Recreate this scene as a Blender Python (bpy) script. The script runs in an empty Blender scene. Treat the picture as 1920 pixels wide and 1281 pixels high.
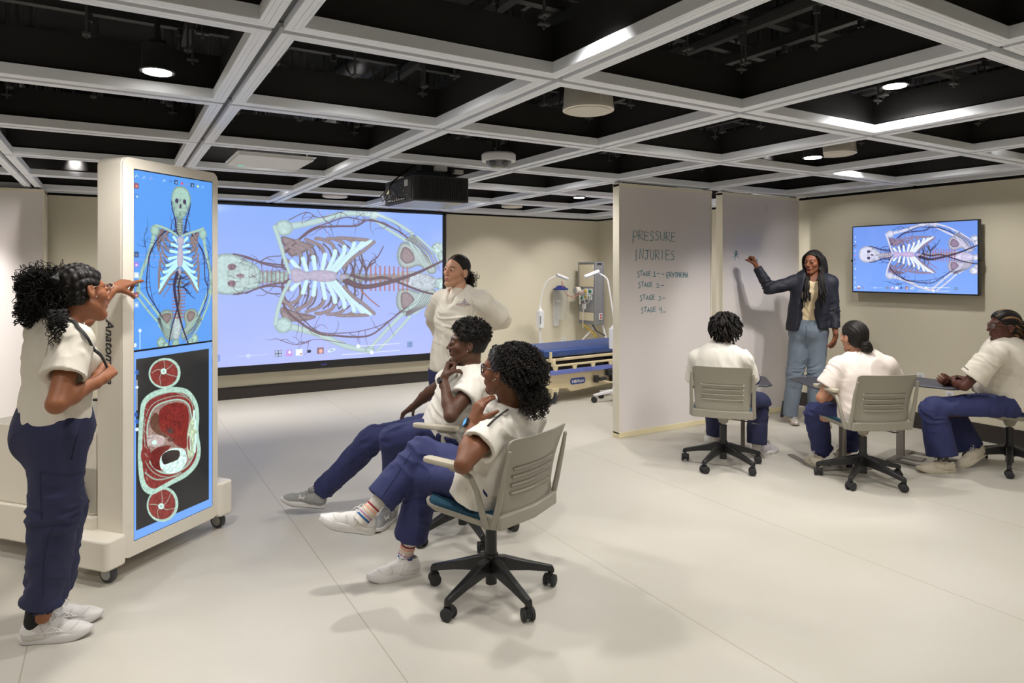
import bpy, math, random
import numpy as np
from mathutils import Matrix, Vector
random.seed(7); RNG = np.random.RandomState(7)
PI = math.pi
scene = bpy.context.scene
COL = scene.collection

# ------------------------------------------------------------------ camera model
F_PX, CXP, HYP, CAM_H = 1250.0, 960.0, 508.0, 1.58
YAW = math.atan2(748, 1250)
_c, _s = math.cos(YAW), math.sin(YAW)
FW = np.array([_s, _c, 0.0]); RT = np.array([_c, -_s, 0.0]); UP = np.array([0, 0, 1.0])
CAMP = np.array([0, 0, CAM_H])
def W(px, py, d):
    """the place that stands d metres in front of the camera under a pixel"""
    return CAMP + FW*d + RT*((px-CXP)/F_PX*d) + UP*((HYP-py)/F_PX*d)
def FL(px, py, z=0.0):
    return W(px, py, (CAM_H-z)*F_PX/(py-HYP))
def DIR(r, f, u=0.0):
    v = RT*r + FW*f + UP*u
    return v/np.linalg.norm(v)
def LIMB(parent, px, py, length, s):
    """next joint of a limb: seen at a pixel, a bone's length from its parent (s=+1 farther, -1 nearer)"""
    ray = FW + RT*((px-CXP)/F_PX) + UP*((HYP-py)/F_PX)
    oc = CAMP - parent
    a = ray@ray; b = 2*ray@oc; c = oc@oc - length**2
    disc = b*b-4*a*c
    t = (-b + s*math.sqrt(disc))/(2*a) if disc > 0 else -b/(2*a)
    return CAMP + ray*t
def nrm(v):
    v = np.asarray(v, float); return v/max(np.linalg.norm(v), 1e-9)

# ------------------------------------------------------------------ materials
def _set(b, k, v):
    if k in b.inputs: b.inputs[k].default_value = v
def c4(c): return (c[0], c[1], c[2], 1.0)
def srgb(r, g, b):
    f = lambda x: (x/255/12.92) if x/255 <= .04045 else ((x/255+.055)/1.055)**2.4
    return (f(r), f(g), f(b))
MATS = {}
def mat(name, color, rough=.5, metal=0.0, bump=0.0, bscale=200.0, var=0.0, vscale=8.0, spec=None, sss=0.0, emit=None, estr=1.0,
        trans=0.0, coat=0.0, sheen=0.0, stretch=(1, 1, 1), detail=3.0, alpha=1.0, crease=0.0):
    if name in MATS: return MATS[name]
    m = bpy.data.materials.new(name); m.use_nodes = True
    nt = m.node_tree; b = nt.nodes['Principled BSDF']
    _set(b, 'Base Color', c4(color)); _set(b, 'Roughness', rough); _set(b, 'Metallic', metal)
    if spec is not None: _set(b, 'Specular IOR Level', spec)
    if sss: _set(b, 'Subsurface Weight', sss); _set(b, 'Subsurface Radius', (.02, .008, .004)); _set(b, 'Subsurface Scale', 1.0)
    if emit: _set(b, 'Emission Color', c4(emit)); _set(b, 'Emission Strength', estr)
    if trans: _set(b, 'Transmission Weight', trans); _set(b, 'IOR', 1.3)
    if alpha < 1: _set(b, 'Alpha', alpha)
    if coat: _set(b, 'Coat Weight', coat)
    if sheen: _set(b, 'Sheen Weight', sheen)
    if bump or var or crease:
        tc = nt.nodes.new('ShaderNodeTexCoord'); mp = nt.nodes.new('ShaderNodeMapping')
        mp.inputs['Scale'].default_value = stretch
        nt.links.new(tc.outputs['Object'], mp.inputs['Vector'])
        if bump:
            n = nt.nodes.new('ShaderNodeTexNoise'); n.inputs['Scale'].default_value = bscale; n.inputs['Detail'].default_value = detail
            nt.links.new(mp.outputs[0], n.inputs['Vector'])
            bp = nt.nodes.new('ShaderNodeBump'); bp.inputs['Strength'].default_value = bump; bp.inputs['Distance'].default_value = .01
            nt.links.new(n.outputs[0], bp.inputs['Height']); nt.links.new(bp.outputs[0], b.inputs['Normal'])
            if crease:
                n3 = nt.nodes.new('ShaderNodeTexNoise'); n3.noise_type = 'RIDGED_MULTIFRACTAL'; n3.inputs['Scale'].default_value = 7; n3.inputs['Detail'].default_value = 2.5; n3.inputs['Distortion'].default_value = .6
                nt.links.new(mp.outputs[0], n3.inputs['Vector']); b3 = nt.nodes.new('ShaderNodeBump'); b3.inputs['Strength'].default_value = crease; b3.inputs['Distance'].default_value = .012
                nt.links.new(n3.outputs[0], b3.inputs['Height']); nt.links.new(bp.outputs[0], b3.inputs['Normal']); nt.links.new(b3.outputs[0], b.inputs['Normal'])
        if var:
            n = nt.nodes.new('ShaderNodeTexNoise'); n.inputs['Scale'].default_value = vscale; n.inputs['Detail'].default_value = 4
            nt.links.new(mp.outputs[0], n.inputs['Vector'])
            r = nt.nodes.new('ShaderNodeMapRange'); r.inputs[1].default_value = .3; r.inputs[2].default_value = .7
            r.inputs[3].default_value = 1-var; r.inputs[4].default_value = 1+var
            nt.links.new(n.outputs[0], r.inputs[0])
            mx = nt.nodes.new('ShaderNodeMix'); mx.data_type = 'RGBA'; mx.blend_type = 'MULTIPLY'; mx.inputs[0].default_value = 1
            mx.inputs[6].default_value = c4(color); nt.links.new(r.outputs[0], mx.inputs[7])
            nt.links.new(mx.outputs[2], b.inputs['Base Color'])
    MATS[name] = m; return m
def mat_emit_attr(name, strength):
    m = bpy.data.materials.new(name); m.use_nodes = True; nt = m.node_tree
    b = nt.nodes['Principled BSDF']; a = nt.nodes.new('ShaderNodeAttribute'); a.attribute_name = 'Col'
    _set(b, 'Base Color', (.01, .01, .01, 1)); _set(b, 'Roughness', .12)
    nt.links.new(a.outputs['Color'], b.inputs['Emission Color']); _set(b, 'Emission Strength', strength)
    try: m.cycles.emission_sampling = 'NONE'
    except Exception: pass
    return m
def mat_attr(name, rough=.55, sss=0.0, spec=.4):
    """skin / hair whose own colouring is stored per vertex"""
    m = bpy.data.materials.new(name); m.use_nodes = True; nt = m.node_tree
    b = nt.nodes['Principled BSDF']; a = nt.nodes.new('ShaderNodeAttribute'); a.attribute_name = 'Col'
    nt.links.new(a.outputs['Color'], b.inputs['Base Color']); _set(b, 'Roughness', rough); _set(b, 'Specular IOR Level', spec)
    if sss: _set(b, 'Subsurface Weight', sss); _set(b, 'Subsurface Radius', (.02, .008, .004)); _set(b, 'Subsurface Scale', 1.0)
    n = nt.nodes.new('ShaderNodeTexNoise'); n.inputs['Scale'].default_value = 350
    bp = nt.nodes.new('ShaderNodeBump'); bp.inputs['Strength'].default_value = .12; bp.inputs['Distance'].default_value = .004
    tc = nt.nodes.new('ShaderNodeTexCoord'); nt.links.new(tc.outputs['Object'], n.inputs['Vector'])
    nt.links.new(n.outputs[0], bp.inputs['Height']); nt.links.new(bp.outputs[0], b.inputs['Normal'])
    return m

# ------------------------------------------------------------------ objects
def struct(o):
    o['kind'] = 'structure'; return o
def thing(name, label, cat, loc=(0, 0, 0), rz=0.0, group=None):
    o = bpy.data.objects.new(name, None); COL.objects.link(o); o.empty_display_size = .1
    o.location = Vector([float(x) for x in loc]); o.rotation_euler = (0, 0, rz)
    o['label'] = label; o['category'] = cat
    if group: o['group'] = group
    return o
def tag(o, label, cat, group=None):
    o['label'] = label; o['category'] = cat
    if group: o['group'] = group
    return o
def mesh_obj(name, verts, faces, m, parent=None, smooth=True, angle=40, cols=None, midx=None, loc=None, bevel=0, seg=2):
    """verts in the parent's own frame; for parent None they are world coordinates"""
    me = bpy.data.meshes.new(name)
    V = np.asarray(verts, np.float64)
    if isinstance(faces, np.ndarray) and faces.ndim == 2:
        nf, k = faces.shape
        me.vertices.add(len(V)); me.vertices.foreach_set('co', V.astype(np.float32).ravel())
        me.loops.add(nf*k); me.loops.foreach_set('vertex_index', faces.astype(np.int32).ravel())
        me.polygons.add(nf); me.polygons.foreach_set('loop_start', np.arange(0, nf*k, k, dtype=np.int32))
        try: me.polygons.foreach_set('loop_total', np.full(nf, k, dtype=np.int32))
        except Exception: pass
        me.update(calc_edges=True)
    else:
        me.from_pydata([tuple(map(float, v)) for v in V], [], [tuple(int(i) for i in f) for f in faces])
        me.update()
    me.validate()
    ms = m if isinstance(m, (list, tuple)) else [m]
    for x in ms: me.materials.append(x)
    if midx is not None: me.polygons.foreach_set('material_index', np.asarray(midx, np.int32))
    if cols is not None:
        at = me.color_attributes.new('Col', 'FLOAT_COLOR', 'POINT')
        cc = np.ones((len(V), 4), np.float32); cc[:, :3] = cols; at.data.foreach_set('color', cc.ravel())
    if smooth:
        me.shade_smooth()
        if angle: me.set_sharp_from_angle(angle=math.radians(angle))
    o = bpy.data.objects.new(name, me); COL.objects.link(o)
    if parent is not None: o.parent = parent
    if loc is not None: o.location = loc
    if bevel:
        b = o.modifiers.new('bevel', 'BEVEL'); b.width = bevel; b.segments = seg; b.limit_method = 'ANGLE'; b.angle_limit = math.radians(50)
        b.harden_normals = False
    return o

def woff(parent):
    q = parent
    while q is not None:
        if q.get('_world'): return np.array(q['_world'])
        q = q.parent
    return np.zeros(3)
class MB:
    def __init__(s): s.v = []; s.f = []; s.m = []; s.n = 0; s.mi = 0
    def add(s, vs, fs, M=None):
        vs = np.asarray(vs, float)
        if M is not None:
            M = np.array(M); vs = vs@M[:3, :3].T + M[:3, 3]
        s.v.append(vs)
        for f in fs: s.f.append([i+s.n for i in f]); s.m.append(s.mi)
        s.n += len(vs); return s
    def box(s, c, size, M=None, R=None):
        x, y, z = [q/2 for q in size]
        vs = np.array([(a, b, d) for a in (-x, x) for b in (-y, y) for d in (-z, z)])
        if R is not None: vs = vs@np.array(R)[:3, :3].T
        vs = vs + np.array(c)
        return s.add(vs, [(0, 1, 3, 2), (4, 6, 7, 5), (0, 4, 5, 1), (2, 3, 7, 6), (0, 2, 6, 4), (1, 5, 7, 3)], M)
    def bar(s, a, b, w, h, upv=(0, 0, 1), w2=None, h2=None):
        """box from a to b, cross-section w (sideways) by h (along upv), may taper"""
        a = np.asarray(a, float); b = np.asarray(b, float); t = nrm(b-a); sd = nrm(np.cross(t, upv)); u = np.cross(sd, t)
        w2 = w if w2 is None else w2; h2 = h if h2 is None else h2; vs = []
        for p, ww, hh in ((a, w, h), (b, w2, h2)):
            for i, j in ((-1, -1), (1, -1), (1, 1), (-1, 1)): vs.append(p+sd*i*ww/2+u*j*hh/2)
        return s.add(vs, [(0, 1, 2, 3), (7, 6, 5, 4), (0, 4, 5, 1), (1, 5, 6, 2), (2, 6, 7, 3), (3, 7, 4, 0)])
    def prism(s, poly, h, M=None):
        n = len(poly); vs = [(x, y, 0) for x, y in poly]+[(x, y, h) for x, y in poly]
        fs = [tuple(range(n-1, -1, -1)), tuple(range(n, 2*n))]+[(i, (i+1) % n, n+(i+1) % n, n+i) for i in range(n)]
        return s.add(vs, fs, M)
    def loft(s, rings, cap=True, closed=False):
        n = len(rings[0]); vs = [p for r in rings for p in r]; fs = []
        for k in range(len(rings)-1):
            for i in range(n): fs.append((k*n+i, k*n+(i+1) % n, (k+1)*n+(i+1) % n, (k+1)*n+i))
        if cap: fs.append(tuple(range(n-1, -1, -1))); fs.append(tuple(range((len(rings)-1)*n, len(rings)*n)))
        return s.add(vs, fs)
    def tube(s, pts, r, n=8, cap=True, flat=None, upv=None):
        pts = [np.asarray(p, float) for p in pts]; R = r if hasattr(r, '__len__') else [r]*len(pts)
        rings = []; ref = None
        for i, p in enumerate(pts):
            t = nrm(pts[min(i+1, len(pts)-1)]-pts[max(i-1, 0)])
            if ref is None:
                ref = np.array(upv, float) if upv is not None else (np.array([0, 0, 1.0]) if abs(t[2]) < .9 else np.array([1.0, 0, 0]))
            a = nrm(np.cross(t, ref)); b = np.cross(a, t); ref = b if upv is None else ref
            fl = flat or 1.0
            rings.append([p+R[i]*(math.cos(q)*a+math.sin(q)*b*fl) for q in [2*PI*k/n for k in range(n)]])
        return s.loft(rings, cap)
    def cyl(s, a, b, r, n=24, r2=None, cap=True): return s.tube([a, b], [r, r if r2 is None else r2], n, cap)
    def lathe(s, prof, n=32, M=None):
        vs = []; fs = []
        for r, z in prof:
            for k in range(n): vs.append((r*math.cos(2*PI*k/n), r*math.sin(2*PI*k/n), z))
        for j in range(len(prof)-1):
            for k in range(n): fs.append((j*n+k, j*n+(k+1) % n, (j+1)*n+(k+1) % n, (j+1)*n+k))
        fs.append(tuple(range(n-1, -1, -1))); fs.append(tuple(range((len(prof)-1)*n, len(prof)*n)))
        return s.add(vs, fs, M)
    def build(s, name, m, parent=None, smooth=True, angle=35, bevel=0, seg=2):
        off = woff(parent)
        return mesh_obj(name, np.concatenate(s.v)-off, s.f, m, parent, smooth, angle, midx=s.m if isinstance(m, (list, tuple)) else None, bevel=bevel, seg=seg)
def rrect(w, h, r, n=6, cx=0, cy=0):
    out = []
    for sx, sy, a0 in ((1, 1, 0), (-1, 1, PI/2), (-1, -1, PI), (1, -1, 1.5*PI)):
        for k in range(n+1):
            a = a0+PI/2*k/n; out.append((cx+sx*(w/2-r)+r*math.cos(a), cy+sy*(h/2-r)+r*math.sin(a)))
    return out
def frameM(o, x, y, z):
    M = np.eye(4); M[:3, 0] = x; M[:3, 1] = y; M[:3, 2] = z; M[:3, 3] = o; return M
def copy_tree(o, parent=None, loc=None, rz=None, label=None):
    c = o.copy(); COL.objects.link(c)
    if parent is not None: c.parent = parent
    if loc is not None: c.location = Vector([float(x) for x in loc])
    if rz is not None: c.rotation_euler = (0, 0, rz)
    if label: c['label'] = label
    for ch in list(o.children): copy_tree(ch, c)
    return c

# ------------------------------------------------------------------ value noise
def vnoise(P, seed=0):
    P = np.asarray(P, np.float64); I = np.floor(P).astype(np.int64); Fr = P-I; Fr = Fr*Fr*(3-2*Fr)
    def h(i, j, k):
        n = (i*374761393+j*668265263+k*2147483647+seed*974634777) & 0xffffffff
        n = ((n ^ (n >> 13))*1274126177) & 0xffffffff
        return ((n ^ (n >> 16)) & 0xffff)/65535.0
    r = 0
    for a in (0, 1):
        for b in (0, 1):
            for c in (0, 1):
                w = (Fr[..., 0] if a else 1-Fr[..., 0])*(Fr[..., 1] if b else 1-Fr[..., 1])*(Fr[..., 2] if c else 1-Fr[..., 2])
                r = r+w*h(I[..., 0]+a, I[..., 1]+b, I[..., 2]+c)
    return r*2-1

# ------------------------------------------------------------------ implicit surfaces
class Prim:
    __slots__ = ('kind', 'a', 'b', 'ra', 'rb', 'R', 'k', 'op', 'fl', 'flv', 'clip')
def cone(a, b, ra, rb=None, k=.02, op='u', flv=None, fl=1.0, clip=None):
    p = Prim(); p.kind = 0; p.a = np.asarray(a, float); p.b = np.asarray(b, float); p.ra = ra; p.rb = ra if rb is None else rb
    p.k = k; p.op = op; p.flv = None if flv is None else nrm(flv); p.fl = fl; p.clip = clip or []; p.R = None; return p
def ell(c, rad, R=None, k=.02, op='u', clip=None):
    """R rows = local axes in world"""
    p = Prim(); p.kind = 1; p.a = np.asarray(c, float); p.b = np.asarray(rad, float); p.R = np.eye(3) if R is None else np.asarray(R, float)
    p.ra = p.rb = max(rad); p.k = k; p.op = op; p.clip = clip or []; p.fl = 1; p.flv = None; return p
def _bounds(p):
    if p.kind == 1: return p.a-p.ra, p.a+p.ra
    r = max(p.ra, p.rb)*max(1.0, 1/p.fl); return np.minimum(p.a, p.b)-r, np.maximum(p.a, p.b)+r
def _dist(p, X, Y, Z):
    if p.kind == 1:
        dx, dy, dz = X-p.a[0], Y-p.a[1], Z-p.a[2]; R = p.R; r = p.b
        q = [(dx*R[i, 0]+dy*R[i, 1]+dz*R[i, 2])/r[i] for i in range(3)]
        k0 = np.sqrt(q[0]**2+q[1]**2+q[2]**2)
        k1 = np.sqrt((q[0]/r[0])**2+(q[1]/r[1])**2+(q[2]/r[2])**2)+1e-9
        d = k0*(k0-1)/k1
    else:
        ba = p.b-p.a; dx, dy, dz = X-p.a[0], Y-p.a[1], Z-p.a[2]
        if p.flv is not None:
            f = p.flv; t = (dx*f[0]+dy*f[1]+dz*f[2])*(p.fl-1); dx, dy, dz = dx+t*f[0], dy+t*f[1], dz+t*f[2]
            ba = ba+f*(ba@f)*(p.fl-1)
        L = max(ba@ba, 1e-9); h = np.clip((dx*ba[0]+dy*ba[1]+dz*ba[2])/L, 0, 1)
        d = np.sqrt((dx-ba[0]*h)**2+(dy-ba[1]*h)**2+(dz-ba[2]*h)**2)-(p.ra+(p.rb-p.ra)*h)
        if p.flv is not None: d = d/math.sqrt(p.fl)
    for (pt, n) in p.clip:
        d = np.maximum(d, (X-pt[0])*n[0]+(Y-pt[1])*n[1]+(Z-pt[2])*n[2])
    return d
def field(prims, lo, hi, h, clips=(), fn=None):
    n = np.maximum(np.ceil((hi-lo)/h).astype(int)+1, 4)
    ax = [lo[i]+h*np.arange(n[i]) for i in range(3)]
    D = np.full(n, 1.0, np.float32)
    for p in prims:
        b0, b1 = _bounds(p); m = p.k+2.5*h
        i0 = [int(np.clip(np.floor((b0[i]-m-lo[i])/h), 0, n[i])) for i in range(3)]
        i1 = [int(np.clip(np.ceil((b1[i]+m-lo[i])/h)+1, 0, n[i])) for i in range(3)]
        if min(i1[i]-i0[i] for i in range(3)) <= 0: continue
        sl = tuple(slice(i0[i], i1[i]) for i in range(3))
        X = ax[0][sl[0]][:, None, None]; Y = ax[1][sl[1]][None, :, None]; Z = ax[2][sl[2]][None, None, :]
        d = _dist(p, X, Y, Z); A = D[sl]; k = max(p.k, 1e-5)
        if p.op == 'u':
            hh = np.clip(.5+.5*(A-d)/k, 0, 1); D[sl] = A*(1-hh)+d*hh-k*hh*(1-hh)
        else:
            hh = np.clip(.5-.5*(A+d)/k, 0, 1); D[sl] = A*(1-hh)-d*hh+k*hh*(1-hh)
    X = ax[0][:, None, None]; Y = ax[1][None, :, None]; Z = ax[2][None, None, :]
    for (pt, nn) in clips:
        D = np.maximum(D, ((X-pt[0])*nn[0]+(Y-pt[1])*nn[1]+(Z-pt[2])*nn[2]).astype(np.float32))
    if fn is not None: D = fn(D, X, Y, Z)
    return D
def nets(D, lo, h):
    """surface nets: quads around the zero set"""
    D = np.pad(D, 1, constant_values=1.0); lo = lo-h
    S = D < 0; nx, ny, nz = D.shape
    c = np.zeros((nx-1, ny-1, nz-1), np.int8)
    for a in (0, 1):
        for b in (0, 1):
            for d in (0, 1): c += S[a:nx-1+a, b:ny-1+b, d:nz-1+d]
    act = (c > 0) & (c < 8); I = np.argwhere(act)
    if len(I) == 0: return np.zeros((0, 3)), np.zeros((0, 4), int)
    idx = np.full(act.shape, -1, np.int64); idx[act] = np.arange(len(I))
    acc = np.zeros((len(I), 3)); cnt = np.zeros(len(I))
    cor = [(a, b, d) for a in (0, 1) for b in (0, 1) for d in (0, 1)]
    val = {q: D[I[:, 0]+q[0], I[:, 1]+q[1], I[:, 2]+q[2]] for q in cor}
    for q in cor:
        for ax in range(3):
            if q[ax]: continue
            q2 = list(q); q2[ax] = 1; q2 = tuple(q2); v0, v1 = val[q], val[q2]; m = (v0 < 0) != (v1 < 0)
            t = np.where(m, v0/np.where(m, v0-v1, 1), 0); p = np.zeros((len(I), 3)); p += q; p[:, ax] = t
            acc[m] += p[m]; cnt[m] += 1
    V = lo+h*(I+acc/cnt[:, None])
    Fs = []
    for ax in range(3):
        sl0 = [slice(1, -1)]*3; sl1 = [slice(1, -1)]*3; sl0[ax] = slice(0, -1); sl1[ax] = slice(1, None)
        a, b = S[tuple(sl0)], S[tuple(sl1)]; off = [1, 1, 1]; off[ax] = 0
        for fl, msk in ((0, a & ~b), (1, ~a & b)):
            E = np.argwhere(msk)+off
            if len(E) == 0: continue
            u, w = [(1, 2), (2, 0), (0, 1)][ax]
            def g(du, dw):
                Q = E.copy(); Q[:, u] -= du; Q[:, w] -= dw; return idx[Q[:, 0], Q[:, 1], Q[:, 2]]
            q = np.stack([g(1, 1), g(0, 1), g(0, 0), g(1, 0)], 1)
            Fs.append(q if fl == 0 else q[:, ::-1])
    Fq = np.concatenate(Fs); Fq = Fq[(Fq >= 0).all(1)]
    return V, Fq
def vnormals(V, Fq):
    n = np.cross(V[Fq[:, 2]]-V[Fq[:, 0]], V[Fq[:, 3]]-V[Fq[:, 1]]); N = np.zeros_like(V)
    for i in range(4): np.add.at(N, Fq[:, i], n)
    return N/np.maximum(np.linalg.norm(N, axis=1, keepdims=True), 1e-9)
def relax(V, Fq, it=1, f=.5):
    for _ in range(it):
        A = np.zeros_like(V); c = np.zeros(len(V))
        for i in range(4):
            for j in (1, 3): np.add.at(A, Fq[:, i], V[Fq[:, (i+j) % 4]]); np.add.at(c, Fq[:, i], 1)
        V = V*(1-f)+f*A/np.maximum(c, 1)[:, None]
    return V
def sdf_mesh(prims, h, clips=(), pad=.01, fn=None, it=1):
    B = [_bounds(p) for p in prims if p.op == 'u']
    lo = np.min([b[0] for b in B], 0)-pad-2*h; hi = np.max([b[1] for b in B], 0)+pad+2*h
    V, Fq = nets(field(prims, lo, hi, h, clips, fn), lo, h)
    if it: V = relax(V, Fq, it)
    return V, Fq
EXPOSURE = 0.15
# ------------------------------------------------------------------ what the screens show
class Img:
    def __init__(s, w, h, bg):
        s.w, s.h = w, h; s.a = np.ones((h, w, 3), np.float32)*np.array(bg, np.float32)
        s.yy, s.xx = np.mgrid[0:h, 0:w].astype(np.float32)
    def _win(s, x0, x1, y0, y1):
        return slice(max(int(y0), 0), min(int(y1)+2, s.h)), slice(max(int(x0), 0), min(int(x1)+2, s.w))
    def blend(s, sl, m, col):
        s.a[sl] = s.a[sl]*(1-m[..., None])+np.asarray(col, np.float32)*m[..., None] if np.ndim(col) == 1 else s.a[sl]*(1-m[..., None])+col*m[..., None]
    def stroke(s, pts, w0, w1=None, col=(1, 1, 1), dark=.45, rim=None, alpha=1.0):
        w1 = w0 if w1 is None else w1; pts = np.asarray(pts, float); n = len(pts)
        M = max(w0, w1)+2; sl = s._win(pts[:, 0].min()-M, pts[:, 0].max()+M, pts[:, 1].min()-M, pts[:, 1].max()+M)
        X, Y = s.xx[sl], s.yy[sl]
        if X.size == 0: return
        best = np.full(X.shape, 1e9, np.float32)
        for i in range(n-1):
            a, b = pts[i], pts[i+1]; d = b-a; L = d@d+1e-6
            t = np.clip(((X-a[0])*d[0]+(Y-a[1])*d[1])/L, 0, 1)
            ww = (w0+(w1-w0)*(i+t)/(n-1))/2
            q = np.sqrt((X-a[0]-d[0]*t)**2+(Y-a[1]-d[1]*t)**2)/np.maximum(ww, .3)
            q = (q-1)*ww; best = np.where(q < best, q, best)
        W2 = max(w0, w1)/2; m = np.clip(.5-best, 0, 1)*alpha*min(1, W2*2)
        sh = np.clip(-best/max(W2, .5), 0, 1); sh = dark+(1-dark)*np.sqrt(sh*(2-sh))
        s.blend(sl, m, np.asarray(col, np.float32)*sh[..., None])
    def smooth(s, pts, w0, w1=None, col=(1, 1, 1), closed=False, **k):
        s.stroke(curve2(pts, closed), w0, w1, col, **k)
    def poly(s, pts, col, dark=1.0, soft=1.0, smooth=True, noise=0.0, alpha=1.0):
        P = curve2(pts, True) if smooth else np.asarray(pts, float)
        sl = s._win(P[:, 0].min()-3, P[:, 0].max()+3, P[:, 1].min()-3, P[:, 1].max()+3); X, Y = s.xx[sl], s.yy[sl]
        ins = np.zeros(X.shape, bool); dd = np.full(X.shape, 1e9, np.float32)
        for i in range(len(P)):
            a, b = P[i], P[(i+1) % len(P)]
            if a[1] != b[1]:
                c = ((a[1] > Y) != (b[1] > Y)) & (X < (b[0]-a[0])*(Y-a[1])/(b[1]-a[1])+a[0]); ins ^= c
            d = b-a; t = np.clip(((X-a[0])*d[0]+(Y-a[1])*d[1])/(d@d+1e-6), 0, 1)
            dd = np.minimum(dd, (X-a[0]-d[0]*t)**2+(Y-a[1]-d[1]*t)**2)
        dd = np.sqrt(dd); m = np.clip(np.where(ins, .5+dd/soft, .5-dd/soft), 0, 1)*alpha
        sh = dark+(1-dark)*np.clip(dd/8, 0, 1) if dark < 1 else np.ones(X.shape)
        if noise:
            sh = sh*(1+noise*vnoise(np.stack([X/5, Y/5, X*0], -1))+noise*.7*vnoise(np.stack([X/2.2, Y/2.2, X*0+5], -1)))
        s.blend(sl, m, np.asarray(col, np.float32)*sh[..., None])
    def oval(s, cx, cy, rx, ry, col, ang=0, **k):
        t = np.linspace(0, 2*PI, 25)[:-1]; c, sn = math.cos(ang), math.sin(ang)
        s.poly(np.stack([cx+rx*np.cos(t)*c-ry*np.sin(t)*sn, cy+rx*np.cos(t)*sn+ry*np.sin(t)*c], 1), col, smooth=False, **k)
    def rect(s, x0, y0, x1, y1, col, alpha=1.0):
        sl = s._win(x0, x1-2, y0, y1-2); s.a[sl] = s.a[sl]*(1-alpha)+np.array(col, np.float32)*alpha
def curve2(pts, closed=False, n=6):
    P = np.asarray(pts, float); N = len(P)
    if N < 3: return P
    out = []
    for i in range(N if closed else N-1):
        p0, p1, p2, p3 = (P[(i-1) % N], P[i], P[(i+1) % N], P[(i+2) % N]) if closed else (P[max(i-1, 0)], P[i], P[i+1], P[min(i+2, N-1)])
        for k in range(n):
            t = k/n; out.append(.5*((2*p1)+(-p0+p2)*t+(2*p0-5*p1+4*p2-p3)*t*t+(-p0+3*p1-3*p2+p3)*t**3))
    if not closed: out.append(P[-1])
    return np.array(out)

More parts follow.
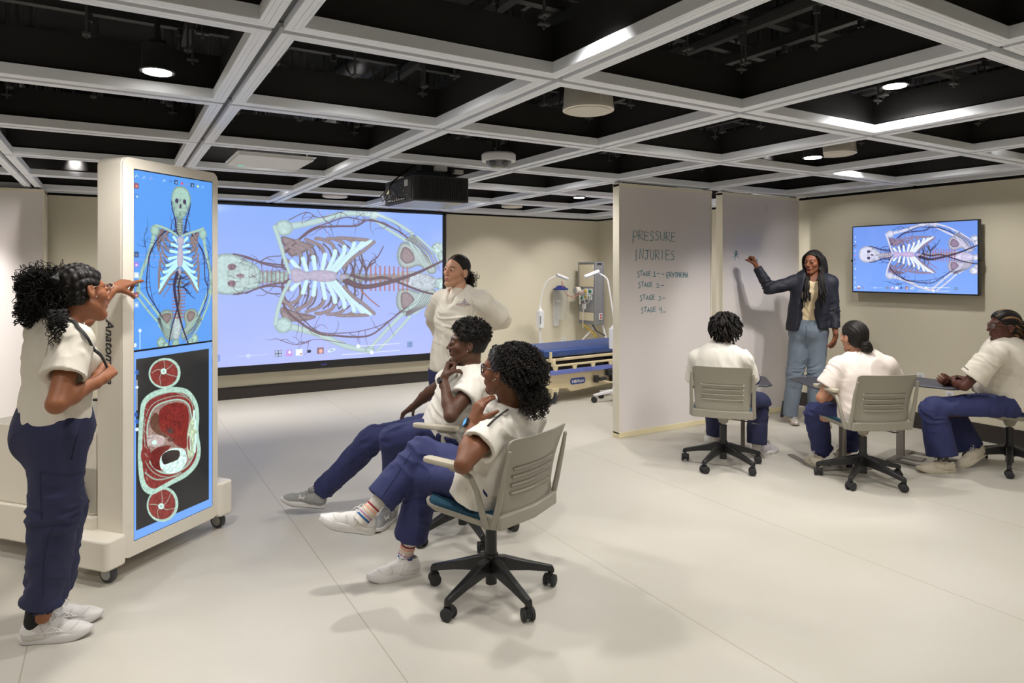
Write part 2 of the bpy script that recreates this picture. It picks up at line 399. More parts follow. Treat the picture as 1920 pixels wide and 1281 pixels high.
def skeleton_image(Wd, Hd, bg_top, bg_bot, bone, cart, rib, vein, stern, icons=True):
    im = Img(Wd, Hd, bg_top); g = (im.yy/Hd)[..., None]
    im.a = np.array(bg_top, np.float32)*(1-g)+np.array(bg_bot, np.float32)*g
    S = Wd/1350.0
    def P(*q):
        out = []
        for x, y in q:
            s = (x-130)/1350; top = 265-70*s; bot = 985+20*s; out.append((s*Wd, (y-top)/(bot-top)*Hd))
        return out
    rs = np.random.RandomState(3); vw = lambda w: w*S
    def vessel(pts, w0, w1=None, col=vein, br=0, ln=60):
        p = curve2(P(*pts)); im.stroke(p, vw(w0), vw(w1 or w0*.6), col, dark=.6)
        for _ in range(br):
            i = rs.randint(0, len(p)); a = rs.uniform(0, 2*PI); q = [p[i]]
            for _ in range(5): a += rs.uniform(-.6, .6); q.append(q[-1]+S*ln/5*np.array([math.cos(a), math.sin(a)]))
            im.smooth(q, vw(4), vw(1.5), col, dark=.7)
    def bn(pts, w0, w1=None, col=bone, dark=.55): im.smooth(P(*pts), vw(w0*.92), vw((w1 or w0)*.92), col, dark=dark)
    # far ribs seen through the cage, then the near ones
    mir = lambda pts: [(x, 2*568-y+(x-700)*.02) for x, y in pts]
    for side in (0, 1):
        f = (lambda p: mir(p)) if side else (lambda p: p)
        for i in range(9):
            x = 640+i*42; bn(f([(x, 555), (x+18, 500), (x+6, 440), (x-30, 405)]), 13, 9, tuple(c*.55 for c in rib), .6)
        for i in range(26):
            x = rs.uniform(620, 960); y = rs.uniform(400, 540); vessel(f([(x, y), (x+rs.uniform(-30, 30), y+rs.uniform(10, 50)), (x+rs.uniform(-20, 40), y+rs.uniform(30, 70))]), 5, 3)
    # scapulae, arms
    for pl in ([(560, 385), (640, 395), (730, 415), (700, 440), (640, 470), (600, 470)], [(565, 720), (640, 745), (740, 770), (690, 790), (600, 790), (560, 760)]):
        im.poly(P(*pl), rib, dark=.6, noise=.15)
    bn([(585, 335), (660, 318), (760, 290), (900, 242), (1060, 232)], 40, 30)
    im.oval(*P((575, 340))[0], 46*S, 42*S, bone, dark=.6, noise=.1); im.oval(*P((1062, 236))[0], 26*S, 24*S, bone, dark=.6)
    bn([(1062, 225), (1180, 262), (1290, 318)], 19, 22); bn([(1045, 250), (1130, 300), (1250, 360)], 17, 22)
    bn([(580, 812), (640, 825), (760, 862), (900, 928), (1030, 962)], 42, 30)
    im.oval(*P((572, 808))[0], 44*S, 42*S, bone, dark=.6, noise=.1); im.oval(*P((1035, 958))[0], 28*S, 22*S, bone, dark=.6)
    bn([(1040, 945), (1140, 850), (1235, 765)], 19, 24); bn([(1080, 965), (1190, 870), (1275, 785)], 18, 20)
    # pelvis
    mixp = tuple(.62*a+.38*b_ for a, b_ in zip(bone, rib))
    im.poly(P((1205, 400), (1235, 370), (1300, 385), (1380, 440), (1440, 520), (1400, 545), (1330, 500), (1260, 520), (1210, 500), (1195, 450)), mixp, dark=.5, noise=.08); im.poly(P((1225, 410), (1250, 395), (1290, 425), (1300, 470), (1250, 490), (1215, 460)), rib, dark=.6, noise=.08)
    im.poly(P((1205, 640), (1260, 630), (1340, 650), (1400, 630), (1440, 650), (1390, 720), (1300, 760), (1225, 765), (1190, 710)), mixp, dark=.5, noise=.08); im.poly(P((1220, 660), (1260, 650), (1300, 690), (1270, 735), (1225, 735)), rib, dark=.6, noise=.08)
    im.poly(P((1200, 545), (1300, 530), (1420, 560), (1450, 600), (1400, 640), (1290, 630), (1210, 600)), tuple(.5*a+.5*b for a, b in zip(stern, bone)), dark=.6, noise=.22)
    for x, y, r in ((1450, 395, 42), (1475, 440, 34), (1445, 745, 46), (1480, 700, 34), (1465, 600, 40)): im.oval(*P((x, y))[0], r*S, r*S*.9, bone, dark=.5, noise=.25)
    # hands
    for k in range(5):
        a = (1270+k*12, 365-k*8); b = (1330+k*26, 450-k*12+k*k); c = (1385+k*18, 545-k*12)
        bn([a, b], 15, 12); bn([b, ((b[0]+c[0])/2+4, (b[1]+c[1])/2)], 12, 9); bn([((b[0]+c[0])/2+6, (b[1]+c[1])/2+6), c], 10, 6)
        a = (1262+k*10, 740-k*10+k*18); b = (1320+k*20, 690-k*6+k*10); c = (1360+k*18, 610+k*14)
        bn([a, b], 15, 12); bn([b, ((b[0]+c[0])/2+4, (b[1]+c[1])/2)], 12, 9); bn([((b[0]+c[0])/2+5, (b[1]+c[1])/2-6), c], 10, 6)
    for x, y in ((1262, 352), (1285, 338), (1300, 360), (1255, 748), (1272, 768), (1250, 770)): im.oval(*P((x, y))[0], 17*S, 15*S, bone, dark=.55)
    # spine, neck
    for k in range(15):
        x = 880+k*27; im.oval(*P((x, 575+(-1)**k*2-(x-880)*.02))[0], 15*S, 26*S, tuple(.55*a+.45*b for a, b in zip(bone, rib)), dark=.5, noise=.2)
        if 5 < k: im.smooth(P((x, 510), (x, 640)), vw(9), vw(9), tuple(np.array(rib)*np.array([1.35, .75, .75])), dark=.7)
    for k in range(8):
        x = 440+k*21; im.oval(*P((x, 578))[0], 12*S, 34*S, bone, dark=.5, noise=.25); im.smooth(P((x+9, 545), (x+9, 612)), vw(5), vw(5), tuple(np.array(rib)*np.array([1.1, .55, .55])), dark=.8)
    # skull
    im.poly(P((200, 570), (215, 515), (270, 480), (330, 478), (400, 505), (450, 535), (458, 580), (450, 625), (400, 640), (330, 660), (260, 655), (212, 620)), bone, dark=.5, noise=.10, soft=1.5); im.poly(P((330, 515), (420, 530), (440, 580), (415, 615), (330, 630), (300, 575)), tuple(.75*a+.25*b_ for a, b_ in zip(bone, rib)), dark=.7, noise=.25, alpha=.6)
    for x, y, rx, ry in ((322, 535, 20, 17), (322, 610, 20, 17), (362, 573, 20, 9)): im.oval(*P((x, y))[0], rx*S, ry*S, tuple(np.array(vein)*1.4), noise=.3)
    for k in range(9): im.stroke(P((396, 540+k*8), (412, 540+k*8)), vw(5), vw(4), tuple(min(1, c*1.15) for c in bone), dark=.6)
    im.stroke(P((404, 535), (404, 612)), vw(3), vw(3), vein, alpha=.6)
    for k in range(14):
        x = rs.uniform(300, 440); y = rs.uniform(500, 640); vessel([(x, y), (x+12, y+rs.uniform(-8, 8)), (x+28, y+rs.uniform(-10, 10))], 4, 2)
    # great vessels
    big = tuple(np.array(vein)*.9)
    vessel([(900, 590), (980, 618), (1060, 615), (1200, 580), (1330, 535), (1480, 465)], 34, 12, big)
    vessel([(930, 560), (1020, 580), (1120, 570), (1220, 600), (1330, 640), (1440, 665), (1480, 668)], 18, 9, big)
    for q in ([(950, 600), (945, 540), (925, 490), (915, 470)], [(1012, 600), (1015, 540), (985, 490), (975, 460)], [(1015, 545), (1040, 490), (1080, 460), (1115, 400)], [(1012, 530), (1000, 480)], [(1020, 520), (1060, 490), (1070, 480)]): vessel(q, 11, 5, big, 3, 45)
    for s0, s1 in (((380, 490), (590, 520)), ((390, 655), (595, 630))):
        up = -1 if s0[1] < 568 else 1
        vessel([s0, (450, 568+up*62), (520, 568+up*52), s1], 7, 9, vein, 5); vessel([(455, 568+up*60), (500, 568+up*85), (560, 568+up*92)], 6, 4, vein, 2)
        vessel([(600, 568+up*20), (565, 568+up*48), (580, 568+up*110), (600, 568+up*130)], 12, 8, vein, 4)
        vessel([(330, 568+up*92), (400, 568+up*80), (480, 568+up*50), (590, 568+up*34)], 7, 9, vein, 3)
    vessel([(590, 450), (640, 400), (740, 330), (850, 312), (960, 300), (1040, 262), (1180, 300), (1260, 345)], 13, 8, vein, 14, 90)
    vessel([(600, 440), (700, 345), (800, 300), (900, 262), (1000, 268), (1120, 275), (1240, 330)], 7, 5, vein, 8, 90)
    vessel([(570, 700), (610, 760), (740, 850), (850, 872), (980, 885), (1060, 870), (1160, 800), (1250, 735)], 13, 8, vein, 14, 90)
    vessel([(600, 700), (680, 790), (760, 850), (900, 860), (1010, 850), (1120, 820), (1230, 750)], 6, 4, vein, 8, 90)
    vessel([(560, 880), (640, 905), (740, 885), (900, 915)], 4, 3, vein, 6, 80); vessel([(600, 300), (690, 255), (760, 275), (880, 235)], 5, 3, vein, 6, 80)
    for k in range(7): vessel([(1250+k*8, 350-k*4), (1330+k*15, 400+k*6), (1380+k*14, 480+k*8)], 3.5, 2.5); vessel([(1250, 760+k*4), (1320+k*12, 720), (1370+k*12, 640+k*5)], 3.5, 2.5)
    # ribs: brown bone, white cartilage
    R = [([(600, 425), (570, 450), (580, 490), (615, 505)], [(615, 500), (650, 535)]),
         ([(620, 408), (600, 425), (640, 445), (672, 490)], [(672, 485), (690, 540)]),
         ([(650, 398), (640, 402), (700, 430), (728, 480)], [(727, 475), (735, 540)]),
         ([(690, 390), (700, 393), (765, 418), (788, 465)], [(788, 460), (772, 540)]),
         ([(740, 382), (770, 383), (825, 405), (842, 445)], [(842, 440), (835, 470), (800, 540)]),
         ([(800, 378), (840, 378), (885, 395), (893, 420)], [(893, 415), (885, 455), (815, 543)]),
         ([(850, 373), (900, 370), (940, 385), (945, 400)], [(947, 395), (925, 445), (828, 546)]),
         ([(900, 370), (960, 370), (1000, 378)], [(1000, 380), (960, 425), (835, 550)]),
         ([(950, 370), (1020, 372), (1040, 380)], [(1040, 380), (1000, 400), (930, 450)]),
         ([(1060, 380), (1000, 430), (940, 470), (890, 520)], None)]
    for side in (0, 1):
        f = (lambda p: mir(p)) if side else (lambda p: p)
        for bo, ca in R:
            bn(f(bo), 21, 20, rib, .5)
            if ca: bn(f(ca), 27, 24, cart, .75)
    bn([(985, 640), (1040, 690), (1090, 728)], 10, 7, tuple(np.array(rib)*np.array([1.2, .8, .8])))
    # breastbone and collar bones
    im.poly(P((610, 545), (640, 530), (690, 548), (730, 540), (790, 538), (845, 548), (852, 568), (840, 590), (780, 598), (720, 590), (680, 590), (640, 605), (612, 590)), stern, dark=.8, noise=.1)
    im.oval(*P((885, 570))[0], 26*S, 14*S, stern, dark=.75)
    bn([(602, 555), (575, 480), (550, 400), (528, 340)], 20, 24); bn([(604, 598), (570, 660), (545, 730), (532, 800)], 20, 24)
    im.stroke(P((765, 225), (765, 990)), 1, 1, (.9, .45, .6), alpha=.25, dark=1); im.stroke(P((800, 225), (800, 990)), 1, 1, (.9, .45, .6), alpha=.25, dark=1)
    if icons:
        wh = (.85, .92, 1); q = lambda x, y: P((x, y))[0]
        for (x0, x1, y, kx) in ((350, 490, 942, 400), (960, 1210, 934, 970), (880, 1210, 972, 1047)):
            im.stroke([q(x0, y), q(x1, y)], 1.6, 1.6, wh, dark=1, alpha=.8 if x0 > 400 else .3); im.oval(*q(kx, y), 9*S+1, 9*S+1, wh, alpha=.95 if x0 > 400 else .3)
        for x, c in ((548, (.05, .06, .12)), (603, (.5, .35, .8)), (655, (.9, .92, .95)), (705, (.05, .05, .1)), (765, (.25, .12, .1)), (823, (.4, .5, .7)), (1275, (.12, .2, .4)), (205, (.9, .85, .85)), (253, (.2, .3, .7))):
            cx, cy = q(x, 945); r = 17*S if x != 705 else 8*S; im.rect(cx-r, cy-r*1.0, cx+r, cy+r*1.0, c, .9)
            if x in (548, 1275):
                for i in range(3 if x == 1275 else 2):
                    for j in range(3 if x == 1275 else 2):
                        s_ = (r*2)/(3 if x == 1275 else 2); im.rect(cx-r+i*s_+1, cy-r+j*s_+1, cx-r+(i+1)*s_-1, cy-r+(j+1)*s_-1, (.55, .65, .85) if x == 548 else (.35, .5, .8), .8)
            elif x == 765: im.oval(cx, cy, r*.6, r*.7, (.8, .45, .4))
            elif x == 603: im.oval(cx, cy-r*.3, r*.35, r*.5, (1, .95, .95)); im.rect(cx-r, cy+r*.1, cx+r, cy+r, (.6, .3, .75), .8)
            elif x == 655: im.oval(cx+r*.4, cy+r*.4, r*.4, r*.3, (.6, .35, .3))
            elif x == 705: im.oval(cx, cy-r*.5, r*1.2, r, (.03, .03, .05))
            elif x == 823: im.oval(cx, cy, r*1.3, r*.5, (.75, .85, 1), ang=-.3); im.oval(cx, cy, r*.7, r*.3, (.35, .45, .7), ang=-.3)
            elif x == 205: im.rect(cx-r, cy, cx+r, cy+r, (.35, .08, .08), .9)
        for y, c, k in ((375, wh, 0), (425, wh, 1), (478, (.04, .05, .08), 2), (530, wh, 0), (580, (.8, .2, .25), 1), (632, (.08, .1, .25), 2), (675, (.1, .12, .2), 0), (730, wh, 1), (830, wh, 0), (885, wh, 0), (942, wh, 1)):
            cx, cy = q(158, y); r = 14*S
            if k == 2: im.rect(cx-r, cy-r, cx+r, cy+r, c, .9); im.oval(cx, cy, r*.4, r*.4, (.7, .75, .9))
            elif k: im.oval(cx, cy, r*.6, r*.7, c, alpha=.8)
            else: im.stroke([(cx-r*.7, cy-r*.6), (cx+r*.6, cy), (cx-r*.6, cy+r*.6)], 1.6, 1.6, c, dark=1, alpha=.7)
    return im
def slice_image(Wd, Hd):
    blue = (.16, .36, .85); im = Img(Wd, Hd, blue)
    def P(*q):
        out = []
        for x, y in q:
            u = (x-42)/456.; t = 70-50*u; b = 1145-180*u; out.append((u*Wd, (y-t)/(b-t)*Hd))
        return out
    im.rect(.025*Wd, .04*Hd, .955*Wd, .952*Hd, (.022, .022, .022))
    fat = (.42, .62, .52); red = (.22, .035, .03); dred = (.15, .018, .014); wht = (.62, .85, .78)
    def ov(cx, cy, rx, ry, c, **k):
        t = np.linspace(0, 2*PI, 33)[:-1]; im.poly(P(*[(cx+rx*math.cos(a), cy+ry*math.sin(a)) for a in t]), c, smooth=False, **k)
    for cx, cy, rx, ry, bx, by in ((208, 196, 90, 88, 200, 185), (196, 948, 88, 100, 186, 958)):
        ov(cx, cy, rx, ry, fat, noise=.2); ov(cx-4, cy, rx*.86, ry*.86, red, noise=.25)
        for a in (.3, 1.9, 3.2, 4.6, 5.4): im.smooth(P((bx, by), (bx+35*math.cos(a+.3), by+35*math.sin(a+.3)), (cx+rx*.82*math.cos(a), cy+ry*.82*math.sin(a))), 2, 1.2, fat, dark=.8, alpha=.7)
        ov(bx, by, 16, 17, wht); ov(bx, by, 7, 8, (.35, .5, .45))
    out = [(72, 420), (85, 350), (130, 305), (200, 283), (280, 278), (350, 300), (400, 370), (412, 450), (408, 540), (422, 640), (405, 720), (340, 790), (250, 835), (180, 870), (130, 888), (85, 850), (66, 760), (62, 600)]
    im.poly(P(*out), fat, noise=.18); c = np.array([240, 560.])
    ins = lambda k, kx=1.0: [tuple(c+(np.array(p)-c)*np.array([k*kx, k])) for p in out]
    im.poly(P(*ins(.9, .97)), red, noise=.3)
    ring = [(120, 450), (150, 390), (210, 360), (290, 350), (345, 380), (365, 450), (390, 560), (385, 650), (340, 730), (260, 770), (180, 760), (125, 700), (115, 600), (110, 520)]
    im.poly(P(*ring), (.3, .2, .17), noise=.3)
    im.smooth(P(*ring), 3.5, 3.5, fat, closed=True, dark=.7)
    ring2 = [(c[0]+(x-c[0])*1.13, c[1]+(y-c[1])*1.1) for x, y in ring]; im.smooth(P(*ring2), 1.8, 1.8, fat, closed=True, dark=.7, alpha=.7)
    im.poly(P((170, 440), (200, 385), (280, 365), (335, 390), (348, 460), (335, 560), (330, 630), (270, 610), (230, 560), (180, 520)), (.2, .022, .016), noise=.25)
    im.poly(P((125, 470), (150, 420), (172, 440), (180, 520), (225, 560), (190, 560), (140, 520)), (.12, .05, .03), noise=.2)
    for _ in range(14):
        x, y = RNG.uniform(200, 320), RNG.uniform(395, 590); im.smooth(P((x, y), (x+RNG.uniform(-8, 8), y+RNG.uniform(6, 18))), 3, 2, (.06, .012, .01), dark=1)
    ov(237, 528, 17, 15, (.08, .04, .035)); ov(235, 578, 14, 13, (.12, .05, .04))
    im.poly(P((110, 560), (150, 545), (200, 560), (205, 595), (160, 615), (115, 600)), (.5, .42, .4), noise=.3); ov(150, 590, 15, 13, wht); ov(180, 580, 20, 20, (.55, .4, .4), noise=.2)
    im.poly(P((130, 650), (170, 620), (240, 615), (180, 690), (190, 750), (150, 740), (128, 700)), dred, noise=.25)
    im.poly(P((205, 650), (260, 628), (320, 640), (335, 700), (300, 755), (230, 772), (185, 740), (180, 690)), wht, noise=.35)
    im.poly(P((190, 668), (235, 640), (290, 645), (285, 690), (240, 710), (200, 718)), (.03, .02, .018))
    im.poly(P((345, 520), (375, 450), (395, 520), (385, 640), (350, 690), (338, 620)), (.5, .62, .42), noise=.3)
    for x, y in ((380, 440), (388, 495), (390, 575), (384, 630)): im.smooth(P((x, y-20), (x, y+20)), 8, 8, wht, dark=.8)
    ov(352, 600, 12, 45, (.25, .06, .05)); im.smooth(P((355, 560), (358, 640)), 3, 3, wht, dark=.8)
    ov(103, 660, 26, 55, red, noise=.3); im.smooth(P((100, 760), (150, 800), (220, 800), (300, 770)), 4, 3, fat, dark=.7, alpha=.6); im.smooth(P((110, 350), (170, 320), (260, 305), (340, 335)), 4, 3, fat, dark=.7, alpha=.5)
    for a in range(10): im.smooth(P((80+a*3, 380+a*45), (95+RNG.uniform(0, 20), 400+a*45)), 1.5, 1.5, fat, dark=1, alpha=.5)
    im.stroke(P((57, 230), (57, 400)), 1.5, 1.5, (.8, .9, 1), dark=1)
    for x, y, r in ((57, 270, 8), (57, 510, 10)): ov(x, y, r, r, (.7, .82, 1))
    for x, y in ((57, 185), (52, 425), (58, 465)): ov(x, y, 9, 14, (.05, .12, .4))
    return im
def screen_mesh(name, im, O, U, V, parent, strength, flip=None):
    """one flat display: every vertex of a fine grid carries the colour shown there; O top-left, U along, V down"""
    a = im.a if flip is None else flip(im.a)
    h, w = a.shape[:2]; uu = (np.arange(w)/(w-1)); vv = (np.arange(h)/(h-1))
    off = woff(parent)
    Pn = (np.array(O)[None, None]+uu[None, :, None]*np.array(U)+vv[:, None, None]*np.array(V)).reshape(-1, 3)-off
    I = np.arange(h*w).reshape(h, w); Fq = np.stack([I[:-1, :-1], I[1:, :-1], I[1:, 1:], I[:-1, 1:]], -1).reshape(-1, 4)
    return mesh_obj(name, Pn, Fq, mat_emit_attr(name+'_glow', strength), parent, smooth=False, cols=np.clip(a.reshape(-1, 3), 0, 1))
# ------------------------------------------------------------------ materials of the place
M_wall = mat('wall_paint', srgb(214, 207, 186), .75, bump=.03, bscale=300)
M_base = mat('dark_cove_base', srgb(46, 40, 38), .45)
M_black = mat('plenum_black', (.006, .006, .006), .9)
M_plen = mat('plenum_black_fabric', (.016, .015, .014), .8)
M_strut = mat('dark_strut', (.075, .074, .074), .6)
M_rod = mat('dark_rod', (.02, .02, .02), .5)
M_grid = mat('grid_white', srgb(240, 244, 252), .55)
M_slot = mat('grid_slot', srgb(100, 99, 98), .6)
M_white = mat('device_white', srgb(226, 220, 208), .35)
M_whitec = mat('device_white_cool', srgb(225, 225, 228), .35)
M_lamp = mat('lamp_glow', (1, 1, 1), .5, emit=(1, .95, .88), estr=14)
M_chrome = mat('chrome', (.7, .7, .7), .2, metal=1)
M_dk = mat('black_plastic', (.012, .012, .013), .4)
M_dk2 = mat('black_matte', (.02, .02, .021), .65)
M_wb = mat('whiteboard_enamel', srgb(228, 221, 219), .25, spec=.5)
M_wbf = mat('whiteboard_frame', srgb(226, 219, 200), .5)
M_seal = mat('whiteboard_bottom_seal', srgb(232, 220, 180), .6)
M_teal = mat('marker_ink', srgb(70, 135, 150), .6)
M_ltgrey = mat('light_grey_metal', srgb(176, 175, 172), .35, metal=.4)

def floor_mat():
    m = bpy.data.materials.new('vinyl_floor'); m.use_nodes = True; nt = m.node_tree; b = nt.nodes['Principled BSDF']; L = nt.links.new
    tc = nt.nodes.new('ShaderNodeTexCoord'); sx = nt.nodes.new('ShaderNodeSeparateXYZ'); L(tc.outputs['Object'], sx.inputs[0])
    def mth(op, a, v=None):
        n = nt.nodes.new('ShaderNodeMath'); n.operation = op
        if hasattr(a, 'links'): L(a, n.inputs[0])
        else: n.inputs[0].default_value = a
        if v is not None: n.inputs[1].default_value = v
        return n.outputs[0]
    # sheets 1.28 m wide, a hairline weld between them
    d = mth('ABSOLUTE', mth('SUBTRACT', mth('FRACT', mth('DIVIDE', mth('ADD', sx.outputs[0], -.97+12.8+.64), 1.28)), .5))
    seam = mth('LESS_THAN', d, .0022)
    n1 = nt.nodes.new('ShaderNodeTexNoise'); n1.inputs['Scale'].default_value = 1.1; n1.inputs['Detail'].default_value = 5; L(tc.outputs['Object'], n1.inputs[0])
    n2 = nt.nodes.new('ShaderNodeTexNoise'); n2.inputs['Scale'].default_value = 220; n2.inputs['Detail'].default_value = 2; L(tc.outputs['Object'], n2.inputs[0])
    r = nt.nodes.new('ShaderNodeValToRGB'); r.color_ramp.elements[0].position = .3; r.color_ramp.elements[1].position = .7
    r.color_ramp.elements[0].color = c4(srgb(194, 189, 177)); r.color_ramp.elements[1].color = c4(srgb(202, 197, 187)); L(n1.outputs[0], r.inputs[0])
    mx = nt.nodes.new('ShaderNodeMix'); mx.data_type = 'RGBA'; mx.blend_type = 'OVERLAY'; mx.inputs[0].default_value = .12; L(r.outputs[0], mx.inputs[6]); L(n2.outputs[0], mx.inputs[7])
    m2 = nt.nodes.new('ShaderNodeMix'); m2.data_type = 'RGBA'; L(seam, m2.inputs[0]); L(mx.outputs[2], m2.inputs[6]); m2.inputs[7].default_value = c4(srgb(170, 163, 148))
    L(m2.outputs[2], b.inputs['Base Color']); rr = nt.nodes.new('ShaderNodeMapRange'); rr.inputs[3].default_value = .33; rr.inputs[4].default_value = .5; L(n1.outputs[0], rr.inputs[0]); L(rr.outputs[0], b.inputs['Roughness'])
    _set(b, 'Specular IOR Level', .4)
    return m
X0, X1, Y0, Y1, ZG, ZC = -4.45, 6.93, -2.6, 8.8, 2.43, 3.6
b = MB(); b.box(((X0+X1)/2, (Y0+Y1)/2, -.05), (X1-X0+.2, Y1-Y0+.2, .1)); struct(b.build('floor', floor_mat(), smooth=False))
b = MB(); b.box(((X0+X1)/2, (Y0+Y1)/2, ZC+.05), (X1-X0+.4, Y1-Y0+.4, .1)); struct(b.build('ceiling', M_black, smooth=False))
def wall(nm, c, s): b = MB(); b.box(c, s); struct(b.build(nm, M_wall, smooth=False))
hw = 2.405
wall('wall_back', ((X0+X1)/2, Y1+.06, hw/2), (X1-X0, .12, hw)); wall('wall_right', (X1+.06, (Y0+Y1)/2, hw/2), (.12, Y1-Y0+.24, hw))
wall('wall_left', (X0-.06, (Y0+Y1)/2, hw/2), (.12, Y1-Y0+.24, hw)); wall('wall_front', ((X0+X1)/2, Y0-.06, hw/2), (X1-X0, .12, hw))
# dark band above the walls, behind the grid
for i, (c, s) in enumerate([(((X0+X1)/2, Y1+.08, (hw+ZC)/2), (X1-X0+.3, .12, ZC-hw)), ((X1+.08, (Y0+Y1)/2, (hw+ZC)/2), (.12, Y1-Y0+.3, ZC-hw)),
                            ((X0-.08, (Y0+Y1)/2, (hw+ZC)/2), (.12, Y1-Y0+.3, ZC-hw)), (((X0+X1)/2, Y0-.08, (hw+ZC)/2), (X1-X0+.3, .12, ZC-hw))]):
    b = MB(); b.box(c, s); struct(b.build('wall_upper_'+('back', 'right', 'left', 'front')[i], M_black, smooth=False))
for nm, c, s in (('back', ((X0+X1)/2, Y1-.006, .075), (X1-X0, .012, .15)), ('right', (X1-.006, (Y0+Y1)/2, .08), (.012, Y1-Y0, .16)),
                 ('left', (X0+.006, (Y0+Y1)/2, .075), (.012, Y1-Y0, .15))):
    b = MB(); b.box(c, s); struct(b.build('baseboard_'+nm, M_base, smooth=False))

# ------------------------------------------------------------------ ceiling grid: one white frame per cell
GX = [0.5+1.2*k for k in range(-4, 6)]; GX = [x for x in GX if X0 < x < X1-.1]; GY = [1.24+1.21*k for k in range(-3, 7)]
xs = [X0+.02]+GX+[X1-.01]; ys = [Y0+.02]+[y for y in GY if Y0 < y < Y1-.15]+[Y1-.01]
def frame_mesh(w, h):
    # profile across a strip, outer to inner: bottom face with two fine grooves, raised inner side
    prof = [(0, .045), (0, 0), (.024, 0), (.0245, .003), (.0265, .003), (.027, 0), (.043, 0), (.0435, .0025), (.0455, .0025), (.046, 0), (.056, 0), (.058, .002), (.058, .05), (.052, .05), (.052, .045)]
    vs = []; n = len(prof)
    for sx, sy in ((-1, -1), (1, -1), (1, 1), (-1, 1)):
        for d, z in prof: vs.append((sx*(w/2-d), sy*(h/2-d), z))
    fs = []
    for c in range(4):
        for i in range(n):
            a, b2 = c*n+i, c*n+(i+1) % n; e, f = ((c+1) % 4)*n+(i+1) % n, ((c+1) % 4)*n+i; fs.append((a, b2, e, f))
    return vs, fs
cache = {}; tn = 1; gap = .034
def trim(o):
    global tn
    o.name = 'trim_%d' % tn; tn += 1; return struct(o)
def vis(x, y, mrg=300):
    v = np.array([x, y, 0]); d = v@FW
    if d < .3: return d > -1.5 and abs(v@RT) < 3
    px = CXP+F_PX*(v@RT)/d; return -mrg-400/d < px < 1920+mrg+400/d
for i in range(len(xs)-1):
    for j in range(len(ys)-1):
        w = round(xs[i+1]-xs[i]-gap, 3); h = round(ys[j+1]-ys[j]-gap, 3); cx, cy = (xs[i]+xs[i+1])/2, (ys[j]+ys[j+1])/2
        if not vis(cx, cy): continue
        if (w, h) not in cache:
            o = mesh_obj('trim', *frame_mesh(w, h), M_grid, angle=30); cache[(w, h)] = o
            bb = MB(); bb.box((w/2-.02, 0, .115), (.008, h-.04, .16)); bb.box((-w/2+.02, 0, .115), (.008, h-.04, .16)); bb.box((0, h/2-.02, .115), (w-.04, .008, .16)); bb.box((0, -h/2+.02, .115), (w-.04, .008, .16))
            o2 = bb.build('trim', M_plen, smooth=False); cache[(w, h, 1)] = o2
        else:
            o = cache[(w, h)].copy(); o2 = cache[(w, h, 1)].copy(); COL.objects.link(o); COL.objects.link(o2)
        o.location = (cx, cy, ZG); trim(o); o2.location = (cx, cy, ZG+.03); trim(o2)
for x in xs[1:-1]:
    b = MB(); b.box((x, (Y0+Y1)/2, ZG+.035), (gap+.01, Y1-Y0-.04, .01)); trim(b.build('trim', M_slot, smooth=False))
for y in ys[1:-1]:
    b = MB(); b.box(((X0+X1)/2, y, ZG+.028), (X1-X0-.04, gap+.006, .01)); trim(b.build('trim', M_slot, smooth=False))
# struts above the grid, each with its hanging rods and nuts
for k, x in enumerate(xs[1:-1]):
    for dx in (-.17, .17):
        b = MB(); b.box((x+dx, 3.2, 2.80), (.045, 11, .045))
        for y in np.arange(-1.9, 8.6, .42): b.cyl((x+dx, y, 2.58), (x+dx, y, ZC), .006, 6); b.cyl((x+dx, y, 2.745), (x+dx, y, 2.777), .017, 6); b.box((x+dx, y, 2.60), (.05, .03, .008))
        trim(b.build('trim', M_strut, smooth=False))
for k, y in enumerate(ys[1:-1]):
    for dy in (-.2, .2):
        b = MB(); b.box((1.2, y+dy, 2.86), (11.1, .045, .05))
        for x in np.arange(-4.1, 6.7, .4): b.cyl((x, y+dy, 2.6), (x, y+dy, ZC), .006, 6); b.cyl((x, y+dy, 2.80), (x, y+dy, 2.834), .017, 6); b.box((x, y+dy, 2.615), (.03, .05, .01))
        trim(b.build('trim', M_strut, smooth=False))
# pipes, cable trays and ducts in the dark
M_duct = mat('dark_duct', (.03, .03, .032), .5)
M_flex = mat('dark_grey_conduit', (.07, .07, .074), .5)
for i, (a, bb, r) in enumerate([((-4.3, 2.0, 3.36), (6.8, 2.0, 3.36), .11), ((-4.3, 4.75, 3.36), (6.8, 4.75, 3.36), .1), ((1.55, -2, 3.08), (1.55, 8.6, 3.08), .11), ((5.2, -2, 3.08), (5.2, 8.6, 3.08), .1), ((-1.2, -2, 3.08), (-1.2, 8.6, 3.08), .11), ((-4.3, 6.9, 3.36), (6.8, 6.9, 3.36), .1)]):
    b = MB(); a = np.array(a); bb = np.array(bb); L = np.linalg.norm(bb-a); n = int(L/.9); b.cyl(a, bb, r, 20)
    for k in range(1, n): p = a+(bb-a)*k/n; t = nrm(bb-a)*.012; b.cyl(p-t, p+t, r+.008, 20)
    tag(b.build('ventilation_duct', M_duct), ['dark round duct crossing the plenum nearest the camera', 'dark round duct crossing the plenum above the projector', 'dark round duct running away above the middle of the room', 'dark round duct running away towards the whiteboards', 'dark round duct running away above the standing anatomy display', 'dark round duct crossing the plenum far back'][i], 'duct')
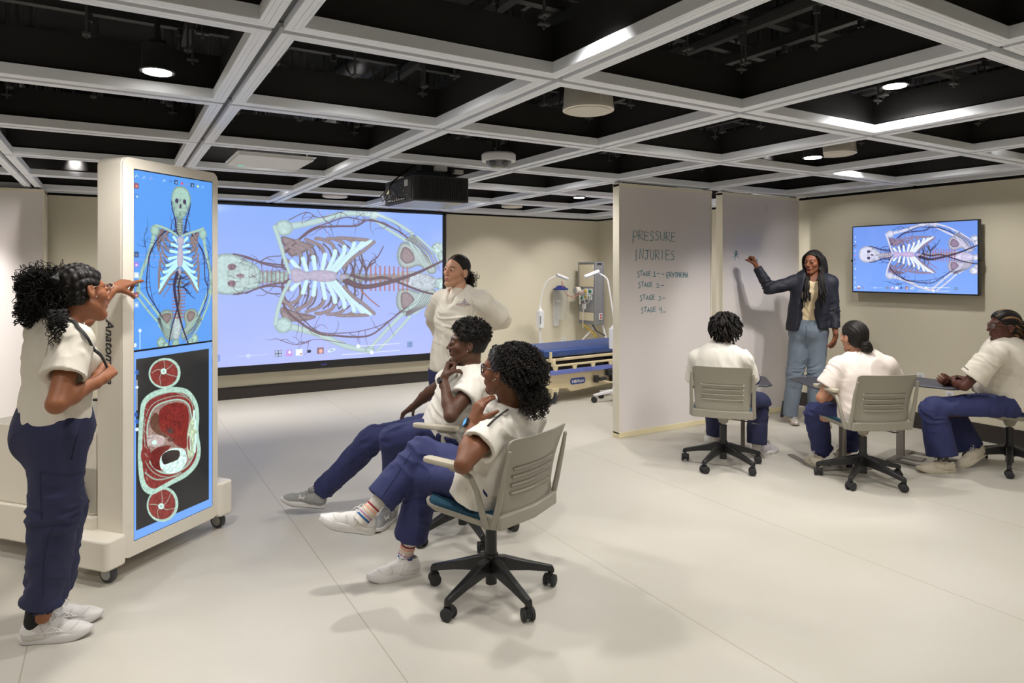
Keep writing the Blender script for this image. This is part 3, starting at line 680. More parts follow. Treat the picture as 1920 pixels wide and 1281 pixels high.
for i, (a, bb) in enumerate([((-4.3, 3.38, 3.22), (6.8, 3.38, 3.22)), ((-4.3, 5.85, 3.22), (6.8, 5.85, 3.22)), ((.85, -2, 2.95), (.85, 8.6, 2.95)), ((3.05, -2, 2.95), (3.05, 8.6, 2.95)), ((4.35, -2, 2.95), (4.35, 8.6, 2.95))]):
    b = MB(); a = np.array(a); bb = np.array(bb); sd = nrm(np.cross(bb-a, UP))
    for k in range(4): b.cyl(a+sd*(k-1.5)*.05+UP*(.01*(k % 2)), bb+sd*(k-1.5)*.05+UP*(.01*(k % 2)), .013, 8)
    L = np.linalg.norm(bb-a)
    for k in range(int(L/.6)): p = a+(bb-a)*(k+.5)/int(L/.6); b.box(p-UP*.02, (.26 if sd[0] else .03, .26 if sd[1] else .03, .02))
    tag(b.build('conduit_bundle', M_flex, smooth=False), ['bundle of dark conduits crossing above the near ceiling cells', 'bundle of dark conduits crossing above the far ceiling cells', 'bundle of dark conduits running away left of the projector', 'bundle of dark conduits running away right of the projector', 'bundle of dark conduits running away above the first whiteboard'][i], 'conduit')

# ------------------------------------------------------------------ lights that hang in the cells
lab_dl = {}
def downlight(p, label, power=0, spot=142, blend=.6, glow=True):
    t = thing('downlight', label, 'ceiling light', p, group='round downlights in the ceiling cells')
    b = MB(); b.lathe([(.056, .004), (.072, 0), (.074, .006), (.066, .02), (.062, .12), (.04, .13), (.04, .14)], 32); b.build('housing', M_dk2, t)
    b = MB(); b.lathe([(.002, .0), (.058, .0), (.058, .006), (.002, .006)], 32, np.array(Matrix.Translation((0, 0, -.003)))); b.build('lens', M_lamp, t)
    b = MB(); b.cyl((0, 0, .13), (0, 0, ZC-p[2]), .012, 8); b.build('stem', M_rod, t)
    if power:
        l = bpy.data.lights.new('downlight_lamp', 'SPOT'); l.energy = power; l.spot_size = math.radians(spot); l.spot_blend = blend; l.shadow_soft_size = .07; l.color = (1, .965, .92)
        o = bpy.data.objects.new('downlight_lamp', l); COL.objects.link(o); o.location = (0, 0, -.012); o.parent = t
    return t
POW = 92
vis_dl = [(W(295, 136, 3.02), 'round downlight glowing above the standing anatomy display'), (W(1678, 162, 3.8), 'round downlight glowing above the wall television side, nearest the camera'),
          (W(1524, 296, 4.78), 'small round downlight glowing beside the far right pendant speaker'), (W(1086, 371, 7.6), 'small distant downlight glowing left of the first whiteboard')]
for p, lb in vis_dl: downlight(p, lb, POW*.8, 150)
def added_spot(p, aim, label, power, ang=70, soft=.05):
    t = thing('added_spotlight', label, 'spotlight', p, group='small black spotlights above the ceiling grid')
    d = nrm(np.array(aim)-np.array(p)); b = MB(); b.cyl(-d*.12, d*.0, .035, 20); b.build('lamp_head', M_dk2, t)
    b = MB(); b.cyl((0, 0, 0)-d*.06, (-d[0]*.06, -d[1]*.06, ZC-p[2]), .008, 8); b.build('stem', M_rod, t)
    l = bpy.data.lights.new('added_spotlight_lamp', 'SPOT'); l.energy = power; l.spot_size = math.radians(ang); l.spot_blend = .5; l.shadow_soft_size = soft; l.color = (1, .97, .93)
    o = bpy.data.objects.new('added_spotlight_lamp', l); COL.objects.link(o); o.location = Vector((d*.012).tolist()); o.parent = t
    o.rotation_euler = Vector((-d).tolist()).to_track_quat('Z', 'Y').to_euler()
    return t
# further downlights outside or hidden in the frame, one for every second cell
k = 0; PW = [(.95, .82, .82, .7, .65), (1.0, .9, .92, .6, .58), (1.3, .9, .95, .68, .9), (1.8, 2.3, 2.5, 1.15, 1.25), (1.9, 2.5, 2.8, 1.5, 1.25)]
for ix, x in enumerate([-3.1, -.7, 1.1, 3.5, 5.9]):
    for iy, y in enumerate([-1.2, .65, 3.05, 5.45, 7.4]):
        k += 1; downlight((x, y, 2.70), 'unseen round downlight, %s along the room and %s across it' % (('by the left wall', 'left of the middle', 'in the middle', 'right of the middle', 'by the right wall')[ix], ('behind the camera', 'nearest row', 'second row', 'third row', 'farthest row')[iy]), POW*PW[iy][ix])
# unseen spots added to brighten the walls, boards, display and seated people
for i, (p, a, pw) in enumerate([((4.9, 7.6, 2.62), (4.9, 8.8, .9), 26), ((6.2, 7.5, 2.62), (6.1, 8.8, .9), 22), ((4.6, 3.6, 2.62), (4.7, 4.87, 1.0), 34), ((5.6, 3.3, 2.62), (5.9, 4.87, 1.1), 68), ((5.45, 2.4, 2.62), (6.93, 2.2, 1.0), 55),
                                ((5.5, 4.3, 2.62), (6.93, 4.3, 1.3), 22), ((1.4, 1.9, 2.62), (2.6, 2.9, .2), 60), ((-.6, 2.25, 2.62), (-.1, 3.6, .7), 60), ((3.4, 2.6, 2.62), (4.6, 3.6, .3), 35), ((-1.6, 6.9, 2.62), (-1.8, 8.3, 1.3), 230), ((-.3, 7.2, 2.62), (-.2, 8.8, 1.1), 45)]):
    added_spot(p, a, ['small spotlight washing the back wall beside the projection screen', 'small spotlight washing the back wall by the equipment column', 'small spotlight aimed at the first whiteboard', 'small spotlight aimed at the second whiteboard', 'small spotlight washing the television wall near the camera', 'small spotlight aimed at the television', 'small spotlight aimed at the seated pair', 'small spotlight aimed at the standing anatomy display', 'small spotlight aimed at the right hand group of chairs', 'small spotlight washing the parked partition panels', 'small spotlight washing the wall strip beside the parked panels'][i], pw)

# ------------------------------------------------------------------ pendant speakers, panel, camera, projector
def speaker(p, label, r=.143, h=.2):
    t = thing('pendant_speaker', label, 'speaker', p, group='round white pendant speakers')
    b = MB(); b.lathe([(.02, .001), (r*.9, .001), (r*.91, .004), (r*.93, 0), (r, .004), (r, .022), (r*.975, .03), (r*.9, h), (r*.6, h+.03), (.03, h+.035)], 48); b.build('cabinet', M_white, t)
    b = MB(); b.lathe([(.01, -.0035), (r*.88, -.003), (r*.88, .003), (.01, .003)], 48); b.build('grille', mat('speaker_grille', srgb(214, 208, 196), .6, bump=.2, bscale=500), t)
    b = MB(); b.box((-.02, -r*.955, h*.55), (.012, .012, h*.8)); b.build('rib', M_white, t); b = MB(); b.cyl((0, 0, h), (0, 0, ZC-p[2]), .006, 8); b.build('stem', M_rod, t)
    return t
speaker(W(1103, 209, 3.72), 'white cone-shaped pendant speaker hanging nearest the camera'); speaker(W(1567, 290, 5.0), 'white cone-shaped pendant speaker hanging above the instructor')
speaker(W(628, 370, 7.75), 'white disc-like pendant speaker seen above the left half of the projection screen', h=.1); speaker(W(960, 389, 9.0), 'white disc-like pendant speaker seen farthest back near the bare wall', h=.1)
P_ = [FL(x, y, 2.45) for x, y in ((444.6, 288.6), (595.6, 299.7), (558.7, 322), (419.5, 310))]; pc = sum(P_)/4
t = thing('ceiling_microphone', 'flat white square microphone panel hanging under the grid left of the projector', 'microphone panel', pc); ux = nrm(P_[1]-P_[0]+P_[2]-P_[3]); uy = np.cross(UP, ux)
wq = np.linalg.norm(P_[1]-P_[0]); hq = np.linalg.norm(P_[3]-P_[0])
M = frameM((0, 0, 0), ux, uy, UP); b = MB(); b.prism(rrect(wq*.95, hq*.95, .01), .02, M); b.build('grille', mat('mic_cloth', srgb(226, 226, 226), .7, bump=.2, bscale=400), t)
b = MB(); b.prism(rrect(wq, hq, .008), .006, M@np.array(Matrix.Translation((0, 0, .02)))); b.build('frame', M_whitec, t)
b = MB(); b.box((0, 0, 0), (.05, .008, .003), M@np.array(Matrix.Translation((-wq*.3, hq*.42, -.001)))); b.build('status_light', mat('green_led', (.1, .8, .5), emit=(.2, 1, .7), estr=.8), t)
b = MB(); [b.cyl((ux*sx*wq*.4+uy*sy*hq*.4)+UP*.02, (ux*sx*wq*.4+uy*sy*hq*.4)+UP*(ZC-2.45), .003, 6) for sx in (-1, 1) for sy in (-1, 1)]; b.build('hanger_wire', M_rod, t)
p = W(935, 300, 4.9); t = thing('ceiling_camera', 'white dome security camera with several lenses hanging beside the projector', 'camera', p); r = .126
b = MB(); b.lathe([(r*.7, -.012), (r*.97, -.012), (r, -.004), (r, .035), (r*.93, .046), (.03, .05)], 40); b.build('housing', M_whitec, t)
b = MB(); b.lathe([(.012, -.058), (.05, -.056), (r*.5, -.05), (r*.72, -.028), (r*.76, -.01)], 40); b.build('dome', mat('dome_glass', (.25, .25, .27), .05, trans=.7), t)
b = MB(); [b.tube([(.05*math.cos(a), .05*math.sin(a), -.015), (.068*math.cos(a), .068*math.sin(a), -.03)], .02, 14) for a in (.3, 1.9, 3.4, 5.0)]; b.build('lens', M_dk, t)
b = MB(); b.cyl((0, 0, .05), (0, 0, ZC-p[2]), .016, 12); b.tube([(-.06, 0, .045), (-.06, 0, .12), (-.1, 0, .13)], .005, 6); b.build('stem', M_rod, t)
# projector
t = thing('projector', 'large black box projector with cable-filled side hanging below the ceiling grid', 'projector', (2.255, 5.18, 2.137))
b = MB(); b.prism(rrect(.49, .64, .02), .2); b.build('body', M_dk2, t, bevel=.006)
b = MB(); b.prism(rrect(.455, .6, .015), .006, np.array(Matrix.Translation((0, 0, -.005)))); b.build('bottom_plate', mat('projector_bottom', srgb(150, 152, 160), .3, metal=.5), t)
b = MB(); [b.box((-.22+.0175*i, -.3225, .1), (.006, .006, .165)) for i in range(2, 26)]; b.build('vent_grille', M_dk, t)
b = MB(); b.box((-.247, -.02, .09), (.006, .54, .15)); b.build('connector_panel', M_dk, t)
b = MB(); [b.box((-.251, -.22+.075*i, .05+.035*(i % 3)), (.01, .03, .012)) for i in range(6)]; [b.cyl((-.262, -.15+.05*i, .03), (-.245, -.15+.05*i, .03), .01, 10) for i in range(6)]; b.build('connector', M_chrome, t)
for (y, z, s, c, nm) in ((-.19, .145, (.004, .07, .05), srgb(205, 205, 205), 'rating_label'), (.22, .12, (.004, .06, .05), srgb(214, 208, 160), 'warning_label'), (.17, .05, (.004, .1, .05), srgb(120, 120, 122), 'legend_label')):
    b = MB(); b.box((-.252, y, z), s); b.build(nm, mat(nm, c, .6), t)
b = MB()
for q in range(5): a = RNG.uniform(-.2, .2); b.tube([np.array(z_) for z_ in ((-.26, a, .03+q*.01), (-.3, a+.03, .03), (-.31, a+.05, .07), (-.3, .05, .14), (-.24, .1, .2), (-.15, .12, .27), (-.05, .1, .36))], .006, 6)
b.build('cable', M_dk, t)
b = MB(); b.box((0, 0, .25), (.3, .3, .012)); b.box((0, 0, .3), (.12, .12, .1)); b.cyl((0, 0, .3), (0, 0, ZC-2.137), .03, 16); [b.cyl((sx*.13, sy*.13, .2), (sx*.13, sy*.13, .25), .01, 8) for sx in (-1, 1) for sy in (-1, 1)]; b.build('ceiling_mount', M_dk2, t)
b = MB(); b.box((.02, -.25, .27), (.1, .05, .04)); b.box((.19, -.22, .26), (.08, .05, .03)); b.build('bracket', M_ltgrey, t)
# rail with small spotlights behind the camera dome
t = thing('lighting_rail', 'short grey rail with pipe clamps above the grid behind the projector', 'lighting rail', (2.6, 4.35, 2.66))
b = MB(); b.box((0, 0, .03), (.75, .05, .05)); b.build('rail', M_flex, t); b = MB(); [b.cyl((-.25+.17*i, 0, .06), (-.25+.17*i, 0, .15), .03, 14) for i in range(4)]; b.build('clamp', M_strut, t)
b = MB(); b.box((-.25, -.02, -.02), (.2, .05, .035)); b.box((.25, -.02, -.02), (.2, .05, .035)); b.box((0, -.02, .0), (.24, .03, .012)); b.build('bracket', M_ltgrey, t); b = MB(); b.cyl((0, 0, .05), (0, 0, ZC-2.66), .01, 8); b.build('stem', M_rod, t)

# ------------------------------------------------------------------ whiteboards on the operable wall
GL = {  # simple hand strokes on a unit box
 'P': [[(0, 0), (.05, 1), (.6, .95), (.65, .6), (.05, .5)]], 'R': [[(0, 0), (.05, 1), (.6, .9), (.55, .55), (.05, .5), (.7, 0)]], 'E': [[(.65, .95), (.05, 1), (0, 0), (.65, .02)], [(.03, .5), (.55, .55)]],
 'S': [[(.65, .9), (.3, 1), (.05, .8), (.6, .35), (.5, .05), (0, .05)]], 'U': [[(0, 1), (.02, .2), (.35, 0), (.6, .2), (.62, 1)]], 'I': [[(.3, 1), (.28, 0)]], 'N': [[(0, 0), (.03, 1), (.55, 0), (.6, 1)]],
 'J': [[(.0, 1), (.65, 1)], [(.4, 1), (.4, .1), (.15, 0), (0, .2)]], 'T': [[(0, .95), (.7, 1)], [(.35, 1), (.3, 0)]], 'A': [[(0, 0), (.35, 1), (.65, 0)], [(.12, .35), (.6, .4)]],
 'G': [[(.65, .85), (.3, 1), (0, .5), (.25, 0), (.6, .15), (.6, .45), (.35, .45)]], 'Y': [[(0, 1), (.3, .5)], [(.65, 1), (.2, 0)]], 'H': [[(0, 1), (0, 0)], [(.6, 1), (.6, 0)], [(0, .5), (.6, .52)]],
 'M': [[(0, 0), (.05, 1), (.35, .4), (.65, 1), (.7, 0)]], '1': [[(.1, .85), (.35, 1), (.33, 0)], [(.05, 0), (.6, 0)]], '2': [[(.05, .85), (.35, 1), (.6, .75), (0, 0), (.65, .03)]],
 '3': [[(.05, .95), (.5, .95), (.3, .55), (.6, .3), (.35, 0), (0, .08)]], '4': [[(.1, 1), (0, .45), (.6, .45)], [(.5, 1), (.48, -.3)]], '-': [[(0, .4), (.65, .45)]], '_': [[(0, -.1), (.65, -.1)]], ' ': []}
def handwriting(lines, y, parent):
    b = MB(); off = np.array(parent['_world'])
    for txt, xa, xb, z0, z1, first in lines:
        n = len(txt); cw = (xb-xa)/n; seg = 0
        for i, ch in enumerate(txt):
            hh = (z1-z0)*(first if i == 0 else 1)*(1+.06*math.sin(i*2.3)); zz = z1-hh if i == 0 else z0+.004*math.sin(i*1.7)
            for st in GL[ch]:
                pts = [(xa+(i+.05)*cw+p[0]*cw*1.1, y, zz+p[1]*hh) for p in st]
                b.tube(pts, .0040, 5)
    return b
def whiteboard(x0, x1, yf, label):
    o = (x0, yf, 0); t = thing('whiteboard_partition', label, 'whiteboard', o, group='floor-to-ceiling whiteboard partition panels'); t['_world'] = o
    th = .09; b = MB(); b.box(((x0+x1)/2, yf+th/2, 1.215), (x1-x0-.02, th-.012, 2.33)); b.build('panel', M_wb, t, smooth=False)
    b = MB(); b.box((x0+.006, yf+th/2, 1.22), (.012, th, 2.36)); b.box((x1-.006, yf+th/2, 1.22), (.012, th, 2.36)); b.build('edge_trim', M_wbf, t, smooth=False)
    b = MB(); b.box(((x0+x1)/2, yf+th/2, 2.395), (x1-x0, th+.006, .03)); b.build('top_rail', M_wbf, t, smooth=False)
    b = MB(); b.box(((x0+x1)/2, yf+th/2, .027), (x1-x0, th+.004, .05)); b.build('bottom_seal', M_seal, t, smooth=False)
    b = MB(); b.box((x0+.03, yf+th/2, 2.42), (.05, .05, .03)); b.box((x1-.05, yf+th/2, 2.42), (.05, .05, .03)); b.build('carrier', M_ltgrey, t, smooth=False)
    return t
wb = whiteboard(4.09, 5.33, 4.87, 'white partition panel with PRESSURE INJURIES handwritten on it')
b = handwriting([('PRESSURE', 4.262, 4.83, 1.875, 1.965, 1.35), ('INJURIES', 4.28, 4.82, 1.69, 1.785, 1.2), ('STAGE', 4.32, 4.50, 1.53, 1.575, 1.3), ('1-', 4.52, 4.62, 1.53, 1.575, 1.1), ('-', 4.635, 4.68, 1.535, 1.565, 1), ('ERYTHEMA', 4.70, 5.0, 1.515, 1.565, 1.15),
                 ('STAGE', 4.33, 4.52, 1.425, 1.47, 1.25), ('2-', 4.56, 4.68, 1.415, 1.455, 1), ('STAGE', 4.35, 4.55, 1.30, 1.345, 1.25), ('3-', 4.59, 4.69, 1.29, 1.33, 1), ('STAGE', 4.365, 4.565, 1.18, 1.225, 1.25), ('4_', 4.60, 4.70, 1.175, 1.225, 1)], 4.8758, wb)
b.build('handwriting', M_teal, wb)
wb2 = whiteboard(5.49, 6.75, 4.87, 'white partition panel the instructor writes on, with a small sketched star')
b = MB(); cx, cz = 5.70, 1.745
for a in (80, 60, 100, 20, 150, 200, 330, 250): b.tube([(cx, 4.8758, cz), (cx+.05*math.cos(a*PI/180), 4.8758, cz+.055*math.sin(a*PI/180))], .0034, 5)
b.build('handwriting', M_teal, wb2)
# the stack of parked panels at the far left
for i in range(3):
    x0, x1, yf = X0+.03, -.60, 8.28+.125*i
    o = (x0, yf, 0); t = thing('parked_partition', ['white partition panel parked in front of the left stack', 'white partition panel parked in the middle of the left stack', 'white partition panel parked at the back of the left stack'][i], 'partition panel', o, group='white partition panels parked at the left'); t['_world'] = o
    b = MB(); b.box(((x0+x1)/2, yf+.05, 1.215), (x1-x0-.02, .09, 2.33)); b.build('panel', M_wbf if i else M_wb, t, smooth=False)
    b = MB(); b.box((x1-.006, yf+.05, 1.22), (.012, .1, 2.36)); b.build('edge_trim', M_wbf, t, smooth=False); b = MB(); b.box(((x0+x1)/2, yf+.05, 2.395), (x1-x0, .105, .03)); b.build('top_rail', M_wbf, t, smooth=False)
    b = MB(); b.box(((x0+x1)/2, yf+.05, .03), (x1-x0, .1, .05)); b.build('bottom_seal', M_seal, t, smooth=False)

# ------------------------------------------------------------------ projection screen and television
bone_c = (.62, .86, .84)
sx0, sx1, sz0, sz1, sy = .77, 4.04, .417, 2.40, 8.70
t = thing('projection_screen', 'large black-framed screen showing a blue skeleton picture on the back wall', 'projection screen', ((sx0+sx1)/2, sy, sz0)); t['_world'] = ((sx0+sx1)/2, sy, sz0)
b = MB(); b.box(((sx0+sx1)/2, sy+.04, (sz0+sz1)/2), (sx1-sx0+.11, .06, sz1-sz0+.02)); b.box(((sx0+sx1)/2, sy, sz0-.05), (sx1-sx0+.11, .04, .1)); b.box((sx1+.028, sy, (sz0+sz1)/2), (.055, .04, sz1-sz0)); b.box((sx0-.028, sy, (sz0+sz1)/2), (.055, .04, sz1-sz0)); b.box(((sx0+sx1)/2, sy, sz1-.004), (sx1-sx0+.11, .04, .03)); b.build('frame', M_dk, t, smooth=False)
b = MB(); b.box((2.35, sy-.022, sz0-.05), (.07, .004, .016)); b.build('badge', mat('badge_blue', srgb(70, 60, 150), .4), t)
IM = skeleton_image(640, 390, (.27, .42, .88), (.44, .50, .95), (.50, .66, .66), (.62, .86, .92), (.33, .27, .29), (.19, .13, .16), (.50, .46, .60))
screen_mesh('picture', IM, (sx0, sy-.012, sz1-.02), (sx1-sx0, 0, 0), (0, 0, -(sz1-sz0-.02)), t, 1.0)
tvx, ty0, ty1, tz0, tz1 = 6.82, 3.049, 4.273, 1.35, 2.057
t = thing('television', 'wall-mounted flat television showing a blue skeleton picture on the right wall', 'television', (tvx, (ty0+ty1)/2, tz0)); t['_world'] = (tvx, (ty0+ty1)/2, tz0)
b = MB(); b.box((tvx+.022, (ty0+ty1)/2, (tz0+tz1)/2), (.044, ty1-ty0, tz1-tz0)); b.build('bezel', M_dk, t, bevel=.003)
b = MB(); b.box((tvx+.075, (ty0+ty1)/2, (tz0+tz1)/2), (.07, .5, .4)); b.build('wall_mount', M_dk2, t)
b = MB(); b.cyl((tvx+.02, ty1, 1.69), (tvx+.02, ty1+.02, 1.69), .012, 10); b.cyl((tvx+.02, ty0, 1.69), (tvx+.02, ty0-.012, 1.69), .02, 10); b.build('sensor', M_dk, t)
IM2 = skeleton_image(440, 256, (.16, .30, .80), (.20, .38, .92), (.66, .68, .86), (.80, .86, .95), (.30, .22, .34), (.05, .035, .09), (.55, .45, .72))
screen_mesh('picture', IM2, (tvx-.002, ty1-.012, tz1-.012), (0, -(ty1-ty0-.024), 0), (0, 0, -(tz1-tz0-.026)), t, 1.0)

# ------------------------------------------------------------------ wall outlets
def outlet(p, nx, label):
    t = thing('wall_outlet', label, 'outlet', p, group='white wall outlets'); M = frameM((0, 0, 0), *( ((0, 1, 0), (0, 0, 1), (1, 0, 0)) if nx else ((1, 0, 0), (0, 0, 1), (0, 1, 0))))
    s = -1; b = MB(); b.prism(rrect(.075, .12, .01), .008 , M@np.array(Matrix.Translation((0, 0, -.008)))); b.build('cover_plate', M_whitec, t)
    b = MB(); b.prism(rrect(.034, .03, .01, cy=.025), .003, M@np.array(Matrix.Translation((0, 0, -.011)))); b.prism(rrect(.034, .03, .01, cy=-.025), .003, M@np.array(Matrix.Translation((0, 0, -.011)))); b.build('socket', mat('socket_grey', srgb(190, 190, 190), .4), t)
outlet((5.80, 8.8, .42), 0, 'white wall outlet just right of the left exam lamp box'); outlet((6.23, 8.8, .45), 0, 'white wall outlet above the blue stretcher, farther right')
outlet((6.93, 3.62, .50), 1, 'white wall outlet behind the right folding table'); outlet((6.93, 3.35, .36), 1, 'lower white wall outlet under the right folding table')
# ------------------------------------------------------------------ standing anatomy display
M_cab = mat('cabinet_cream', srgb(243, 236, 222), .35); M_cab2 = mat('cabinet_shadow_gap', (.03, .03, .03), .6)
M_rub = mat('grey_rubber', srgb(70, 70, 74), .6); M_hub = mat('wheel_hub_grey', srgb(165, 165, 165), .4)
A0 = np.array([.037, 3.963, 0.0]); ta = math.radians(40.4); TU = np.array([math.cos(ta), math.sin(ta), 0]); TN = np.array([-math.sin(ta), math.cos(ta), 0])   # TU along the face, TN away from it
def TL(u, n, z): return A0+TU*u+TN*n+UP*z
def text_mesh(txt, size, ext, shear=0.0, space=1.0, off=0.0):
    cu = bpy.data.curves.new('t', 'FONT'); cu.body = txt; cu.size = size; cu.extrude = ext; cu.shear = shear; cu.space_character = space; cu.offset = off; cu.align_x = 'LEFT'
    o = bpy.data.objects.new('t', cu); COL.objects.link(o); dg = bpy.context.evaluated_depsgraph_get(); me = bpy.data.meshes.new_from_object(o.evaluated_get(dg))
    vs = np.array([v.co[:] for v in me.vertices]); fs = [tuple(p.vertices) for p in me.polygons]; bpy.data.objects.remove(o); bpy.data.meshes.remove(me); return vs, fs
t = thing('anatomy_display', 'tall white anatomy display on casters with two blue touch screens', 'anatomy table', TL(.33, .4, 0)); t['_world'] = list(TL(.33, .4, 0)); tower = t
Wt, ht0, ht1, th = .664, .09, 2.172, .17
M = frameM(TL(Wt/2, 0, (ht0+ht1)/2), TU, UP, TN)   # prism in face plane (x along face, y up), extruded away
Mf = M.copy(); Mf[:3, 2] = TN
def outline(w, h, r, cx=0, cy=0):
    return rrect(w, h, r, 8, cx, cy)
b = MB(); b.prism(outline(Wt, ht1-ht0, .045), th, Mf); b.build('housing', M_cab, t, bevel=.008)
# ring of bezel slightly proud, around the glass
su0, su1, sz0_, sz1_ = .068, .622, .165, 2.115
b = MB(); ins = outline(su1-su0, sz1_-sz0_, .004, (su0+su1)/2-Wt/2, (sz0_+sz1_)/2-(ht0+ht1)/2); out_ = outline(Wt-.004, ht1-ht0-.004, .044)
n = len(ins); vs = [(x, y, -.006) for x, y in out_]+[(x, y, -.006) for x, y in ins]+[(x, y, .001) for x, y in ins]+[(x, y, .002) for x, y in out_]
b.add(vs, [(i, (i+1) % n, n+(i+1) % n, n+i) for i in range(n)]+[(n+i, n+(i+1) % n, 2*n+(i+1) % n, 2*n+i) for i in range(n)]+[(i, 3*n+i, 3*n+(i+1) % n, (i+1) % n) for i in range(n)], Mf); b.build('bezel', M_cab, t)
b = MB(); b.add([(su0-Wt/2, sz0_-(ht0+ht1)/2, -.001), (su1-Wt/2, sz0_-(ht0+ht1)/2, -.001), (su1-Wt/2, sz1_-(ht0+ht1)/2, -.001), (su0-Wt/2, sz1_-(ht0+ht1)/2, -.001)], [(0, 1, 2, 3)], Mf); b.build('screen_glass', M_dk, t, smooth=False)
zsplit = 1.158
IM3 = skeleton_image(470, 270, (.10, .31, .80), (.10, .32, .82), (.36, .56, .48), (.50, .88, .92), (.26, .2, .2), (.04, .025, .07), (.48, .44, .55), icons=False)
def portrait(a): return np.transpose(a, (1, 0, 2))[:, :, :][::1, :, :]
# landscape (rows t, cols s) -> portrait rows s, cols 1-t
flipf = lambda a: np.transpose(a, (1, 0, 2))[:, ::-1]
def top_icons(a):
    im = Img(a.shape[1], a.shape[0], (0, 0, 0)); im.a = a.copy(); w = a.shape[1]
    S = w/465.0; q = lambda x, y: ((x-230)*S, (y-124-(x-230)*.16)*S)
    for x, y, c, k in ((243, 152, (.6, .85, 1), 1), (284, 160, (.45, .75, 1), 1), (322, 166, (.5, .4, .6), 1), (395, 178, (.6, .85, 1), 1), (432, 182, (.05, .08, .2), 1), (465, 190, (.03, .05, .12), 2), (500, 195, (.7, .08, .1), 0), (530, 202, (.4, .3, .3), 1), (566, 208, (.03, .04, .06), 2), (600, 213, (.6, .8, .3), 0), (632, 218, (.4, .7, 1), 1)):
        cx, cy = q(x, y); r = 11*S
        if k == 2: im.rect(cx-r, cy-r, cx+r, cy+r, c, .9); im.oval(cx, cy, r*.5, r*.5, (.25, .4, .7))
        elif k == 0: im.oval(cx, cy, r*.6, r*.6, c)
        else: im.stroke([(cx-r*.7, cy+r*.6), (cx, cy-r*.5), (cx+r*.7, cy+r*.3)], 1.8, 1.2, c, dark=1, alpha=.8)
    for x, y, c in ((243, 196, (.3, .07, .05)), (246, 243, (.1, .25, .7)), (243, 505, (.03, .05, .1)), (243, 550, (.3, .2, .7)), (243, 597, (.7, .8, .9)), (243, 635, (.03, .03, .06)), (243, 686, (.25, .08, .06)), (243, 730, (.3, .5, .9))):
        cx, cy = (x-230)*S, (y-124)*S; r = 13*S; im.rect(cx-r, cy-r, cx+r, cy+r, c, .85); im.oval(cx, cy, r*.45, r*.4, tuple(min(1, v*2.5+.1) for v in c))
    im.stroke([(31*S, 725*S), (31*S, 905*S)], 2, 2, (.6, .8, 1), dark=1); im.oval(31*S, 722*S, 8*S, 8*S, (.7, .85, 1)); im.oval(5*S, 785*S, 9*S, 9*S, (.7, .85, 1)); im.stroke([(3*S, 230*S), (3*S, 450*S)], 2, 1, (.3, .5, .9), dark=1, alpha=.5)
    for i in range(3):
        for j in range(3): im.rect((6+i*8)*S, (941+j*8)*S, (12+i*8)*S, (947+j*8)*S, (.04, .12, .3), .8)
    # the bright and milky streaks of the room lights are left to the renderer
    return im.a
sc = screen_mesh('upper_screen', IM3, TL(su0+.003, -.0045, sz1_-.006), TU*(su1-su0-.008), (0, 0, -(sz1_-zsplit-.012)), t, 1.05, lambda a: top_icons(flipf(a)))
IM4 = slice_image(250, 430)
screen_mesh('lower_screen', IM4, TL(su0+.003, -.0045, zsplit-.004), TU*(su1-su0-.008), (0, 0, -(zsplit-sz0_-.008)), t, 1.05)
# feet and casters
def foot(u0, u1, n0, n1, z0, z1, nm='foot', r=.03):
    Mx = frameM(TL((u0+u1)/2, (n0+n1)/2, z0), TU, TN, UP); b = MB(); b.prism(rrect(u1-u0, n1-n0, r, 6), z1-z0, Mx); return b.build(nm, M_cab, t, bevel=.012, seg=3)
foot(-.115, .012, -.03, .34, .08, .232); foot(Wt-.01, Wt+.105, -.03, .12, .085, .29)
def caster_wheel(b, p, r, w, ax): b.cyl(p-ax*w/2, p+ax*w/2, r, 24)
for i, (u, n_) in enumerate(((-.045, .035), (Wt+.05, .04), (-.30, 1.25), (.9, 1.25))):
    b = MB(); p = TL(u, n_, .045); ax = TU
    b.tube([p-ax*.016, p-ax*.014, p+ax*.014, p+ax*.016], [.036, .045, .045, .036], 28); o = b.build('caster', M_rub, t)
    b = MB(); b.tube([p-ax*.019, p+ax*.019], .03, 24); b.build('wheel_hub', M_hub, o); b = MB(); b.cyl(p+UP*.0, p+UP*.06, .016, 12); b.build('caster_stem', M_dk2, o)
# the base cabinet that carries the tower
def cabbox(u0, u1, n0, n1, z0, z1, nm, m=M_cab, r=.02, bev=.01):
    Mx = frameM(TL((u0+u1)/2, (n0+n1)/2, z0), TU, TN, UP); b = MB(); b.prism(rrect(u1-u0, n1-n0, r, 5), z1-z0, Mx); return b.build(nm, m, t, bevel=bev, seg=3)
cabbox(-.02, .66, .17, 1.42, .1, .30, 'chassis'); cabbox(0, .64, .18, 1.02, .30, .735, 'cabinet'); cabbox(.01, .63, .2, 1.0, .296, .304, 'seam_gap', M_cab2, bev=0)
cabbox(.02, .62, 1.02, 1.4, .30, .46, 'rear_shelf'); cabbox(.04, .6, 1.02, 1.36, .52, .58, 'rear_shelf'); cabbox(.08, .56, .3, .9, .735, .75, 'top_plate', bev=.004)
b = MB(); b.box((0, 0, 0), (.003, .135, .23), R=np.stack([TU, TN, UP], 1)); 
vs = np.concatenate(b.v)+TL(-.0025, .245, .43); b = MB(); b.add(vs, [(0, 1, 3, 2), (4, 6, 7, 5), (0, 4, 5, 1), (2, 3, 7, 6), (0, 2, 6, 4), (1, 5, 7, 3)]); lk = b.build('lock_plate', mat('lock_plate_grey', srgb(190, 184, 172), .5, bump=.4, bscale=300), t)
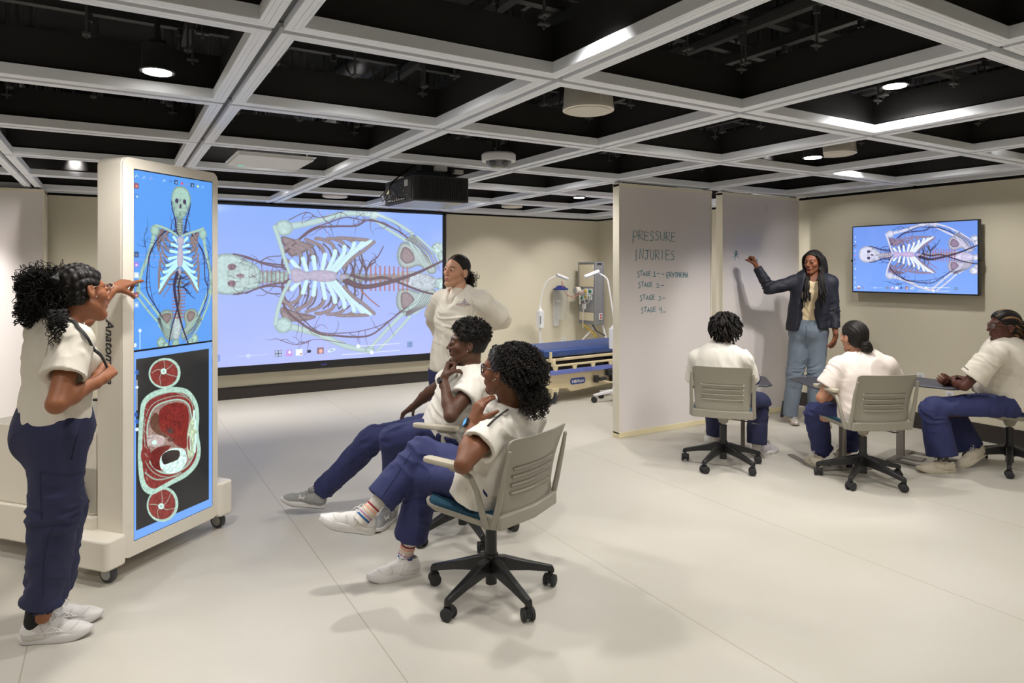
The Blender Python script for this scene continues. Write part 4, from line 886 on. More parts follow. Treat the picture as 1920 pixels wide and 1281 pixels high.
b = MB(); b.bar(TL(-.014, .27, .47), TL(-.014, .23, .38), .018, .016); b.cyl(TL(-.022, .228, .375), TL(-.003, .228, .375), .012, 14); b.build('latch_handle', mat('latch_dark', srgb(80, 78, 76), .4, metal=.4), lk)
vs, fs = text_mesh('Anatomage', .105, .0006, .28, 1.0, .0018); vs[:, 0] *= .337/vs[:, 0].max(); vs[:, 1] *= .72
# reads downwards on the narrow side: text x -> -z, text y -> towards the back
vs2 = np.stack([TL(-.0012, .075+0, 1.33)[None, :]+(-UP)*v[0]*1.0+(-TN)*(v[1]-.03)*1.0-TU*v[2] for v in vs]).reshape(-1, 3); b = MB(); b.add(vs2, fs); b.build('lettering', mat('lettering_navy', srgb(40, 36, 58), .4), t, smooth=False)

# ------------------------------------------------------------------ task chairs
M_shell = mat('chair_shell', srgb(152, 147, 134), .45, bump=.03, bscale=600); M_cush = mat('chair_cushion_teal', srgb(20, 66, 88), .85, bump=.3, bscale=400, var=.3, vscale=30, stretch=(1, 6, 1))
M_bl = mat('chair_base_black', (.014, .014, .015), .38)
def make_chair(name, label, arms, spin=0.0):
    t = thing(name, label, 'chair', group='grey office chairs with slatted backs')
    for k in range(5):
        a = spin+k*2*PI/5; d = np.array([math.cos(a), math.sin(a), 0]); sd = np.array([-d[1], d[0], 0])
        def ring(r, zt, zb, w): return [d*r+sd*w/2+UP*zb, d*r+sd*w*.42+UP*zt, d*r-sd*w*.42+UP*zt, d*r-sd*w/2+UP*zb]
        b = MB(); b.loft([ring(.02, .185, .115, .05), ring(.07, .18, .115, .052), ring(.19, .14, .098, .042), ring(.295, .108, .075, .032), ring(.318, .1, .068, .03), ring(.325, .085, .066, .028)]); b.build('base_arm', M_bl, t, bevel=.005)
        p = d*.305+UP*.03; ax = np.array([math.cos(a+1.1*(k+1)), math.sin(a+1.1*(k+1)), 0]); b = MB()
        b.cyl(p+UP*.03, p+UP*.055, .009, 10); b.tube([p-ax*.012+UP*.006, p+ax*.012+UP*.006], .0255, 18); b.tube([p-ax*.008+UP*.02, p+ax*.008+UP*.02], .022, 14); o = b.build('caster', M_bl, t)
        b = MB(); [b.tube([p+ax*(s*.012), p+ax*(s*.015), p+ax*(s*.027), p+ax*(s*.03)], [.024, .0295, .0295, .024], 20) for s in (-1, 1)]; b.build('wheel', M_dk2, o)
    b = MB(); b.cyl((0, 0, .055), (0, 0, .33), .028, 24); b.cyl((0, 0, .105), (0, 0, .2), .038, 24, .034); b.build('gas_column', M_bl, t)
    b = MB(); b.cyl((0, 0, .33), (0, 0, .385), .016, 18); b.lathe([(.03, .345), (.055, .40), (.075, .415), (.075, .425), (.02, .425)], 20); b.build('column_collar', M_shell, t)
    b = MB(); b.tube([(.05, -.03, .385), (.16, -.02, .375), (.22, -.01, .362)], .004, 8); b.tube([(.2, -.012, .366), (.235, -.008, .358), (.285, 0, .35)], [.006, .010, .004], 8, flat=.6); b.build('lever', M_bl, t)
    # seat shell: shallow tray with upturned rim, rear bar behind
    def outl(w, h, r, cy): return rrect(w, h, r, 6, 0, cy)
    def seatz(y): return .418+.02*((y+.02)/.24)**2*(1 if y > 0 else .3)
    rings = []
    for w, h, dz in ((.30, .30, -.006), (.44, .44, .004), (.475, .47, .022), (.48, .474, .036), (.462, .458, .036), (.44, .44, .02)):
        rings.append([(x, y, seatz(y)+dz) for x, y in outl(w, h, .07, .01)])
    b = MB(); b.loft(rings); b.build('seat_shell', M_shell, t)
    rings = []
    for w, h, dz in ((.40, .40, .018), (.455, .45, .022), (.462, .456, .036), (.45, .444, .052), (.40, .39, .062), (.25, .24, .066)):
        rings.append([(x, y, seatz(y)+dz) for x, y in outl(w, h, .08, .012)])
    b = MB(); b.loft(rings); b.build('seat_cushion', M_cush, t)
    # rear bar that carries the back
    b = MB(); pts = [(-.245, -.13), (-.245, -.19), (-.225, -.235), (0, -.262), (.225, -.235), (.245, -.19), (.245, -.13)]
    ins = [(-.215, -.13), (-.215, -.18), (-.2, -.205), (0, -.228), (.2, -.205), (.215, -.18), (.215, -.13)]
    vs = [(x, y, z) for z in (.43, .49) for x, y in pts]+[(x, y, z) for z in (.43, .49) for x, y in ins]; n = 7; fs = []
    for i in range(6): fs += [(i, i+1, n+i+1, n+i), (2*n+i+1, 2*n+i, 3*n+i, 3*n+i+1), (n+i, n+i+1, 3*n+i+1, 3*n+i), (i+1, i, 2*n+i, 2*n+i+1)]
    fs += [(0, n, 3*n, 2*n), (n-1, 3*n-1, 4*n-1, 2*n-1)]; b.add(vs, fs); b.build('rear_bar', M_shell, t, bevel=.006)
    # backrest: curved shell leaning back, four slots, four proud slats
    def bk(u, v):   # u -1..1 across, v 0..1 up -> point on the back sheet
        w = .205+.02*v-.012*math.sin(v*PI)*0; lean = -.235-.085*v-.02*math.sin(v*PI)*-1+.035*(u*u)
        return np.array([u*w, lean+.0, .487+.352*v])
    us = np.linspace(-1, 1, 17); vv = [0, .02, .05, .09, .25, .28, .31, .36, .39, .42, .47, .50, .53, .58, .61, .64, .8, .95, .985, 1]
    slots = [(4, 5), (7, 8), (10, 11), (13, 14)]
    F_, B_ = [], []
    for v in vv:
        for u in us:
            uu = u*(1-(.1 if v in (0, 1) else (.03 if v in (.02, .985) else 0))); F_.append(bk(uu, v)+np.array([0, .005, 0]))
            B_.append(bk(uu, v)+np.array([0, -.006, 0]))
    nU, nV = len(us), len(vv); fs = []; hole = lambda i, j: (j in [s[0] for s in slots]) and 2 <= i < nU-3
    def idx(l, i, j): return l*nU*nV+j*nU+i
    for j in range(nV-1):
        for i in range(nU-1):
            if hole(i, j): continue
            fs.append((idx(0, i, j), idx(0, i, j+1), idx(0, i+1, j+1), idx(0, i+1, j))); fs.append((idx(1, i, j), idx(1, i+1, j), idx(1, i+1, j+1), idx(1, i, j+1)))
            for (di, dj, e) in ((-1, 0, (0, 0, 0, 1)), (1, 0, (1, 1, 1, 0)), (0, -1, (1, 0, 0, 0)), (0, 1, (0, 1, 1, 1))):
                ni, nj = i+di, j+dj
                if ni < 0 or nj < 0 or ni >= nU-1 or nj >= nV-1 or hole(ni, nj):
                    a1, a2 = (i+e[0], j+e[1]), (i+e[2], j+e[3]); fs.append((idx(0, *a1), idx(0, *a2), idx(1, *a2), idx(1, *a1)))
    b = MB(); b.add(F_+B_, fs); b.build('backrest', M_shell, t, angle=60)
    for s in slots:
        v = vv[s[0]]-.012; b = MB(); b.loft([[bk(u, v)+np.array(q) for q in ((0, -.005, -.006), (0, -.017, .004), (0, -.016, .008), (0, -.003, .014))] for u in np.linspace(-.72, .72, 13)]); b.build('back_slat', M_shell, t)
    for s in (-1, 1):
        b = MB(); b.tube([(s*.235, -.2, .44), (s*.232, -.232, .56), (s*.234, -.262, .70), (s*.226, -.285, .79)], [.014, .013, .011, .008], 10, flat=1.2); b.build('back_upright', M_shell, t)
        if arms:
            b = MB(); b.tube([(s*.245, -.17, .435), (s*.262, -.16, .50), (s*.272, -.135, .60), (s*.274, -.10, .655), (s*.274, -.05, .675), (s*.274, .02, .68)], [.016, .017, .015, .015, .016, .014], 12, flat=.75); b.build('arm_post', M_shell, t)
            Mx = np.array(Matrix.Translation((s*.274, .03, .685))); b = MB(); b.loft([[(s*.274+x, y, z) for x, y in rrect(w, h, w*.42, 5, 0, .035)] for w, h, z in ((.034, .25, .681), (.052, .285, .686), (.058, .29, .695), (.052, .284, .706), (.03, .25, .709))]); b.build('arm_pad', mat('arm_pad', srgb(186, 178, 160), .5), t)
    return t
def face_rz(r, f):
    v = DIR(r, f); return math.atan2(v[1], v[0])-PI/2
CH = {}
def chair_at(key, px, d, rz, label, arms, spin):
    p = W(px, 600, d); c = make_chair('office_chair', label, arms, spin); c.location = (p[0], p[1], 0); c.rotation_euler = (0, 0, rz); CH[key] = c; return c
chair_at('front', 921, 3.26, face_rz(-.80, .60), 'grey office chair under the woman with the black headband, nearest the camera', True, .62)
chair_at('man', 868, 4.02, face_rz(-.93, .38), 'grey office chair under the bearded man, mostly hidden', True, .2)
chair_at('left', 1356, 5.42, face_rz(.33, .94), 'grey armless office chair with its back turned, in front of the whiteboards', False, .5)
chair_at('mid', 1618, 5.03, face_rz(-.10, .99), 'grey office chair with armrests seen from behind, middle of the right group', True, .1)
chair_at('right', 1893, 5.32, face_rz(-.93, .36), 'grey office chair cut off by the right edge of the photo', False, .35)

# ------------------------------------------------------------------ folding tables
M_ttop = mat('table_top_dark', srgb(66, 66, 74), .45); M_tleg = mat('table_leg_grey', srgb(140, 134, 128), .4, metal=.3)
def ctable(p, rz, label, h=.72):
    t = thing('side_table', label, 'table', p, rz, 'small tables with dark tops')
    b = MB(); b.prism([(-.28, -.2), (-.2, -.24), (.24, -.2), (.3, -.1), (.3, .1), (.24, .2), (-.2, .24), (-.28, .2)], .016, np.array(Matrix.Translation((0, 0, h-.016)))); b.build('tabletop', M_ttop, t, bevel=.006)
    b = MB(); b.prism(rrect(.065, .035, .012), h-.03, np.array(Matrix.Translation((-.2, 0, .012)))); b.build('leg', M_tleg, t)
    b = MB(); b.box((-.2, 0, .008), (.06, .46, .014)); b.box((.02, .205, .007), (.42, .05, .012)); b.box((.02, -.205, .007), (.42, .05, .012)); b.box((-.1, 0, .007), (.16, .12, .012)); b.build('base', M_tleg, t, bevel=.003)
    return t
ctable(W(1393, 600, 6.02)*np.array([1, 1, 0]), face_rz(.33, .94)+PI/2, 'small table mostly hidden behind the man with short twists', .60)
ctable(W(1553, 600, 5.5)*np.array([1, 1, 0]), face_rz(-.1, 1)+PI/2, 'small dark-topped table in front of the woman with the low bun', .66)
ctable(W(1738, 600, 5.52)*np.array([1, 1, 0]), face_rz(.65, -.75)+PI/2, 'small dark-topped table under the clasped hands of the rightmost woman', .66)

# ------------------------------------------------------------------ stretcher in the bay
M_blue = mat('mattress_blue', srgb(52, 78, 140), .38, bump=.05, bscale=30); M_cream = mat('stretcher_cream', srgb(222, 208, 172), .45); M_stripe = mat('stretcher_periwinkle', srgb(108, 122, 196), .5)
p0 = W(1022, 600, 7.85)*np.array([1, 1, 0]); ba = math.radians(5); t = thing('hospital_stretcher', 'cream hospital stretcher with blue mattress behind the first whiteboard', 'stretcher', p0, ba)
def prof_box(x0, x1, y0, y1, z0, z1, r=.02): b = MB(); b.prism(rrect(x1-x0, y1-y0, r, 5, (x0+x1)/2, (y0+y1)/2), z1-z0, np.array(Matrix.Translation((0, 0, z0)))); return b
b = prof_box(0, 1.95, .02, .70, .545, .64, .07); b.build('mattress', M_blue, t, bevel=.025, seg=3); b = prof_box(.02, 1.93, .0, .72, .50, .53, .04); b.build('deck', M_cream, t, bevel=.006)
for y in (-.045, .765):
    b = MB(); b.box((.95, y, .535), (1.75, .022, .018)); b.box((.98, y, .455), (1.8, .026, .024)); [b.loft([[(x-.02, y-.01, .39), (x+.02, y-.01, .39), (x+.02, y+.01, .39), (x-.02, y+.01, .39)], [(x-.04, y-.01, .445), (x+.04, y-.01, .445), (x+.04, y+.01, .445), (x-.04, y+.01, .445)]]) for x in (.12, .42, .72, 1.02, 1.32, 1.62)]
    b.box((.09, y, .49), (.05, .03, .08)); b.build('side_rail', M_cream, t, bevel=.004)
    b = MB(); b.box((1.0, y, .375), (1.92, .02, .055)); b.build('bumper_strip', M_stripe, t, bevel=.004)
b = MB(); [b.cyl((.06, y, .5), (.06, y, .62), .018, 12) for y in (-.03, .75)]; b.build('corner_post', M_cream, t)
b = MB(); b.prism([(.02, .16), (.35, .16), (.42, .11), (.75, .13), (1.3, .16), (1.9, .16), (1.9, .35), (.02, .35)], .7, frameM((0, 0.01, 0), (1, 0, 0), (0, 0, 1), (0, 1, 0))); b.build('base_frame', M_cream, t, bevel=.012)
b = MB(); b.box((.6, .36, .42), (.9, .5, .1)); b.box((1.5, .36, .42), (.5, .5, .08)); b.build('mechanism', M_dk2, t)
for x, y in ((.12, .0), (.12, .7), (1.8, 0), (1.8, .7)):
    b = MB(); b.tube([(x-.012, y, .085), (x+.012, y, .085)], .08, 28); o = b.build('caster', M_rub, t); b = MB(); b.tube([(x-.03, y, .15), (x-.032, y, .1), (x-.032, y, .06)], [.05, .045, .02], 12, flat=.5); b.tube([(x+.03, y, .15), (x+.032, y, .1), (x+.032, y, .06)], [.05, .045, .02], 12, flat=.5); b.box((x, y, .165), (.1, .1, .04)); b.build('caster_fork', M_cream, o)
b = MB(); b.prism(rrect(.24, .075, .03, 6, .52, .235), .006, frameM((0, .012, 0), (1, 0, 0), (0, 0, 1), (0, -1, 0))); o = b.build('badge', mat('badge_royal', srgb(52, 80, 160), .4), t)
vs, fs = text_mesh('Hill-Rom', .052, .001, 0, .92, .0012); wv = vs[:, 0].max(); b = MB(); b.add(np.stack([vs[:, 0]/wv*.2+.42, np.full(len(vs), .0)+.004-vs[:, 2], vs[:, 1]+.216], 1), fs); b.build('lettering', mat('lettering_white', srgb(240, 240, 240), .4), o, smooth=False)
b = MB(); b.tube([(.82, -.03, .25), (.9, -.08, .2), (1.0, -.1, .18), (1.08, -.06, .24), (1.12, -.02, .28)], .012, 8); b.build('pedal_lever', M_cream, t)
for c, s in (((.78, -.04, .24), (.06, .05, .09)), ((.87, -.05, .235), (.12, .06, .04)), ((1.05, -.06, .285), (.2, .09, .04)), ((1.0, -.06, .32), (.1, .07, .05)), ((1.06, -.03, .21), (.06, .05, .1))):
    b = MB(); b.box(c, s); b.build('pedal', M_dk2, t, bevel=.012)
b = MB(); b.tube([(.1, -.055, .60), (.16, -.06, .585), (.22, -.055, .6), (.25, -.05, .61)], .012, 8, flat=.5); b.build('mattress_strap', mat('strap_navy', srgb(40, 54, 104), .7), t)
# exam lamps
M_gl = mat('lamp_face_blue', srgb(150, 180, 225), .3)
def exam_lamp(pb, dr, label, hz=1.46, reach=.3, box0=.72, base=True):
    t = thing('exam_lamp', label, 'lamp', pb); d = np.array([dr[0], dr[1], 0]); sd = np.array([-d[1], d[0], 0])
    b = MB(); b.cyl((0, 0, .12), (0, 0, box0+.02), .016, 14); b.build('pole', M_whitec, t)
    b = MB(); b.prism(rrect(.09, .1, .02), .25, np.array(Matrix.Translation((0, 0, box0)))); b.lathe([(.04, box0+.25), (.03, box0+.27), (.014, box0+.29), (.01, box0+.34)], 16); b.build('power_box', M_whitec, t, bevel=.006)
    b = MB(); b.box((-.03, -.052, box0+.12), (.02, .006, .12)); b.build('label_strip', mat('strip_grey', srgb(130, 130, 140), .5), t)
    P = [np.array([0, 0, box0+.3]), np.array([0, 0, box0+.42])+d*.01, np.array([0, 0, hz-.16])+d*.06, np.array([0, 0, hz-.06])+d*reach*.45, np.array([0, 0, hz])+d*reach*.9]
    P = [np.array([*curve2([(q@d, q[2]) for q in P])[i]]) for i in range(len(curve2([(q@d, q[2]) for q in P])))]
    b = MB(); b.tube([d*q[0]+UP*q[1] for q in P], .0095, 10); b.build('gooseneck', M_whitec, t)
    e = d*reach+UP*(hz+.01); ax = nrm(d*.75+UP*.12-UP*.0); dn = nrm(d*.35-UP*.94)
    ax = nrm(d*.9+UP*.1); nn = np.cross(ax, sd); nn = nn if nn[2] < 0 else -nn; ax2 = nrm(ax+nn*.55); nn2 = nrm(np.cross(ax2, sd)); nn2 = nn2 if nn2[2] < 0 else -nn2
    M1 = frameM(e+ax2*.07, ax2, sd, nn2); b = MB(); b.prism(rrect(.2, .1, .04), .04, M1@np.array(Matrix.Translation((0, 0, -.03)))); b.build('lamp_head', M_whitec, t, bevel=.012, seg=3)
    b = MB(); b.prism(rrect(.18, .08, .032), .006, M1@np.array(Matrix.Translation((0, 0, .008)))); b.build('lamp_face', M_gl, t)
    for k in range(5):
        a = k*2*PI/5+.3; q = np.array([math.cos(a), math.sin(a), 0]); b = MB(); b.bar(q*.01+UP*.13, q*.26+UP*.085, .05, .04, w2=.035, h2=.025); b.build('base_arm', M_whitec, t, bevel=.006)
        p = q*.25+UP*.033; s = np.array([-q[1], q[0], 0]); b = MB(); b.cyl(p-s*.022, p+s*.022, .033, 18); b.cyl(p, p+UP*.05, .01, 8); b.build('caster', M_dk2, t)
    b = MB(); b.cyl((0, 0, .09), (0, 0, .17), .045, 20, .02); b.build('base_hub', M_whitec, t)
    return t
exam_lamp(W(1013, 600, 9.95)*np.array([1, 1, 0]), RT[:2]*1.0, 'white gooseneck exam lamp standing behind the left end of the stretcher', 1.50, .26, .73)
exam_lamp(W(1151, 600, 8.05)*np.array([1, 1, 0]), -RT[:2]*1.0, 'white gooseneck exam lamp on casters half hidden behind the first whiteboard', 1.55, .2, .64)

# ------------------------------------------------------------------ gas and power column
M_alu = mat('column_aluminium', srgb(150, 152, 158), .35, metal=.5); M_beige = mat('column_beige', srgb(214, 204, 178), .5); M_gry = mat('column_grey', srgb(132, 134, 140), .4)
cx0, cx1, cy0, cy1, cz0, cz1 = 6.40, 6.58, 8.20, 8.62, .74, 1.72
t = thing('medical_gas_unit', 'grey equipment column with gas outlets standing in the back right corner', 'equipment column', ((cx0+cx1)/2, (cy0+cy1)/2, 0)); t['_world'] = ((cx0+cx1)/2, (cy0+cy1)/2, 0)
b = MB(); b.box(((cx0+cx1)/2, (cy0+cy1)/2, (cz0+cz1)/2), (cx1-cx0, cy1-cy0, cz1-cz0)); b.build('housing', M_gry, t, bevel=.008)
b = MB(); b.box((cx0+.01, cy0-.003, (cz0+cz1)/2), (.03, .012, cz1-cz0+.02)); b.box((cx1-.01, cy0-.003, (cz0+cz1)/2), (.022, .012, cz1-cz0+.01)); b.box((cx0-.003, cy1-.02, (cz0+cz1)/2), (.012, .03, cz1-cz0)); b.box((cx0-.003, (cy0+cy1)/2, cz1-.01), (.01, cy1-cy0, .025)); b.build('edge_profile', M_alu, t)
for z0, z1 in ((1.33, 1.68), (.80, .93)):
    b = MB(); b.box((cx0-.004, cy0+.21, (z0+z1)/2), (.01, .36, z1-z0)); b.build('beige_panel', M_beige, t)
b = MB(); b.box((cx0-.002, cy0+.21, 1.13), (.008, .36, .38)); b.build('outlet_strip', M_alu, t)
for i, (y, z, c) in enumerate(((.08, 1.26, srgb(20, 130, 100)), (.2, 1.26, srgb(220, 190, 40)), (.3, 1.24, srgb(225, 225, 225)), (.1, 1.17, srgb(20, 90, 70)), (.2, 1.17, srgb(200, 170, 50)), (.26, 1.02, srgb(220, 220, 215)), (.3, 1.15, srgb(20, 120, 100)))):
    b = MB(); b.box((cx0-.012, cy0+y, z), (.014, .075, .085)); o = b.build('gas_outlet', mat('outlet_plate_white', srgb(225, 225, 222), .4), t); b = MB(); b.cyl((cx0-.035, cy0+y, z), (cx0-.015, cy0+y, z), .024, 16); b.build('gas_coupling', mat('coupling_%d' % i, c, .4), o)
b = MB(); b.cyl((cx0-.11, cy0+.36, 1.27), (cx0-.03, cy0+.36, 1.27), .055, 24); b.cyl((cx0-.03, cy0+.34, 1.2), (cx0-.03, cy0+.34, 1.05), .012, 10); o = b.build('regulator', M_white, t)
b = MB(); b.cyl((cx0-.115, cy0+.36, 1.27), (cx0-.11, cy0+.36, 1.27), .045, 24); b.build('dial', mat('dial_grey', srgb(170, 170, 172), .3), o)
M_tube = mat('clear_tubing', srgb(225, 228, 225), .2, alpha=.6); b = MB(); 
for q, r in ((0, .075), (.01, .068), (.02, .08)): b.tube([(cx0-.05, cy0+.14+r*math.cos(a), 1.14+q+r*math.sin(a)) for a in np.linspace(0, 2*PI, 24)], .005, 6)
b.tube([(cx0-.05, cy0+.2, 1.05), (cx0-.06, cy0+.22, .9), (cx0-.05, cy0+.24, .68)], .007, 6); b.build('coiled_tubing', M_tube, t)
b = MB(); b.box((cx0+.11, cy0-.006, 1.0-.13), (.06, .012, .1)); o = b.build('power_outlet', M_whitec, t); b = MB(); [b.cyl((cx0+.11, cy0-.016, z), (cx0+.11, cy0-.01, z), .016, 14) for z in (.89, .848)]; b.build('red_socket', mat('socket_red', srgb(170, 30, 35), .4), o)
b = MB(); b.box((cx0+.09, cy0-.006, 1.69), (.08, .012, .022)); b.build('badge', mat('badge_dark', srgb(40, 44, 60), .4), t)
b = MB(); b.bar((cx0+.12, cy0+.05, .74), (cx0+.12, cy0+.05, .03), .07, .05); b.bar((cx1-.01, cy0+.05, .8), (cx1+.17, cy0-.05, .03), .03, .03); b.bar((cx0+.12, cy0+.36, .74), (cx0+.12, cy0+.36, .03), .05, .05); b.bar((cx0+.1, cy0+.1, .72), (cx0-.1, cy0+.3, .42), .03, .02); b.box((cx0+.1, cy0+.2, .02), (.5, .6, .04)); b.build('stand', M_whitec, t)
b = MB(); b.tube([(cx0-.02, cy0+.3, .74), (cx0+.02, cy0+.16, .66), (cx0+.05, cy0+.02, .55)], .014, 8); b.build('yellow_hose', mat('hose_yellow', srgb(180, 150, 40), .5), t); b = MB(); b.tube([(cx0+.03, cy0+.1, .74), (cx0+.06, cy0+.03, .64), (cx0+.12, cy0-.1, .58)], .01, 8); b.build('black_hose', M_dk, t)
# suction canister and its tube hanging on the back wall
c0 = np.array([6.08, 8.66, 0]); t = thing('suction_canister', 'clear suction canister with blue lid and pink tube beside the equipment column', 'canister', (c0[0], c0[1], .70)); t['_world'] = (c0[0], c0[1], .70)
M_clr = mat('clear_plastic', srgb(205, 205, 198), .15, alpha=.35); b = MB(); b.lathe([(.05, .80), (.085, .81), (.1, 1.0), (.115, 1.27), (.118, 1.28)], 32, np.array(Matrix.Translation(c0.tolist()))); b.build('jar', M_clr, t)
b = MB(); b.lathe([(.12, 1.28), (.12, 1.3), (.09, 1.31), (.07, 1.33), (.05, 1.345)], 32, np.array(Matrix.Translation(c0.tolist()))); b.build('lid', mat('lid_navy', srgb(36, 50, 130), .4), t)
b = MB(); b.tube([c0+np.array(q) for q in ((-.02, -.06, 1.42), (-.01, -.08, 1.3), (.05, -.1, 1.2), (.14, -.14, 1.16), (.24, -.2, 1.22), (.3, -.24, 1.28))], .008, 8); b.build('suction_tube', mat('tube_pink', srgb(190, 120, 120), .4), t)
b = MB(); b.box(c0+np.array([0, .09, 1.1]), (.06, .08, .04)); b.box(c0+np.array([0, .125, 1.0]), (.1, .02, .6)); b.build('bracket', M_whitec, t)
# ------------------------------------------------------------------ people
from mathutils.bvhtree import BVHTree
M_top = mat('scrub_ivory', srgb(226, 219, 205), .8, bump=.12, bscale=900, crease=.35)
M_topw = mat('scrub_white', srgb(229, 224, 214), .8, bump=.12, bscale=900, crease=.35)
M_navy = mat('scrub_navy', srgb(40, 46, 92), .8, bump=.15, bscale=900, crease=.4)
M_navy2 = mat('scrub_navy_dark', srgb(38, 42, 76), .8, bump=.15, bscale=900, crease=.4)
M_seam = mat('seam_navy', srgb(24, 26, 56), .8); M_seamw = mat('seam_ivory', srgb(176, 168, 152), .8)
M_sole = mat('sole_white', srgb(214, 211, 210), .6); M_shoe = mat('shoe_white', srgb(222, 219, 216), .55, bump=.1, bscale=500); M_lace = mat('lace_white', srgb(232, 230, 226), .7)
M_shoec = mat('shoe_cream', srgb(206, 196, 176), .6, bump=.15, bscale=500); M_shoeg = mat('shoe_grey', srgb(150, 150, 148), .7, bump=.25, bscale=600); M_soled = mat('sole_grey', srgb(104, 100, 98), .6)
M_eyew = mat('eye_white', srgb(225, 218, 210), .2); M_iris = mat('iris_dark', (.012, .007, .005), .1)
M_hair = mat_attr('hair_strands', .5, spec=.22); M_gold = mat('gold', (.8, .6, .3), .25, metal=1); M_silver = mat('silver', (.75, .75, .75), .25, metal=1)
M_lens = mat('lens_clear', (.9, .93, .95), .05, alpha=.10)
def skin_mat(nm): return mat_attr('skin_'+nm, .48, spec=.38)
def P_R(fwd, up):
    f = nrm(fwd); r = nrm(np.cross(f, up)); u = np.cross(r, f); return np.stack([r, f, u])   # rows: right, forward, up
class Head:
    def __init__(s, c, fwd, up, sc=1.0): s.c = np.asarray(c, float); s.R = P_R(fwd, up); s.s = sc
    def w(s, x, y, z): return s.c+s.s*(x*s.R[0]+y*s.R[1]+z*s.R[2])
    def wv(s, P): return s.c+s.s*(np.asarray(P)@s.R)
    def v(s, x, y, z): return x*s.R[0]+y*s.R[1]+z*s.R[2]
    def loc(s, V): return (np.asarray(V)-s.c)@s.R.T/s.s
    def prims(s, male=False):
        w, k = s.w, s.s; E = lambda c, r, kk, op='u': ell(w(*c), [q*k for q in r], s.R, kk*k, op); C = lambda a, b, ra, rb, kk, op='u': cone(w(*a), w(*b), ra*k, rb*k, kk*k, op)
        m = 1.08 if male else 1.0
        L = [E((0, -.012, .03), (.0735, .092, .084), .01), E((0, .03, -.03), (.054, .056, .079), .025), C((0, .062, -.098), (0, .07, -.094), .02*m, .017*m, .025)]
        for q in (-1, 1):
            L += [C((q*.044*m, -.004, -.054), (q*.012, .064, -.099), .0155*m, .0145*m, .022), E((q*.04, .052, -.022), (.022, .026, .02), .02), C((q*.012, .079, .024), (q*.042, .066, .024), .012, .009, .015)]
        L += [C((0, .082, .016), (0, .104, -.026), .0075, .0095, .009), E((0, .106, -.029), (.0115, .01, .0095), .006)]
        for q in (-1, 1): L += [E((q*.0125, .094, -.033), (.0085, .0105, .0075), .005)]
        for q in (-1, 1): L += [E((q*.032, .098, .004), (.018, .02, .012), .012, 's'), E((q*.0325, .0765, .004), (.0180, .0130, .0122), .006), E((q*.032, .0945, .0025), (.0120, .0095, .0038), .0015, 's')]
        L += [E((0, .080, -.060), (.027, .0125, .020), .012), E((0, .0912, -.0565), (.0185, .0065, .0046), .004), E((0, .0898, -.0665), (.0165, .0068, .0054), .004), E((0, .0978, -.0615), (.021, .0055, .0014), .002, 's'), E((0, .084, -.082), (.02, .006, .005), .008, 's')]
        for q in (-1, 1):
            L += [ell(w(q*.078, -.014, -.006), [.0085*k, .0185*k, .031*k], P_R(s.v(-q*.25, 1, 0), s.v(0, -.2, 1)), .006*k), ell(w(q*.0885, -.012, .003), [.0085*k, .0095*k, .019*k], s.R, .003*k, 's')]
        return L
    def neck(s, base, r=.052):
        r = r*.94; return [cone(s.w(0, -.030, -.045), base, r*s.s, r*1.14, .022), cone(s.w(0, -.002, -.07), (s.w(0, .0, -.08)+base)/2, .033*s.s, .038, .02)]
def ang(v, ax, a): return np.array(Matrix.Rotation(a, 3, Vector(ax.tolist())))@v
def hand_prims(wr, dirn, palm, right, curl=((.3, .4, .3),)*4, spread=1.0, th=(.5, .3, .3), thdir=(.62, .72, .3), s=1.0):
    d = nrm(dirn); n = nrm(palm-d*(palm@d)); lat = np.cross(d, n)*(1 if right else -1); L = []
    lo = (.030, .0105, -.0095, -.028); ln = (.072, .08, .074, .058); kx = (.088, .092, .088, .08)
    if len(curl) == 1: curl = curl*4
    L.append(cone(wr-d*.03*s, wr+d*.012*s, .024*s, .024*s, .012, flv=n, fl=1.3))
    ax = np.cross(d, n)
    for i in range(4):
        k0 = wr+(d*kx[i]+lat*lo[i])*s; L.append(cone(wr+(d*.015+lat*lo[i]*.5)*s, k0, .0165*s, .0115*s, .014))
        p = k0; a = 0; dd = nrm(d+lat*(lo[i]*2.2*spread)); axl = nrm(np.cross(dd, n)); rr = (.0098, .0088, .008, .0068)
        for j, f in enumerate((.46, .30, .24)):
            a += curl[i][j]; q = p+ang(dd, axl, a)*ln[i]*f*s; L.append(cone(p, q, rr[j]*s*(1 if i < 3 else .88), rr[j+1]*s*(1 if i < 3 else .88), .004 if j else .006)); p = q
    b = wr+(d*.022+lat*.02+n*.006)*s; td = nrm(d*thdir[0]+lat*thdir[1]+n*thdir[2]); p = b; q = p+td*.046*s; L.append(cone(p, q, .0165*s, .0125*s, .014)); p = q
    axt = nrm(np.cross(td, nrm(n*.6-lat*.8))); a = 0
    for j, f in enumerate((.034, .027)):
        a += th[j+1]; q = p+ang(td, axt, a)*f*s; L.append(cone(p, q, (.0118, .0105)[j]*s, (.0105, .0085)[j]*s, .004)); p = q
    return L
FIST = ((1.35, 1.6, 1.0),); RELAX = ((.35, .5, .3), (.45, .55, .35), (.5, .6, .35), (.55, .6, .4))
